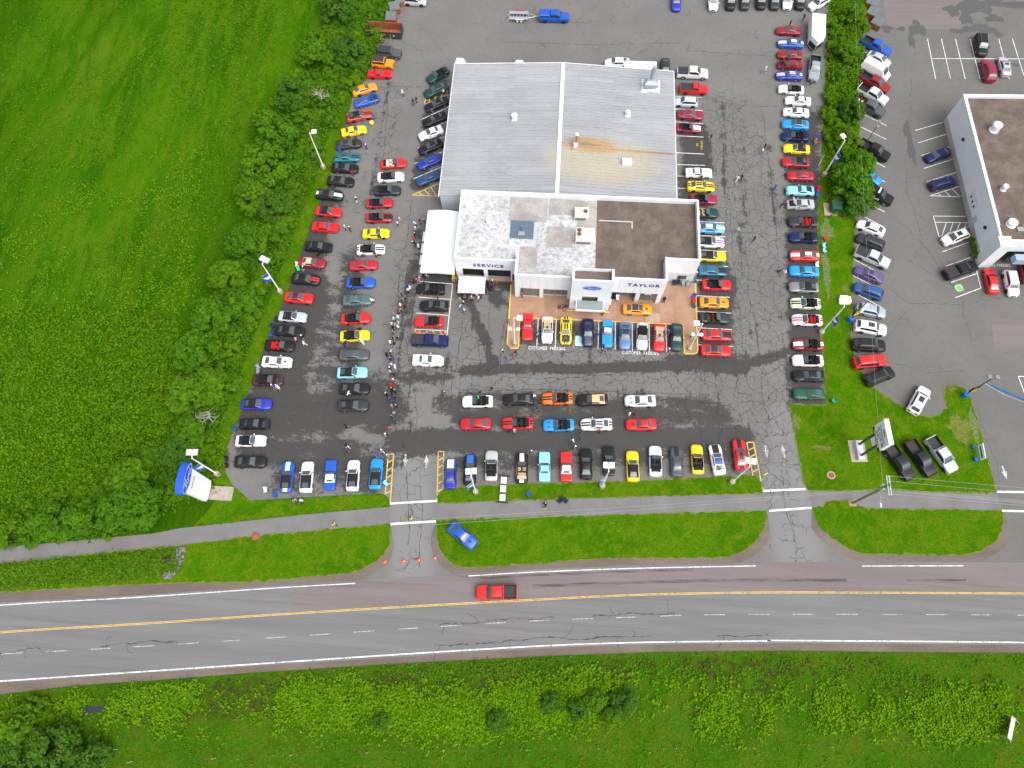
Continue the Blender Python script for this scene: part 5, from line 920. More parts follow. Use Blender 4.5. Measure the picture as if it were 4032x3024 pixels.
    bpatch('hood_scoop', cowl+.35, cowl+.75, -.16, .16, .022); bpatch('hood_vent1', cowl+.45, cowl+.75, .28, .46, .014); bpatch('hood_vent2', cowl+.45, cowl+.75, -.46, -.28, .014)
    bpatch('engine_bay', cowl+.10, hf-.22, -.62, .62, .014)
    g = MB(); x0 = cowl+.3
    g.bbox(x0, x0+.55, -.25, .25, tz(x0)-.1, tz(x0)+.06); g.bbox(x0+.1, x0+.3, .33, .5, tz(x0)-.1, tz(x0)+.05); g.bbox(x0+.3, x0+.6, -.52, -.32, tz(x0)-.1, tz(x0)+.04); kit['engine'] = g.mesh('engine')
    hl = hf-cowl-.1; a = R(48); hv = [(cowl+.06+u*hl*math.cos(a), y*wd(cowl+.5)*.80*(1-.10*u), tz(cowl)+.03+u*hl*math.sin(a)) for u in (0, .5, 1) for y in (-1, -.3, .3, 1)]
    hm = MB(); hm.add(hv, [(i*4+j, i*4+j+1, (i+1)*4+j+1, (i+1)*4+j) for i in range(2) for j in range(3)]); hm.add([(x-.03, y, z+.035) for x,y,z in hv], [(i*4+j, (i+1)*4+j, (i+1)*4+j+1, i*4+j+1) for i in range(2) for j in range(3)]); kit['hood'] = hm.mesh('hood')
    if tb-tr > .3:
        tl = min(.75, tb-tr); kit['boot_lid'] = MB().add([(tb-.04-u*tl*.45, y*wd(tb)*.72, tz(tb)+.03+u*tl*.9) for u in (0, 1) for y in (-1, 1)]+[(tb-.08-u*tl*.45, y*wd(tb)*.72, tz(tb)+.0+u*tl*.9) for u in (0, 1) for y in (-1, 1)], [(0,1,3,2),(4,6,7,5),(0,4,5,1),(2,3,7,6),(0,2,6,4),(1,5,7,3)]).mesh('boot_lid'); bpatch('boot_well', tr+.12, tb-.06, -.55, .55, .012)
    for s in (-1, 1):
        dm = MB(); w0 = wd(.3)*s; c_, s_ = math.cos(R(58)), math.sin(R(58)); xh = cowl-.12
        pt = lambda u, z, e: (xh-u*c_, w0+s*(u*s_+e), z)
        v = [pt(u, z, e) for e in (0, .06) for u, z in ((0,.36),(1.12,.36),(1.15,.93),(.02,.93))]
        dm.add(v, [(0,1,2,3),(7,6,5,4),(0,4,5,1),(1,5,6,2),(2,6,7,3),(3,7,4,0)]); kit['door%d' % s] = dm.mesh('door')
        kit['mirror%d' % s] = MB().bbox(cowl-.38, cowl-.22, min(s*(wd(.3)-.02), s*(wd(.3)+.17)), max(s*(wd(.3)-.02), s*(wd(.3)+.17)), tz(.3)-.02, tz(.3)+.11, .03).mesh('wing_mirror')
        xf = L/2; wf = wd(xf-.14); kit['headlight%d' % s] = mesh('headlight', [(xf-.34, s*wf*.93, tz(xf-.34)-.015+.012), (xf-.10, s*wf*.62, tz(xf-.10)+.008), (xf-.03, s*wf*.60, tz(xf-.03)-.06), (xf-.20, s*(wd(xf-.2)*.985+.008), tz(xf-.2)-.16)], [(0,1,2,3)])
        kit['taillight%d' % s] = MB().bbox(-L/2-.015, -L/2+.12, min(s*.36, s*.74*wd(-L/2+.1)/.86), max(s*.36, s*.74*wd(-L/2+.1)/.86), tz(-L/2)-.02 if not boxy else tz(-L/2+.05)-.28, tz(-L/2+.03)-.03, .02).mesh('tail_light')
    zg = tz(L/2-.03); kit['grille'] = MB().bbox(L/2-.06, L/2+.012, -.42, .42, zg-.26, zg-.04, .01).mesh('grille')
    if sp.get('wr'):
        t = []; 
        prof = [(Rw*.60, -.105), (Rw*.93, -.11), (Rw, -.07), (Rw, .07), (Rw*.93, .11), (Rw*.60, .105)]
        v = []; f = []; n_ = 14
        for r_, y in prof: v += [(r_*math.cos(2*math.pi*i/n_), y, r_*math.sin(2*math.pi*i/n_)) for i in range(n_)]
        f = [(j*n_+i, j*n_+(i+1)%n_, (j+1)*n_+(i+1)%n_, (j+1)*n_+i) for j in range(5) for i in range(n_)]; kit['tyre'] = mesh('wheel', v, f, True)
        rv = []; rf = []
        for sd in (-1, 1):
            n0 = len(rv); rv += [(0, sd*.085, 0)]+[(Rw*.62*math.cos(2*math.pi*i/10), sd*(.098 if i % 2 else .06), Rw*.62*math.sin(2*math.pi*i/10)) for i in range(10)]; rf += [(n0, n0+1+i, n0+1+(i+1)%10) for i in range(10)]
        kit['rim'] = mesh('rim', rv, rf)
    us = MB().box(-L/2+.15, L/2-.2, -wd(0)*.80, wd(0)*.80, .20, sp['sill']+.28); kit['underbody'] = us.mesh('underbody')
    if conv:
        se = MB(); se.bbox(-.25, .25, -.24, .24, .42, .62, .06); se.add([(-.22,-.24,.55),(-.06,-.24,.55),(-.06,.24,.55),(-.22,.24,.55),(-.40,-.21,1.05),(-.26,-.21,1.06),(-.26,.21,1.06),(-.40,.21,1.05)], [(3,2,1,0),(4,5,6,7),(0,1,5,4),(1,2,6,5),(2,3,7,6),(3,0,4,7)]); se.bbox(-.44, -.32, -.13, .13, 1.03, 1.20, .03); kit['seat'] = se.mesh('seat')
        kit['rear_seat'] = MB().bbox(-1.12, -.72, -.58, .58, .42, .66, .05).bbox(-1.28, -1.06, -.58, .58, .5, .97, .06).mesh('rear_seat')
        kit['folded_top'] = MB().bbox(-1.78, -1.26, -.70, .70, .88, tz(-1.5)+.075, .07).mesh('folded_top')
        kit['dashboard'] = MB().bbox(cowl-.52, cowl-.05, -.70, .70, .75, tz(cowl)-.02, .05).mesh('dashboard')
    if sp.get('bed') and base in ('pk', 'pkr'):
        b0, b1, _ = sp['bed']; zt = tz(-1.5)
        cv = MB().bbox(b0-.04, b1+.06, -wd(-1.5)*.90, wd(-1.5)*.90, zt-.05, zt+.035, .03)
        for i in range(1, 5): xx = b0+(b1-b0)*i/5; cv.box(xx-.015, xx+.015, -wd(-1.5)*.86, wd(-1.5)*.86, zt+.036, zt+.046)
        kit['bed_cover'] = cv.mesh('bed_cover'); kit['bed_cap'] = MB().bbox(b0-.1, b1+.14, -.92, .92, zt-.02, 1.88, .12).mesh('bed_cap')
        kit['cap_window'] = MB().box(b0+.15, b1-.1, -.925, -.90, zt+.1, 1.68).box(b0+.15, b1-.1, .90, .925, zt+.1, 1.68).mesh('cap_window')
        kit['light_bar'] = MB().bbox(-.05, .22, -.62, .62, zr+.01, zr+.13, .03).mesh('light_bar')
    if not conv:
        rl = MB()
        for s in (-1, 1): rl.path([(rt+.15, s*wroof*.93, zr+.03), (wt-.1, s*wroof*.93, zr+.05)], .022, 5)
        kit['roof_rails'] = rl.mesh('roof_rails')
    if base in ('b2', 'b4'):
        v, f = [], []; sw = MB(); sw.cyl((-L/2-.02, 0, .95), (-L/2-.26, 0, .95), .38, .38, 14); kit['spare_wheel'] = sw.mesh('spare_wheel')
    return kit, sp, conv, soft, wd
KITS = {}
CATS = dict(suv='car', pk='pickup truck', pkr='pickup truck', van='van', b4='car', b2='car')
NMS = dict(suv='sport_utility_car', pk='pickup_truck', pkr='pickup_truck', van='cargo_van', b4='off_road_car', b2='off_road_car', mc='convertible_car', nc='convertible_car', ms='convertible_car', ns='convertible_car', clc='vintage_convertible', cl='vintage_car', cf='vintage_car', sed='parked_car', race='race_car')
def build_car(x, y, hd, model, pn, opts, label, group):
    if model not in KITS: KITS[model] = car_kit(model)
    kit, sp, conv, soft, wd = KITS[model]
    op = dict(p.split('=') for p in opts.split(';') if p)
    root = empty(NMS.get(model, 'parked_coupe'), (x, y, .05 if label.find('lawn') > 0 else (.155 if 'patio' in label else .012)), R(hd)); s = float(op.get('s', 1)); root.scale = (s, s, s)
    tag(root, label, CATS.get(model, 'car'), CAR_GROUPS[group] or None)
    P = paint(pn); par = root
    def part(nm, key, m_, parent=root): return ob(nm, kit[key], m_, parent)
    body = part('body', 'body', P); part('underbody', 'underbody', BLACK)
    part('windshield', 'windshield', GLASS)
    if conv:
        it = cloth(op.get('int', 'black')); dk = cloth('black'); part('interior', 'interior', dk if op.get('int') in (None, 'red', 'brown') else it); part('dashboard', 'dashboard', dk)
        part('windscreen_frame', 'windscreen_frame', P if random.random() < .6 else BLACK)
        for sd in (-1, 1): o = part('seat', 'seat', it); o.location = (-.12, sd*.37, 0)
        part('rear_seat', 'rear_seat', it); part('folded_top', 'folded_top', dk if op.get('int') != 'tan' else cloth('tan'))
    else:
        part('rear_window', 'rear_window', GLASS if model not in ('suv', 'pk', 'van') else DGLASS)
        if model != 'van':
            for sd in (-1, 1): part('side_window', 'side_window%d' % sd, DGLASS)
        if soft: part('soft_top', 'soft_top', cloth(op.get('top', 'black')))
        if op.get('roof'): part('roof_panel', 'roof_panel', paint(op['roof']) if op['roof'] != 'black' else DGLASS)
        if model in ('b4', 'b2'): part('hard_top', 'roof_panel', cloth('charcoal')); part('spare_wheel', 'spare_wheel', RUBBER)
        if op.get('sun') or op.get('roofglass'): part('sunroof', 'sunroof', DGLASS)
        if op.get('rails'): part('roof_rails', 'roof_rails', RIM)
        if op.get('louv'): part('rear_louvre', 'rear_window', BLACK).location = (0, 0, .02)
    if 'bed_liner' in kit: part('bed_liner', 'bed_liner', BLACK)
    if op.get('cover') == '1': part('bed_cover', 'bed_cover', cloth('charcoal'))
    if op.get('cap'): c_ = part('bed_cap', 'bed_cap', P); ob('cap_window', kit['cap_window'], DGLASS, c_)
    if op.get('load'):
        for i in range(7): MB().bbox(-2.6+i*.22, -2.3+i*.22, -.6+.4*(i % 3), -.2+.4*(i % 3), .87, 1.15+.1*(i % 3), .03).build('bed_load', [cloth('brown'), cloth('pearl'), cloth('maroon')][i % 3], root)
    if op.get('police'):
        part('light_bar', 'light_bar', SIGNW)
        for sd in (-1, 1): lettering('POLICE', .46, SIGNW, root, frame((.0, sd*(wd(0)+.03), .92), (-sd, 0, 0) if sd > 0 else (1, 0, 0), (0, 0, 1)), .01, 1.1)
    for sd in (-1, 1):
        part('wing_mirror', 'mirror%d' % sd, P if random.random() < .6 else BLACK); part('headlight', 'headlight%d' % sd, LAMP); part('tail_light', 'taillight%d' % sd, TAIL)
    part('grille', 'grille', GRILLE if model != 'cl' else CHROME)
    rim = RIMD if random.random() < .45 else RIM
    for wx in sp['wx']:
        for sd in (-1, 1):
            w_ = part('wheel', 'tyre', RUBBER); w_.location = (wx, sd*(wd(wx)-.125), sp['wr']); ob('rim', kit['rim'], rim, w_)
    def stripes(code):
        c = next(k for k in ('black','white','red','purple','pale','cream','blue') if code.startswith(k)); rest = code[len(c):]; m_ = mat('stripe '+c, PAINTS[c] if c != 'purple' else (.25,.05,.35), .4, 0, .2)
        if rest in ('1', '2'):
            ks = ['1'] if rest == '1' else ['a', 'b']; rk = ['r1'] if rest == '1' else ['ra', 'rb_']
            for k_ in ks:
                part('stripe', 'stripe_h'+k_, m_)
                if 'stripe_t'+k_ in kit: part('stripe', 'stripe_t'+k_, m_)
            if not conv and not soft:
                for k_ in rk: part('stripe', 'stripe_'+k_, m_)
        elif rest == 'roof':
            for k_ in ('ra', 'rb_'): part('stripe', 'stripe_'+k_, m_)
        elif c == 'red':
            for k_ in ('a', 'b'): part('stripe', 'stripe_h'+k_, m_)
        else: part('hood_panel', 'stripe_h'+('1' if rest.endswith('1') else 'w'), m_)
    if op.get('stripe'): stripes(op['stripe'])
    if op.get('stripe2'): stripes('blueroof')
    if op.get('hoodp'): part('hood_panel', 'stripe_hw', paint(op['hoodp']))
    if op.get('scoop') or (model in ('m', 'n') and not op.get('stripe') and not op.get('hood') and random.random() < .25): part('hood_scoop', 'hood_scoop', BLACK)
    if op.get('vents'): part('hood_vent', 'hood_vent1', BLACK); part('hood_vent', 'hood_vent2', BLACK)
    if op.get('hood'):
        part('engine_bay', 'engine_bay', ENG); part('engine', 'engine', mat('engine metal', (.10,.10,.11), .5, .4))
        if not op.get('hooddown'): part('hood', 'hood', P)
    if op.get('trunk') and 'boot_lid' in kit: part('boot_lid', 'boot_lid', P); part('boot_well', 'boot_well', ENG)
    for sd in {'L': (1,), 'R': (-1,), 'LR': (1, -1)}.get(op.get('door'), ()): part('open_door', 'door%d' % sd, P)
    return root
for c in CARS: build_car(*c)
# ------------------------------------------------------------ buildings
def box_part(nm, m, par, *a, smooth=False): return MB().box(*a).build(nm, m, par)
def gravel_roof(name, c0, c1, c2):
    k = N(name, .95, .15); a = k.noise(.35, 5, .65); f = k.noise(5, 5, .75); g = k.noise(18, 3, .7)
    b = k.mix(k.step(a, .35, .65), c0, c1); b = k.mix(k.step(f, .48, .72, 0, .7), b, c2); b = k.mix(k.step(g, .4, .75, 0, .35), b, tuple(min(.9, v*1.7) for v in c1)); k.bump(f, .5, .05); return k.col(b)
def white_roof():
    k = N('white ballast', .95, .15); a = k.noise(.25, 4, .6); f = k.noise(1.6, 6, .8, None, .6); g = k.noise(7, 4, .75)
    b = k.mix(k.step(a, .35, .65), (.43,.44,.455), (.58,.59,.61)); b = k.mix(k.step(f, .47, .60, 0, .75), b, (.23,.222,.225)); b = k.mix(k.step(g, .46, .66, 0, .55), b, (.25,.245,.25)); k.bump(f, .4, .05); return k.col(b)
GR_W = white_roof(); GR_B = gravel_roof('brown ballast', (.100,.078,.064), (.160,.128,.108), (.040,.031,.027)); GR_G = gravel_roof('grey ballast', (.25,.23,.215), (.37,.35,.34), (.12,.105,.095))
def metal_roof_mat():
    k = N('galvanised roofing', .42, .5); k.b.inputs['Metallic'].default_value = .05
    n = k.noise(.10, 3); f = k.noise(.8, 4, .6, k.scl(k.pos, .12, 1)); oi = k.new('ShaderNodeObjectInfo').outputs['Random']
    b = k.mix(k.step(n, .3, .7), (.30,.313,.33), (.355,.365,.38)); b = k.mix(k.step(f, .45, .75, 0, .4), b, (.44,.45,.46)); b = k.mix(k.math('MULTIPLY', oi, .35), b, (.24,.25,.27))
    # rust runs below the stack, down the right-hand slope
    def d2(cx, cy, sx, sy):
        s = k.new('ShaderNodeSeparateXYZ'); k.l(k.pos, s.inputs[0])
        return k.math('ADD', k.math('POWER', k.math('DIVIDE', k.math('SUBTRACT', s.outputs[0], cx), sx), 2), k.math('POWER', k.math('DIVIDE', k.math('SUBTRACT', s.outputs[1], cy), sy), 2))
    sx_, sy_ = MISC['stack']
    ru = k.step(k.math('ADD', d2(sx_+2.4, sy_+.1, 5.6, 2.1), k.math('MULTIPLY', k.noise(1.6, 4), 1.6)), 1.0, 1.75, 1, 0)
    b = k.mix(k.math('MULTIPLY', ru, .9), b, (.34,.13,.016)); co = k.step(k.math('ADD', d2(sx_+2.2, sy_+.35, 2.6, .55), k.math('MULTIPLY', k.noise(2.2, 4), 1.2)), .8, 1.5, .85, 0); b = k.mix(co, b, (.10,.045,.018))
    ru2 = k.step(k.math('ADD', d2(sx_+9, sy_-.35, 11, .34), k.math('MULTIPLY', k.noise(2, 3), .9)), .8, 1.5, 1, 0); b = k.mix(k.math('MULTIPLY', ru2, .75), b, (.28,.125,.03))
    ye = k.step(k.math('ADD', d2(sx_+5, sy_-3, 11, 5.5), k.math('MULTIPLY', k.noise(.8, 4), 1.0)), .8, 1.7, .5, 0); b = k.mix(ye, b, (.46,.39,.24)); return k.col(b)
ROOF_M = metal_roof_mat()
def oval_logo(par, mtx, w_, h_, m_blue=BLUE, name='oval_emblem'):
    """blue oval with white ring and script lettering, in the plane of mtx"""
    def ell(a, b, z0, z1, n=40):
        mb = MB(); mb.prism([(a*math.cos(t), b*math.sin(t)) for t in np.linspace(0, 2*math.pi, n, endpoint=False)], z0, z1); return mb
    o = ob(name, ell(w_/2, h_/2, 0, .04).mesh('oval'), m_blue, par); o.matrix_local = mtx
    r = MB(); t = np.linspace(0, 2*math.pi, 49); v, f = ribbon(np.stack([w_*.465*np.cos(t), h_*.445*np.sin(t)], 1), w_*.014, 0, .048); ob('ring', mesh('ring', v, f), SIGNW, o)
    st = [[(-.66,.20),(-.56,.34),(-.38,.36),(-.15,.33),(.0,.40)], [(-.33,.36),(-.38,.05),(-.46,-.25),(-.58,-.38),(-.72,-.32),(-.70,-.22)], [(-.52,.0),(-.40,.06),(-.22,.06)],
          [(-.12+.12*math.cos(a), -.13+.17*math.sin(a)) for a in np.linspace(1.2, 7.6, 14)], [(.04,.02),(.10,-.02),(.08,-.28)], [(.09,-.10),(.17,.02),(.25,.04),(.27,-.04)],
          [(.42+.12*math.cos(a), -.13+.17*math.sin(a)) for a in np.linspace(.9, 6.6, 14)], [(.70,.40),(.60,.12),(.54,-.10),(.55,-.26),(.64,-.28),(.72,-.20)]]
    V, F = [], []
    for s in st:
        p = smooth_line(s, 5)*np.array([w_*.50, h_*.72]); v, f = ribbon(p, w_*.019, 0, .05); n0 = len(V); V += v; F += [tuple(i+n0 for i in q) for q in f]
    ob('script', mesh('script', V, F), SIGNW, o); return o
BLUE3 = mat('facade letter blue', (.010,.025,.16), .5)
def dealership():
    b = empty('dealership_building', (3, 65, 0)); tag(b, 'large white car dealership with metal shop roof and gravel front roof', 'building'); b.location = (0, 0, 0)
    # metal-roofed shop
    x0, x1, y0, y1, ze, xr, zr = -18.8, 21.1, 72.3, 101.3, 4.4, 1.05, 5.5
    sh = MB(); sh.box(x0+.15, x1-.15, y0+.1, y1-.2, 0, ze-.05); 
    k = N('ribbed wall', .5, .4); wv = k.new('ShaderNodeTexWave'); wv.inputs['Scale'].default_value = 3.; k.l(k.pos, wv.inputs['Vector']); k.bump(wv.outputs['Fac'], .4, .05); k.col((.50,.56,.60))
    shop = sh.build('shop_wall', k.m, b)
    g = MB().add([(x0+.15, y, ze-.06) for y in (y0+.12, y1-.22)]+[(x1-.15, y, ze-.06) for y in (y0+.12, y1-.22)]+[(xr, y, zr-.09) for y in (y0+.12, y1-.22)], [(0,2,4),(1,5,3),(0,4,5,1),(2,3,5,4)]); g.build('gable', k.m, b)
    roof = MB().box(xr-.32, xr+.32, y0+.05, y1+.05, zr+.14, zr+.19).build('metal_roof', WHITE2, b)
    MB().add([(x0+.05,y0+.02,ze-.05),(xr,y0+.02,zr-.05),(xr,y1-.02,zr-.05),(x0+.05,y1-.02,ze-.05),(x1-.05,y0+.02,ze-.05),(x1-.05,y1-.02,ze-.05)], [(0,1,2,3),(1,4,5,2)]).build('rib_shadow_sheet', mat('rib shadow dark', (.03,.03,.032), .9), roof)  # near-black sheet showing through the panel gaps, imitates the ribs' shadow lines
    npan = 46; dy = (y1-y0)/npan
    for side in (0, 1):
        xa, xb = (x0, xr) if side == 0 else (xr, x1); za, zb_ = (ze, zr) if side == 0 else (zr, ze)
        cuts = (0, .40, .56, 1) if side == 0 else (0, .46, .62, 1)
        for si in range(3):
            u0, u1 = cuts[si], cuts[si+1]; X0, X1 = xa+(xb-xa)*u0, xa+(xb-xa)*u1; Z0, Z1 = za+(zb_-za)*u0, za+(zb_-za)*u1; lift = .012*(si if side == 0 else 2-si)
            pm = MB(); pm.add([(X0,.035,Z0+lift),(X1,.035,Z1+lift),(X1,dy-.24,Z1+lift),(X0,dy-.24,Z0+lift),(X0,dy-.19,Z0+.12+lift),(X1,dy-.19,Z1+.12+lift),(X1,dy-.05,Z1+.12+lift),(X0,dy-.05,Z0+.12+lift),(X0,dy-.035,Z0+lift),(X1,dy-.035,Z1+lift)], [(0,1,2,3),(3,2,5,4),(4,5,6,7),(7,6,9,8)])
            me = pm.mesh('roof_panel')
            for i in range(npan): ob('roof_panel', me, ROOF_M, roof, (0, y0+i*dy, 0))
    for a in ((x0-.10, x0+.02, y0-.1, y1+.1, ze-.28, ze+.03), (x1-.02, x1+.10, y0-.1, y1+.1, ze-.28, ze+.03)): box_part('gutter', WHITE2, b, *a)
    for s, xa, xb, za, zb_ in ((0, x0, xr, ze, zr), (1, xr, x1, zr, ze)):
        MB().add([(xa,y1,za+.1),(xb,y1,zb_+.1),(xb,y1+.12,zb_+.1),(xa,y1+.12,za+.1),(xa,y1,za-.3),(xb,y1,zb_-.3),(xb,y1+.12,zb_-.3),(xa,y1+.12,za-.3)], [(0,1,2,3),(4,7,6,5),(0,4,5,1),(2,6,7,3),(1,5,6,2),(0,3,7,4)]).build('verge_trim', WHITE2, b)
    zat = lambda x: ze+(zr-ze)*(1-abs(x-xr)/(x1-xr))
    def vent(nm, x, y, r, h, base=.9):
        z = zat(x)+.08; v = MB().box(x-base*.6, x+base*.6, y-base*.7, y+base*.6, z-.05, z+.12); v.lathe([(r,0),(r,h*.6),(r*1.25,h*.65),(r*1.25,h*.85),(r*.4,h)], (x, y, z+.1), 14); return v.build(nm, WHITE2, b, smooth=False)
    vent('roof_vent', *MISC['vent1'], .42, 1.0, .75); vent('roof_vent', *MISC['vent2'], .36, .85, .75)
    x, y = MISC['vent3']; box_part('roof_hatch', WHITE2, b, x-.8, x+.8, y-.6, y+.6, zat(x)+.05, zat(x)+.55)
    x, y = MISC['stack']; st = MB().box(x-.35, x+.35, y-.7, y-.1, zat(x)+.05, zat(x)+.7); st.build('stack_curb', WHITE2, b)
    MB().cyl((x+.1,y,zat(x)),(x+.1,y,zat(x)+2.6),.16).build('chimney_pipe', mat('dull steel', (.28,.26,.24), .6, .5), b); MB().lathe([(.2,0),(.34,.05),(.3,.2),(.05,.3)], (x+.1,y,zat(x)+2.6)).build('chimney_cap', WHITE2, b)
    gy = MB()
    for a in range(3): t = a*2.1; gy.cyl((x+.1,y,zat(x)+1.8),(x+.1+1.5*math.cos(t),y+1.5*math.sin(t),zat(x)),.02,.02,4)
    gy.build('guy_wire', mat('dull steel'), b)
    x, y = MISC['hood']; z = zat(x)
    box_part('exhaust_curb', WHITE2, b, x-1.6, x+1.6, y-1.5, y+1.5, z+.05, z+.16)
    gh = mat('galvanised duct', (.36,.43,.48), .45, .4); MB().bbox(x-1.2, x+1.2, y-.9, y+.7, z+.5, z+1.7, .45).build('exhaust_hood', gh, b); MB().cyl((x,y+.2,z+1.6),(x+.1,y+.4,z+4.2),.42,.42,14).build('exhaust_stack', gh, b); MB().box(x-.5, x+.5, y-1.5, y-1.2, z+.1, z+.6).build('exhaust_motor', WHITE2, b)
    for kx in ('cowl1', 'cowl2'):
        x, y = MISC[kx]; MB().add([(x-1.0,y1+.1,3.9),(x+1.0,y1+.1,3.9),(x+1.0,y1+1.2,3.9),(x-1.0,y1+1.2,3.9),(x-.8,y1+.1,5.0),(x+.8,y1+.1,5.0),(x+.55,y1+.9,5.0),(x-.55,y1+.9,5.0)], [(0,1,5,4),(1,2,6,5),(2,3,7,6),(3,0,4,7),(4,5,6,7),(3,2,1,0)]).build('wall_cowl', WHITE2, b)
    # front block decks (z) -------------------------------------------------
    wb = MISC['wb'][0]; dz = 5.7
    def deck(nm, m_, xa, xb, ya, yb, z=dz): return box_part(nm, m_, b, xa, xb, ya, yb, z-.25, z)
    deck('white_gravel_deck', GR_W, -14.5, -4.6, 59.4, 71.75); deck('white_gravel_deck', GR_W, -4.595, wb, 56.45, 71.75); deck('brown_gravel_deck', GR_B, wb+.005, 18.4, 56.45, 71.75); deck('brown_gravel_deck', GR_B, 18.405, 23.75, 60.75, 71.75)
    for xa, xb, ya, yb in ((-6.6,-.4,67.0,71.7),(-.1,4.6,68.6,71.7),(-.3,4.0,62.4,66.3),(-4.5,-1.6,58.2,62.2),(-6.2,-2.4,65.2,67.0),(4.6,wb-.05,65.2,71.6)):
        box_part('gravel_patch', GR_G, b, xa, xb, ya, yb, dz-.1, dz+.012)
    box_part('repair_patch', mat('torn membrane', (.45,.45,.46), .8), b, 8.1, 13.6, 67.75, 67.95, dz-.1, dz+.014)
    box_part('repair_patch', MATS['torn membrane'], b, 13.4, 13.6, 66.6, 67.7, dz-.1, dz+.014)
    # walls / parapets
    W_ = lambda nm, *a: box_part(nm, WHITE, b, *a)
    W_('west_wall', -14.8, -14.5, 59.1, 72.2, 0, 6.35); W_('north_parapet', -14.5, 24.1, 71.8, 72.2, 0, 6.45); W_('east_wall', 23.8, 24.1, 60.4, 71.8, 3.0, 6.9)
    stone = noisy('pale split stone', (.52,.52,.51), (.66,.66,.65), 4., .8, 0, .5)
    box_part('stone_base', stone, b, 23.78, 24.12, 60.38, 71.8, 0, 2.995)
    # service front: piers, lintel, doors
    W_('service_lintel', -14.5, -4.95, 59.1, 59.4, 3.35, 6.35); 
    for xa, xb in ((-14.5,-13.75),(-10.25,-9.6),(-5.82,-5.6),(-5.05,-4.95)): W_('service_pier', xa, xb, 59.1, 59.4, 0, 3.35)
    dd = mat('shop interior', (.012,.013,.016), .8); gd = mat('door panel', (.055,.058,.060), .5)
    box_part('bay_interior', dd, b, -13.75, -10.25, 59.9, 60.0, 0, 3.35); box_part('bay_floor', CONC, b, -13.75, -4.95, 59.0, 60.0, .02, .06)
    box_part('garage_door', dd, b, -9.6, -5.82, 59.9, 60.0, 0, 3.35); dr = box_part('side_door', gd, b, -5.6, -5.05, 59.25, 59.32, .05, 2.2); box_part('door_glass', DARKGL, b, -5.52, -5.12, 59.24, 59.245, 1.0, 2.0); W_('door_head', -5.6, -5.05, 59.12, 59.4, 2.2, 3.35)
    box_part('door_sill', mat('red sill', (.30,.10,.06), .8), b, -9.6, -5.82, 58.85, 59.0, .015, .05)
    lettering('SERVICE', 1.2, BLUE3, b, frame((-9.4, 59.08, 4.55), (1,0,0), (0,0,1)), .02, 1.18, .03)
    # showroom: left part
    W_('showroom_side', -4.95, -4.6, 56.42, 59.1, 0, 7.2); W_('parapet_return', -4.95, -4.6, 59.41, 60.6, 5.6, 7.2)
    def fascia(xa, xb, y, za, zb_, n):
        for i in range(n): a = xa+(xb-xa)*i/n; c = xa+(xb-xa)*(i+1)/n; box_part('facade_panel', WHITE, b, a+.012, c-.012, y, y+.28, za, zb_)
        box_part('parapet_back', WHITE, b, xa, xb, y+.285, y+.36, za, zb_-.02)
    fascia(-4.95, 4.0, 56.05, 3.25, 7.2, 7)
    for xa, xb in ((-4.95,-4.1),(-.95,-.35),(3.6,4.0)): W_('column', xa, xb, 56.12, 56.7, 0, 3.24)
    def glazing(xa, xb, y, za, zb_, n):
        fr = MB().box(xa, xb, y, y+.08, za-.08, za).box(xa, xb, y, y+.08, zb_, zb_+.08)
        for i in range(n+1): c = xa+(xb-xa)*i/n; fr.box(c-.035, c+.035, y-.002, y+.082, za, zb_)
        f_ = fr.build('window_frame', FRAME, b)
        for i in range(n): a = xa+(xb-xa)*i/n; c = xa+(xb-xa)*(i+1)/n; box_part('pane', GLZ, f_, a+.036, c-.036, y+.03, y+.05, za, zb_)
    GLZ = mat('showroom glass', (.10,.125,.115), .05, 0, 1., .8)
    glazing(-4.1, -.95, 56.35, .3, 3.2, 3); glazing(-.35, 3.6, 56.75, .3, 3.2, 4); box_part('dado', WHITE, b, -4.1, -.95, 56.33, 56.5, 0, .21); box_part('dado', WHITE, b, -.35, 3.6, 56.73, 56.9, 0, .21)
    # entrance tower
    xa, xb, ya, yb, zt = 4.0, 10.35, 54.4, 56.7, 9.35
    W_('tower_side', xa, xa+.35, ya+.3, yb, 0, zt); W_('tower_side', xb-.35, xb, ya+.3, yb, 0, zt); box_part('tower_back', WHITE, b, xa+.35, xb-.35, yb-.12, yb, 5.4, zt-.12)
    W_('tower_front', xa, xb, ya, ya+.295, 4.4, zt); W_('tower_front', xa, 5.85, ya, ya+.295, 0, 4.4); W_('tower_front', 8.35, xb, ya, ya+.295, 0, 4.4)
    box_part('tower_deck', GR_B, b, xa+.35, xb-.35, ya+.295, yb-.12, 8.3, 8.55)
    box_part('portal_glass', GLZ, b, 5.85, 8.35, ya+.9, ya+.95, 0, 4.4); box_part('portal_soffit', mat('portal grey', (.30,.31,.32), .7), b, 5.85, 8.35, ya+.295, ya+.9, 4.3, 4.4)  # soffit in an even mid grey
    cn = mat('canopy grey', (.22,.25,.27), .6); box_part('canopy', cn, b, 5.05, 9.25, ya-1.7, ya-.03, 2.9, 3.2); MB().box(4.95, 9.35, ya-1.82, ya-1.705, 2.8, 3.26).build('canopy_edge', WHITE, b)
    for u in (4.95, 9.255): box_part('canopy_edge', WHITE, b, u, u+.095, ya-1.70, ya-.03, 2.8, 3.26)
    for s in (0, 1): box_part('door_leaf', GLZ, b, 6.0+1.12*s, 7.05+1.12*s, ya+.85, ya+.88, .05, 2.3)
    oval_logo(b, frame((7.2, ya-.05, 7.25), (1,0,0), (0,0,1)), 2.9, 1.15)
    # right part
    fascia(10.36, 18.75, 56.05, 3.35, 7.55, 7); W_('showroom_side', 18.45, 18.75, 56.42, 60.4, 0, 7.55)
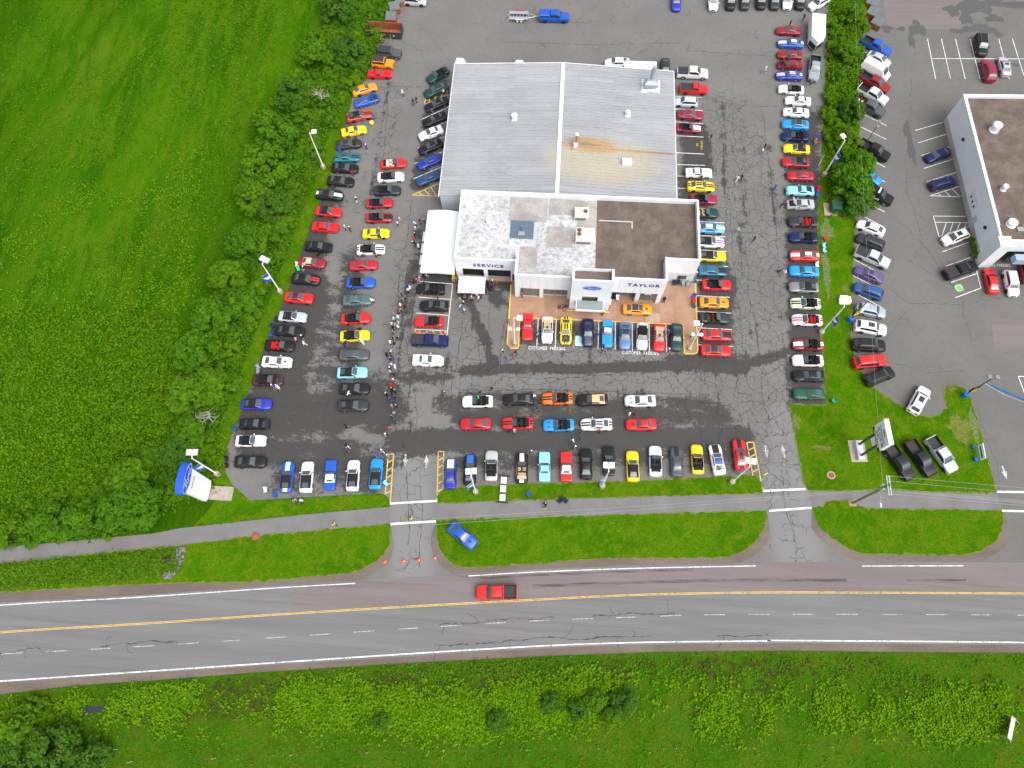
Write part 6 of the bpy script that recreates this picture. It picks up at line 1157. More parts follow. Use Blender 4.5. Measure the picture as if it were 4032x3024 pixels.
    for xc, xd in ((14.55,15.2),(18.0,18.44)): W_('column', xc, xd, 56.12, 56.75, 0, 3.34)
    glazing(10.6, 14.55, 57.2, .2, 3.3, 4); glazing(15.2, 18.0, 56.45, .3, 3.3, 3); box_part('window_notice', SIGNW, b, 16.0, 17.0, 56.41, 56.44, 2.3, 2.75); lettering('FORD', .3, BLACK, b, frame((16.5, 56.40, 2.52), (1,0,0), (0,0,1)), .004, 1.1, .002)
    lettering('TAYLOR', 1.15, BLUE3, b, frame((15.3, 56.02, 5.9), (1,0,0), (0,0,1)), .02, 1.22, .03)
    W_('wing_wall', 18.76, 23.8, 60.4, 60.7, 3.0, 6.9); box_part('stone_base', stone, b, 18.76, 23.77, 60.36, 60.7, 0, 2.99); f_ = MB().box(21.45, 22.95, 60.33, 60.352, 1.1, 2.25).build('window_frame', FRAME, b); box_part('pane', DARKGL, f_, 21.55, 22.85, 60.30, 60.325, 1.2, 2.15)
    # rooftop equipment
    cream = mat('cream steel', (.66,.60,.50), .5); fan = mat('fan guard', (.16,.06,.05), .6)
    for key, sx, sy, fans in (('ac1', 1.15, 1.0, [(.6,.2)]), ('ac2', 1.5, 1.3, [(-.95,.75),(-.95,.0)])):
        x, y = MISC[key]; u = MB().bbox(x-sx, x+sx, y-sy, y+sy, dz, dz+1.15, .05).build('rooftop_unit', cream, b)
        for fx, fy in fans: MB().lathe([(.38,0),(.38,.06),(.3,.07),(.05,.05)], (x+fx, y+fy, dz+1.15), 14).build('fan', fan, u)
        MB().box(x-sx+.15, x+sx*.6, y-sy-.02, y-sy-.001, dz+.25, dz+.9).build('intake_grille', mat('grille grey', (.16,.17,.18), .6), u)
    x, y = MISC['skyl']; box_part('roof_curb', mat('membrane blue', (.09,.13,.19), .7), b, x-1.9, x+1.9, y-1.7, y+1.7, dz-.05, dz+.10); MB().cyl((x,y,dz),(x,y,dz+1.1),.12).build('vent_pipe', MATS['dull steel'], b); box_part('drain_box', GR_G, b, x-.6, x+.5, y-1.2, y-.5, dz+.1, dz+.3)
    for kx in ('gv1', 'gv2'): x, y = MISC[kx]; MB().lathe([(.34,0),(.34,.5),(.42,.52),(.42,.7),(.1,.8)], (x, y, dz), 12).build('roof_vent', WHITE2, b)
    return b
DEAL = dealership()
def neighbour():
    b = empty('neighbour_building', (70.62, 96.47, 0), R(1.93)); tag(b, 'white flat-roofed neighbouring dealership with brown gravel roof, cut off at right', 'building')
    Wd, Ln, z = 46, 29.65, 6.3; band = noisy('stone plinth', (.40,.36,.33), (.52,.47,.43), 3., .85, 0, .5); wl = noisy('pale blue cladding', (.74,.79,.85), (.79,.83,.88), .4, .6)
    P = lambda nm, m_, *a: box_part(nm, m_, b, *a)
    P('west_wall', wl, 0, .35, -Ln, 0, 1.2, z); P('plinth', band, -.06, .35, -Ln, .05, 0, 1.199); P('north_wall', wl, .35, Wd, -.35, 0, 0, z); P('east_wall', wl, Wd, Wd+.3, -Ln, 0, 0, z); P('south_wall', wl, .35, Wd, -Ln, -Ln+.35, 3.4, z)
    P('parapet_cap', WHITE2, -.08, .43, -Ln+3, .08, z, z+.08); P('parapet_cap', WHITE2, .43, Wd, -.43, .08, z, z+.08)
    P('gravel_deck', GR_B, .35, Wd, -Ln+.35, -.35, z-.7, z-.45)
    P('corner_pier', WHITE, -.35, 1.6, -Ln-1.0, -Ln+.9, 0, z+.1); P('entrance_fascia', mat('blue grey fascia', (.30,.37,.45), .5), 2.9, 30, -Ln-2.4, -Ln-1.25, 3.4, 4.6)
    for i in range(4): P('shop_window', DARKGL, 4+i*4.2, 7+i*4.2, -Ln-.02, -Ln-.004, .4, 3.2); P('window_pier', WHITE, 7.1+i*4.2, 7.9+i*4.2, -Ln-.5, -Ln-.01, 0, 3.39)
    lettering('Chevrolet', 1.0, mat('letter grey', (.25,.29,.34), .4, .5), b, frame((8.3, -Ln-2.45, 4.0), (1,0,0), (0,0,1)), .01, 1.1, .06)
    P('overhead_door', mat('white door', (.72,.75,.78), .5), -.04, -.001, -20.9, -17.6, .05, 3.6)
    for i in range(3): P('door_window', DARKGL, -.05, -.041, -18.4-i*1.0, -18.0-i*1.0, 2.0, 2.45)
    P('man_door', mat('grey door', (.46,.50,.54), .5), -.1, -.061, -23.0, -21.9, .05, 2.3); P('door_bollard', FRAME, -1.0, -.85, -17.3, -17.15, 0, 1.1); P('door_bollard', FRAME, -1.0, -.85, -21.4, -21.25, 0, 1.1)
    for y in (-7.5, -25.4): P('wall_lamp', GRILLE, -.35, 0, y-.25, y+.25, 3.6, 3.9)
    for kx, r, h in (('nv1', .75, 1.4), ('nv2', .45, 1.0), ('nv3', .75, .7)):
        x, y = MISC[kx]; c_, s_ = math.cos(R(-1.93)), math.sin(R(-1.93)); dx, dy = x-70.62, y-96.47; MB().lathe([(r*1.1,0),(r*.9,.2),(r*.85,h*.5),(r,h*.55),(r,h*.95),(r*.6,h)], (dx*c_-dy*s_, dx*s_+dy*c_, z-.45), 16).build('roof_vent', WHITE2, b)
    MB().cyl((4.2,-26.6,z-.5),(4.9,-25.4,z+1.4),.06).box(3.2,4.2,-27.6,-26.8,z-.45,z-.2).box(4.5,5.4,-27.4,-26.7,z-.45,z-.2).build('roof_mast', FRAME, b)
    return b
NEIGH = neighbour()
def patio():
    p = empty('patio', (0,0,0)); p['kind'] = 'structure'
    base = sheet('patio_base', PATIO, .135, mat('joint', (.22,.12,.075), .9), .135, p)
    poly = ccw([tuple(q) for q in PATIO]); 
    def clip(pl, a, b, c):   # keep a*x+b*y<=c
        out = []
        for i in range(len(pl)):
            p0, p1 = pl[i], pl[(i+1)%len(pl)]; d0, d1 = a*p0[0]+b*p0[1]-c, a*p1[0]+b*p1[1]-c
            if d0 <= 0: out.append(p0)
            if d0*d1 < 0: t = d0/(d0-d1); out.append((p0[0]+t*(p1[0]-p0[0]), p0[1]+t*(p1[1]-p0[1])))
        return out
    rects = [(-6.4,24.3,52.3,59.05,'main')]
    s = 2.35; tones = [noisy('slab %d' % i, tuple(v*f for v in (.29,.168,.105)), tuple(v*f for v in (.355,.215,.14)), .5, .75) for i, f in enumerate((.93, 1., 1.06))]
    tones.append(noisy('slab grey', (.33,.25,.18), (.38,.29,.22), .5, .75))
    # convex pieces of the L-shaped terrace
    xs = [q[0] for q in poly]
    parts = [[(-5.70,52.22),(24.73,52.48),(24.73,60.28),(18.8,60.28),(18.8,59.0),(-5.76,58.95)], [(-5.68,47.65),(-5.52,47.06),(-5.18,46.76),(-3.98,46.80),(-3.86,47.12),(-3.95,52.19),(-5.70,52.19)], [(22.57,52.44),(22.62,47.48),(22.78,47.34),(24.2,47.44),(24.56,47.67),(24.72,48.22),(24.73,52.45)]]
    for pl in parts:
        for i in range(-5, 16):
            for j in range(0, 9):
                a0, a1, b0, b1 = i*s+.012, (i+1)*s-.012, 45+j*s+.012, 45+(j+1)*s-.012; c_ = pl
                for ar in ((-1,0,-a0),(1,0,a1),(0,-1,-b0),(0,1,b1)):
                    if len(c_) > 2: c_ = clip(c_, *ar)
                if len(c_) > 2: MB().prism(ccw(c_), .10, .15).build('patio_slab', random.choice(tones[:3]) if not (i == 7 and j == 3) else tones[3], p)
    yk = worn_paint('kerb yellow', (.75,.46,.05), (.34,.30,.26), .15)
    edge = [q for q in PATIO if q[1] < 58.8]
    v, f = ribbon(np.array(PATIO[:-1]+[PATIO[-1]]), .2, 0, .157); ob('kerb_edge', mesh('kerb_edge', v, f), yk, p)
    MB().box(3.6, 10.6, 53.95, 54.12, .15, .22).build('step_edge', yk, p)
    return p
patio()

# ------------------------------------------------------------ tents
TENT = mat('white canvas', (.86,.87,.90), .7)
def tents():
    t = empty('pop_up_canopy', (-12.07, 56.85, 0)); tag(t, 'small white pop-up canopy before the service doors with crowd around', 'tent')
    A = [(-2.2,1.5),(2.15,1.5),(2.2,-1.5),(-2.15,-1.5)]; z = 2.25
    MB().add([(x,y,z) for x,y in A]+[(0,0,3.15)]+[(x*.45,y*.45,2.72) for x,y in A], [(0,1,6,5),(1,2,7,6),(2,3,8,7),(3,0,5,8),(5,6,4),(6,7,4),(7,8,4),(8,5,4)]).build('canopy_roof', TENT, t)
    MB().add([(x,y,h) for h in (z-.002,z-.30) for x,y in [(p[0]*1.005,p[1]*1.005) for p in A]], [(0,1,5,4),(1,2,6,5),(2,3,7,6),(3,0,4,7)]).build('valance', TENT, t)
    for x,y in A: MB().cyl((x*.97,y*.97,0),(x*.97,y*.97,z),.03,.03,6).build('leg', FRAME, t)
    tb = empty('canopy_table', (-12.07, 56.4, 0)); tag(tb, 'folding table under the pop-up canopy', 'table')
    MB().box(-1.5,1.5,-.35,.35,.7,.75).build('table_top', SIGNW, tb)
    for x in (-1.3,1.3):
        for y in (-.28,.28): MB().cyl((x,y,0),(x,y,.7),.02,.02,5).build('leg', FRAME, tb)
    g = empty('marquee_tent', (-17.8, 64.3, 0)); tag(g, 'large white marquee tent attached left of the service front', 'tent')
    X0, X1, Y0, Y1, z = -2.8, 2.75, -5.95, 5.95, 2.9; nx, ny = 10, 16; v = []; f = []
    for i in range(nx+1):
        for j in range(ny+1):
            u, w_ = i/nx, j/ny; sag = .10*math.sin(math.pi*((w_*2) % 1)); v.append((X0+(X1-X0)*u, Y0+(Y1-Y0)*w_, z+.75*math.sin(math.pi*u)**.8*(.55+.45*math.sin(math.pi*w_)**.5)-sag*math.sin(math.pi*u)))
    f = [(i*(ny+1)+j, (i+1)*(ny+1)+j, (i+1)*(ny+1)+j+1, i*(ny+1)+j+1) for i in range(nx) for j in range(ny)]; ob('tent_roof', mesh('tent_roof', v, f, True), TENT, g)
    vv = []; ff = []; loop = [(X0+(X1-X0)*i/12, Y0) for i in range(13)]; 
    for i, (x, y) in enumerate(loop): vv += [(x, y-.01, z+.75*math.sin(math.pi*i/12)**.8*.55), (x, y-.02, z-.45-.18*abs(math.sin(math.pi*i/12)) * -1)]
    ff = [(2*i, 2*i+2, 2*i+3, 2*i+1) for i in range(12)]; ob('front_valance', mesh('front_valance', vv, ff), TENT, g)
    for s, x in ((0, X0), (1, X1)): MB().add([(x, Y0, z), (x, Y1, z), (x, Y1, z-.35), (x, Y0, z-.35)], [(0,1,2,3)]).build('side_valance', TENT, g)
    for x in (X0+.05, X1-.05):
        for y in (Y0+.1, -2, 2, Y1-.1): MB().cyl((x,y,0),(x,y,z),.045,.045,6).build('tent_pole', FRAME, g)
    for i, y in enumerate((61.9, 64.2, 66.5)):
        t2 = empty('folding_table', (-21.0, y, 0)); tag(t2, ['nearest','middle','farthest'][i]+' folding table along the left edge of marquee', 'table', 'tables along the marquee'); MB().box(-.38,.38,-.95,.95,.7,.75).build('table_top', SIGNW, t2)
        for a in (-.3,.3):
            for c_ in (-.85,.85): MB().cyl((a,c_,0),(a,c_,.7),.02,.02,5).build('leg', FRAME, t2)
    x, y = MISC['yellowblk']; tag(MB().bbox(x-.25,x+.25,y-.7,y+1.3,0,.9,.05).build('yellow_barrier', mat('barrier yellow', (.62,.36,.04), .6)), 'yellow concrete barrier beside the marquee and service wall', 'barrier')
tents()

# ------------------------------------------------------------ lamps, signs, poles
def lamps():
    words = ['far left grass edge behind the teal coupe', 'left grass edge beside the hedge', 'near left corner beside the tall pylon', 'front lawn left of the three-panel board', 'middle of the front lawn strip', 'right end of the front lawn strip', 'right grass strip beside the striped convertibles', 'right hedge beside the big bush']
    for i, ((x, y), (hx, hy)) in enumerate(zip(LAMPS, HEADS)):
        far = i in (0, 7); l = empty('parking_lot_lamp', (x, y, 0)); tag(l, 'white lamp post at the '+words[i]+('' if far else ', with blue banner'), 'lamp post', 'lamp posts round the lot')
        MB().lathe([(.42,0),(.42,.75),(.38,.8)], n=12).build('concrete_base', CONC, l)
        MB().cyl((0,0,.7),(0,0,9.1),.12,.085,10).build('post', WHITE2, l); d = Vector((hx-x, hy-y, 0)); d = d.normalized() if d.length > .1 else Vector((0,1,0)); n = Vector((-d.y, d.x, 0))
        MB().path([(0,0,8.95),tuple(d*.45+Vector((0,0,9.3)))], .06).build('arm', WHITE2, l)
        for s in ((0,) if far else (-.42, .42)):
            a = math.atan2(d.y, d.x); c_ = d*.8+n*s; MB().bbox(-.42,.42,-.36,.36,-.14,.14,.07).build('lamp_head', WHITE2, l, (c_.x, c_.y, 9.35), a)
        if not far or i == 7:
            bn = n if i < 3 else -d; bd = (Vector((-.75,-.66,0)) if i < 6 else Vector((.3,-.95,0))).normalized(); a = math.atan2(bd.y, bd.x)
            z0, z1, w_ = 4.3, 6.4, 1.0
            for zz in (z0-.03, z1+.03): MB().cyl((0,0,zz),tuple(bd*(w_+.1)+Vector((0,0,zz))),.02,.02,5).build('banner_arm', FRAME, l)
            mb = MB(); V = []; F = []; nn = 8
            for k in range(nn+1):
                for zz in (z0, z0+.6, z1-.5, z1): u = .08+w_*k/nn; p_ = bd*u; V.append((p_.x+.05*math.sin(5*u), p_.y+.05*math.cos(4*u), zz))
            F = [(k*4+j, (k+1)*4+j, (k+1)*4+j+1, k*4+j+1) for k in range(nn) for j in range(3)]; me = mesh('banner', V, F); bo = ob('banner', me, BLUE, l)
            for sd in (-1, 1):
                p_ = [(.1,5.0),(.45,4.95),(.75,5.25),(1.05,5.8),(1.05,5.9),(.75,5.75),(.4,5.7),(.1,5.75)]; q = Vector((-bd.y, bd.x, 0))*.06*sd
                ob('banner_swoosh', mesh('banner_swoosh', [(bd.x*u+q.x, bd.y*u+q.y, zz) for u, zz in p_], [tuple(range(8))]), SIGNW, l)
    for i, (x, y) in enumerate(PLAMPS):
        l = empty('patio_lamp', (x, y, .15)); tag(l, ('left' if i == 0 else 'right')+' white patio lamp with two round lanterns', 'lamp post', 'patio lamps')
        MB().lathe([(.38,0),(.38,.5),(.3,.55)], n=12).build('concrete_base', CONC, l); MB().cyl((0,0,.5),(0,0,9.1),.11,.09).build('post', WHITE2, l)
        for s in (-1, 1): MB().path([(0,0,5.0),(s*.45,0,4.95),(s*.62,0,5.25)], .045).build('lantern_arm', WHITE2, l); MB().lathe([(.08,0),(.30,.12),(.32,.28),(.15,.42)], (s*.62,0,5.2), 12).build('lantern', WHITE2, l)
        s = 1 if i == 0 else -1; MB().path([(0,0,9.0),(s*.6,0,9.15)], .05).build('arm', WHITE2, l); MB().bbox(min(s*.45,s*1.35),max(s*.45,s*1.35),-.4,.4,9.05,9.3,.06).build('lamp_head', WHITE2, l)
lamps()
def signs():
    # blue oval pylon, faces east
    p = empty('pylon_sign', (-48.6, 20.7, 0)); tag(p, 'tall white pylon sign topped by a blue oval beside the hedge', 'sign')
    MB().box(-1.6,3.6,-1.1,1.0,-.02,.09).build('concrete_pad', CONC, p); MB().cyl((0,0,0),(0,0,1.2),.32).build('post', FRAME, p)
    pts = [(-1.55,.95),(-1.2,.75),(-.4,.62),(.4,.62),(1.2,.75),(1.55,.95),(1.62,4),(1.75,7.8),(-1.75,7.8),(-1.62,4)]
    v = [(sx, y, z) for sx in (-.32,.32) for y, z in pts]; n = len(pts); MB().add(v, [tuple(range(n)), tuple(range(n,2*n))[::-1]]+[(i,n+i,n+(i+1)%n,(i+1)%n) for i in range(n)]).build('white_cabinet', SIGNW, p)
    el = [(2.35*math.cos(t), 1.0*math.sin(t)) for t in np.linspace(0, 2*math.pi, 48, endpoint=False)]; v = [(sx, y, 8.55+z) for sx in (-.5,.48) for y, z in el]; n = 48
    MB().add(v, [tuple(range(n)), tuple(range(n,2*n))[::-1]]+[(i,n+i,n+(i+1)%n,(i+1)%n) for i in range(n)]).build('oval_cabinet', BLUE, p)
    oval_logo(p, frame((.482, 0, 8.55), (0,1,0), (0,0,1)), 4.62, 1.94); oval_logo(p, frame((-.502, 0, 8.55), (0,-1,0), (0,0,1)), 4.62, 1.94)
    lettering('TAYLOR', .44, BLUE2, p, frame((.335, 0, 6.35), (0,1,0), (0,0,1)), .012, 1.1); lettering('TAYLOR', .44, BLUE2, p, frame((-.335, 0, 6.35), (0,-1,0), (0,0,1)), .012, 1.1)
    # neighbour sign, faces west
    c = empty('twin_post_sign', (*MISC['chev_base'], 0)); a = R(4); c.rotation_euler[2] = a; tag(c, 'white lettered sign on two posts beside the lawn pickups', 'sign')
    MB().box(-1.3,1.1,-1.7,1.7,0,.1).build('footing', CONC, c); MB().bbox(-.45,.45,-1.45,1.45,.1,.75,.04).build('plinth', noisy('grey concrete', (.48,.50,.52), (.56,.58,.60), 2), c)
    for y in (-.85, .85): MB().box(-.14,.14,y-.14,y+.14,.7,6.2).build('post', mat('bronze post', (.10,.09,.085), .5, .4), c)
    MB().box(-.1,.1,-.55,.55,4.6,5.7).build('reader_panel', SIGNW, c)
    MB().box(-.28,.28,-1.8,1.8,6.15,6.75).build('black_band', BLACK, c); MB().box(-.30,.30,-1.82,1.82,6.755,9.6).build('white_cabinet', SIGNW, c); MB().box(-.34,.34,-1.86,1.86,9.6,9.72).build('cabinet_cap', WHITE2, c)
    for sd in (-1, 1):
        fr = lambda z, y=0: frame((sd*.308, y, z), (0,sd,0), (0,0,1))
        lettering('CHEVROLET', .52, mat('letter bright blue', (.02,.20,.62), .5), c, fr(8.35), .008, 1.0); lettering('BUICK', .72, BLACK, c, fr(7.75, -.2*sd), .012, 1.05); lettering('GMC', .62, mat('letter red', (.35,.02,.05), .5), c, fr(7.15, -.3*sd), .01, 1.1)
        lettering('TANTRAMAR', .46, SIGNW, c, frame((sd*.288, 0, 6.45), (0,sd,0), (0,0,1)), .008, 1.0)
        bt = [(-.6,-.14),(-.22,-.14),(-.22,-.22),(.22,-.22),(.22,-.14),(.5,-.14),(.62,.14),(.22,.14),(.22,.22),(-.22,.22),(-.22,.14),(-.48,.14)]
        o = MB().prism(bt, 0, .02).build('gold_emblem', mat('emblem gold', (.62,.42,.06), .35, .5), c); o.matrix_local = fr(9.05)
        o = MB().box(-.28,.28,-.26,.26,0,.02).build('shield_emblem', mat('emblem grey', (.25,.27,.30), .4), c); o.matrix_local = fr(7.75, 1.35*sd)
    # utility pole
    x, y = MISC['util']; u = empty('utility_pole', (x, y, 0)); tag(u, 'wooden utility pole with double crossarm beside the paved path', 'pole'); wd_ = noisy('weathered wood', (.16,.13,.10), (.24,.21,.17), 3, .9)
    MB().cyl((0,0,0),(0,0,11.6),.19,.12).build('post', wd_, u); MB().box(-.6,.5,-.5,.5,-.03,.07).build('footing', TERRA, u)
    for dx in (-.16, .16): MB().box(dx-.06,dx+.06,-1.35,1.35,11.05,11.18).build('crossarm', mat('pale crossarm', (.45,.47,.44), .8), u)
    ins = mat('insulator', (.55,.58,.60), .3)
    for yy in (-1.2, -.5, .5, 1.2): MB().lathe([(.05,0),(.09,.06),(.05,.1),(.09,.16),(.03,.22)], (.0,yy,11.18), 8).build('insulator', ins, u)
    for k in range(2): MB().cyl((-.35,-.3+.6*k,9.6),(-.35,-.3+.6*k,10.4),.14).build('cutout', ins, u)
    MB().path([(0,0,8.2),(.0,-.9,8.5),(-.05,-1.8,8.4)], .035).build('lamp_arm', FRAME, u); MB().bbox(-.18,.08,-2.35,-1.75,8.3,8.45,.04).build('street_light_head', mat('pale lamp', (.5,.58,.68), .4), u)
    wm = mat('wire', (.30,.32,.32), .5, .3)
    def wire(nm, a, b_, sag, r=.018):
        pts = [(a[0]+(b_[0]-a[0])*t, a[1]+(b_[1]-a[1])*t, a[2]+(b_[2]-a[2])*t-sag*4*t*(1-t)) for t in np.linspace(0,1,18)]; MB().path(pts, r, 4).build(nm, wm, u)
    for yy, zz in ((1.2,11.4),(.5,11.4),(-.5,11.4),(-1.2,11.4)): wire('wire', (0,yy,zz), (90,yy-1.5,zz), 1.6)
    for zz in (9.2, 8.7, 8.4): wire('wire', (0,0,zz), (90,-2,zz), 1.4)
    wire('wire', (0,0,9.4), (8.2,110,9.0), 1.2, .014); wire('wire', (0,0,8.8), (-60,-8.5,9.4), 1.0); wire('wire', (0,0,9.4), (-60,-7.8,10), 1.0)
    # three panel board on its post (front lawn)
    x, y = MISC['threesign']; t = empty('three_panel_board', (x, y, 0)); tag(t, 'three white panels on a leaning dark frame on the front lawn', 'sign')
    MB().box(-.06,.06,-2.0,2.2,.35,.45).build('frame_rail', GRILLE, t)
    for k in range(3): MB().box(-.42,.42,-1.75+k*1.3,-.75+k*1.3,.46,.54).build('panel', mat('panel white', (.68,.69,.68), .6), t)
    for yy in (-1.9, 2.1): MB().box(-.9,.9,yy-.05,yy+.05,0,.34).build('foot', GRILLE, t)
    # yellow-sign poles on blue barrels
    for i, (bx, tz, nm, lab) in enumerate((('sb1', 6.2, 'barrel_sign_post', 'blue barrel with yellow sign and white feather flag by silver-blue car'), ('sb2', 7.2, 'barrel_sign_post', 'blue barrel with yellow sign and twin floodlights on lawn corner'))):
        x, y = MISC[bx]; s = empty(nm, (x, y, 0)); tag(s, lab, 'sign', 'yellow signs on blue barrels')
        MB().lathe([(.42,0),(.44,.1),(.42,.5),(.44,.9),(.40,1.0)], n=14).build('barrel', mat('barrel blue', (.012,.13,.52), .45), s); MB().cyl((0,0,.9),(0,0,tz),.07).build('post', GRILLE, s)
        MB().box(-.58,.58,-.14,.14,2.3,3.7).build('sign_box', BLACK, s, rz=R(20)); q = MB().box(-.48,.48,-.155,-.142,2.4,3.6).box(-.48,.48,.142,.155,2.4,3.6).build('sign_face', mat('sign yellow', (.72,.60,.02), .5), s, rz=R(20))
        lettering('OK', .55, BLACK, s, Matrix.Rotation(R(20), 4, 'Z') @ frame((0,-.17,3.15), (1,0,0), (0,0,1)), .01)
        if i == 0:
            MB().add([(.1,0,2.6),(.75,.03,2.9),(.8,.05,5.9),(.12,0,6.2)], [(0,1,2,3)]).build('feather_flag', SIGNW, s); MB().add([(.1,.01,4.9),(.78,.05,4.6),(.8,.06,5.9),(.12,.01,6.25)], [(0,1,2,3)]).build('flag_top', mat('flag violet', (.06,.08,.50), .6), s)
        else:
            for d in (-.55, .55): MB().path([(0,0,tz-.1),(d,0,tz),(d,0,tz+.3)], .04).build('light_arm', GRILLE, s); MB().bbox(d-.32,d+.32,-.2,.45,tz+.3,tz+.5,.05).build('floodlight', mat('floodlight', (.20,.20,.19), .6), s)
            MB().path([(0,0,5.4),(3,-1.5,4.9),(9,-4,5.2)], .04).build('banner_cord', FRAME, s); MB().add([(.6,-.2,5.6),(12,-5,5.1),(12,-5,4.6),(.6,-.2,5.1)], [(0,1,2,3)]).build('blue_banner', mat('banner blue', (.03,.22,.68), .5), s)
    x, y = MISC['boardsign']; s = empty('barrel_board', (x, y, 0)); tag(s, 'white and blue board between two blue barrels at the right lawn edge', 'sign')
    for yy in (-.95, .95): MB().lathe([(.3,0),(.32,.3),(.28,.6)], (-.5,yy,0), 12).build('barrel', MATS['barrel blue'], s)
    MB().box(-.05,.05,-1.15,1.15,.7,1.9).build('board', SIGNW, s); MB().box(-.056,-.051,-.9,.9,1.0,1.35).build('board_print', BLUE, s)
    # neighbour lamp in the hedge lot
    x, y = 54.9, 88.8; s = empty('twin_head_lamp', (x, y, 0)); tag(s, 'thin bronze lamp with two heads beside the black pickup', 'lamp post')
    MB().cyl((0,0,0),(0,0,7),.08,.06).build('post', MATS['bronze post'], s)
    for d in (-.5,.5): MB().path([(0,0,6.9),(d*.4,d,7.0)], .04).build('arm', MATS['bronze post'], s); MB().bbox(d*.4-.25,d*.4+.25,d-.25,d+.25,6.95,7.1,.04).build('lamp_head', MATS['floodlight'], s)
    # roadside billboard, bottom right
    s = empty('roadside_billboard', (63.0, -3.85, 0)); tag(s, 'white tilted board on splayed thin legs in the meadow, bottom right', 'sign'); d = Vector((.37,.93,0)).normalized(); n_ = Vector((-d.y, d.x, 0)); up = (n_*.75+Vector((0,0,.66))).normalized(); c0 = Vector((0,0,1.35)); q = d.cross(up)*.03
    cs = [c0+d*a*1.4+up*b*.6+q*e for e in (-1,1) for a, b in ((-1,-1),(1,-1),(1,1),(-1,1))]; MB().add(cs, [(3,2,1,0),(4,5,6,7),(0,1,5,4),(1,2,6,5),(2,3,7,6),(3,0,4,7)]).build('board', SIGNW, s)
    for a, k1 in ((1, ('billA','billB')), (-1, ('billC','billD'))):
        for kx in k1: e = Vector((MISC[kx][0]-63.0, MISC[kx][1]+3.85, 0)); t = c0+d*a*1.35+up*(.5 if kx in ('billA','billC') else -.4); MB().cyl(tuple(t), tuple(e), .035, .035, 6).build('leg', mat('pale timber', (.42,.40,.36), .8), s)
signs()
# ------------------------------------------------------------ vegetation
def leaf_mat(name, c0, c1, c2):
    k = N(name, .8, .08); r = k.attr('leaf'); oi = k.new('ShaderNodeObjectInfo').outputs['Random']
    b = k.mix(r, c0, c1); b = k.mix(k.step(oi, .2, .9, 0, .45), b, c2); b = k.mix(k.step(k.noise(.5, 3), .4, .7, 0, .3), b, tuple(v*.6 for v in c0))
    tr = k.new('ShaderNodeBsdfTranslucent'); k.put(tr.inputs['Color'], b); mx = k.new('ShaderNodeMixShader'); mx.inputs[0].default_value = .34
    out = next(n for n in k.n if n.type == 'OUTPUT_MATERIAL'); k.l(k.b.outputs[0], mx.inputs[1]); k.l(tr.outputs[0], mx.inputs[2]); k.l(mx.outputs[0], out.inputs[0]); k.col(b); return k.m
LEAF_A = leaf_mat('tree leaves', (.050,.160,.006), (.118,.270,.012), (.148,.265,.010))
LEAF_B = leaf_mat('grey-green leaves', (.052,.145,.012), (.100,.220,.022), (.090,.200,.014))
LEAF_Y = leaf_mat('yellow-green leaves', (.085,.230,.003), (.215,.380,.007), (.14,.29,.005))
LEAF_F = leaf_mat('weed leaves', (.065,.185,.003), (.160,.295,.008), (.11,.225,.005))
BARK = noisy('bark', (.10,.075,.055), (.17,.14,.11), 4, .9); DEADW = noisy('dead wood', (.34,.30,.26), (.46,.42,.38), 4, .9)
def leaves(cent, nrm, size, rng, aspect=.62):
    """one folded leaf face per centre; returns verts, quads, per-vertex shade"""
    n = len(cent); nrm = nrm/np.linalg.norm(nrm, axis=1)[:,None]; a = rng.normal(size=(n,3)); a -= (a*nrm).sum(1)[:,None]*nrm; a /= np.linalg.norm(a, axis=1)[:,None]+1e-9; b = np.cross(nrm, a); s = size[:,None]
    v = np.stack([cent-a*s, cent-b*s*aspect+nrm*s*.12, cent+a*s, cent+b*s*aspect+nrm*s*.12], 1).reshape(-1,3); return v, np.arange(n*4).reshape(n,4), np.repeat(rng.random(n), 4)
def quad_mesh(name, v, q, shade, m):
    me = bpy.data.meshes.new(name); me.vertices.add(len(v)); me.vertices.foreach_set('co', v.astype(np.float32).ravel()); me.loops.add(q.size); me.loops.foreach_set('vertex_index', q.astype(np.int32).ravel())
    me.polygons.add(len(q)); me.polygons.foreach_set('loop_start', np.arange(len(q), dtype=np.int32)*4); me.update(); me.validate()
    at = me.attributes.new('leaf', 'FLOAT', 'POINT'); at.data.foreach_set('value', shade.astype(np.float32)); me.materials.append(m); return me
def crown_mesh(seed, r=1., nclump=46, per=85, leaf=.085, m=LEAF_A, squash=.85):
    rng = np.random.default_rng(seed); C, Nn, S = [], [], []
    for i in range(nclump):
        d = rng.normal(size=3); d /= np.linalg.norm(d); d[2] = abs(d[2])*1.15-.35; rad = r*(.50+.50*rng.random()**.6); c = d*rad*np.array([1,1,squash]); cr = r*(.16+.16*rng.random())
        p = rng.normal(size=(per,3)); p /= np.linalg.norm(p, axis=1)[:,None]; p *= (cr*(.55+.45*rng.random(per)))[:,None]; p[:,2] *= .75
        C.append(c+p); Nn.append(p*.6+np.array([0,0,cr*.7])+rng.normal(0, cr*.35, (per,3))); S.append(leaf*(.6+.8*rng.random(per)))
    v, q, sh = leaves(np.concatenate(C), np.concatenate(Nn), np.concatenate(S), rng); sh = np.clip(sh*.6+.4*np.repeat(np.repeat(rng.random(nclump), per), 4), 0, 1); return quad_mesh('crown', v, q, sh, m)
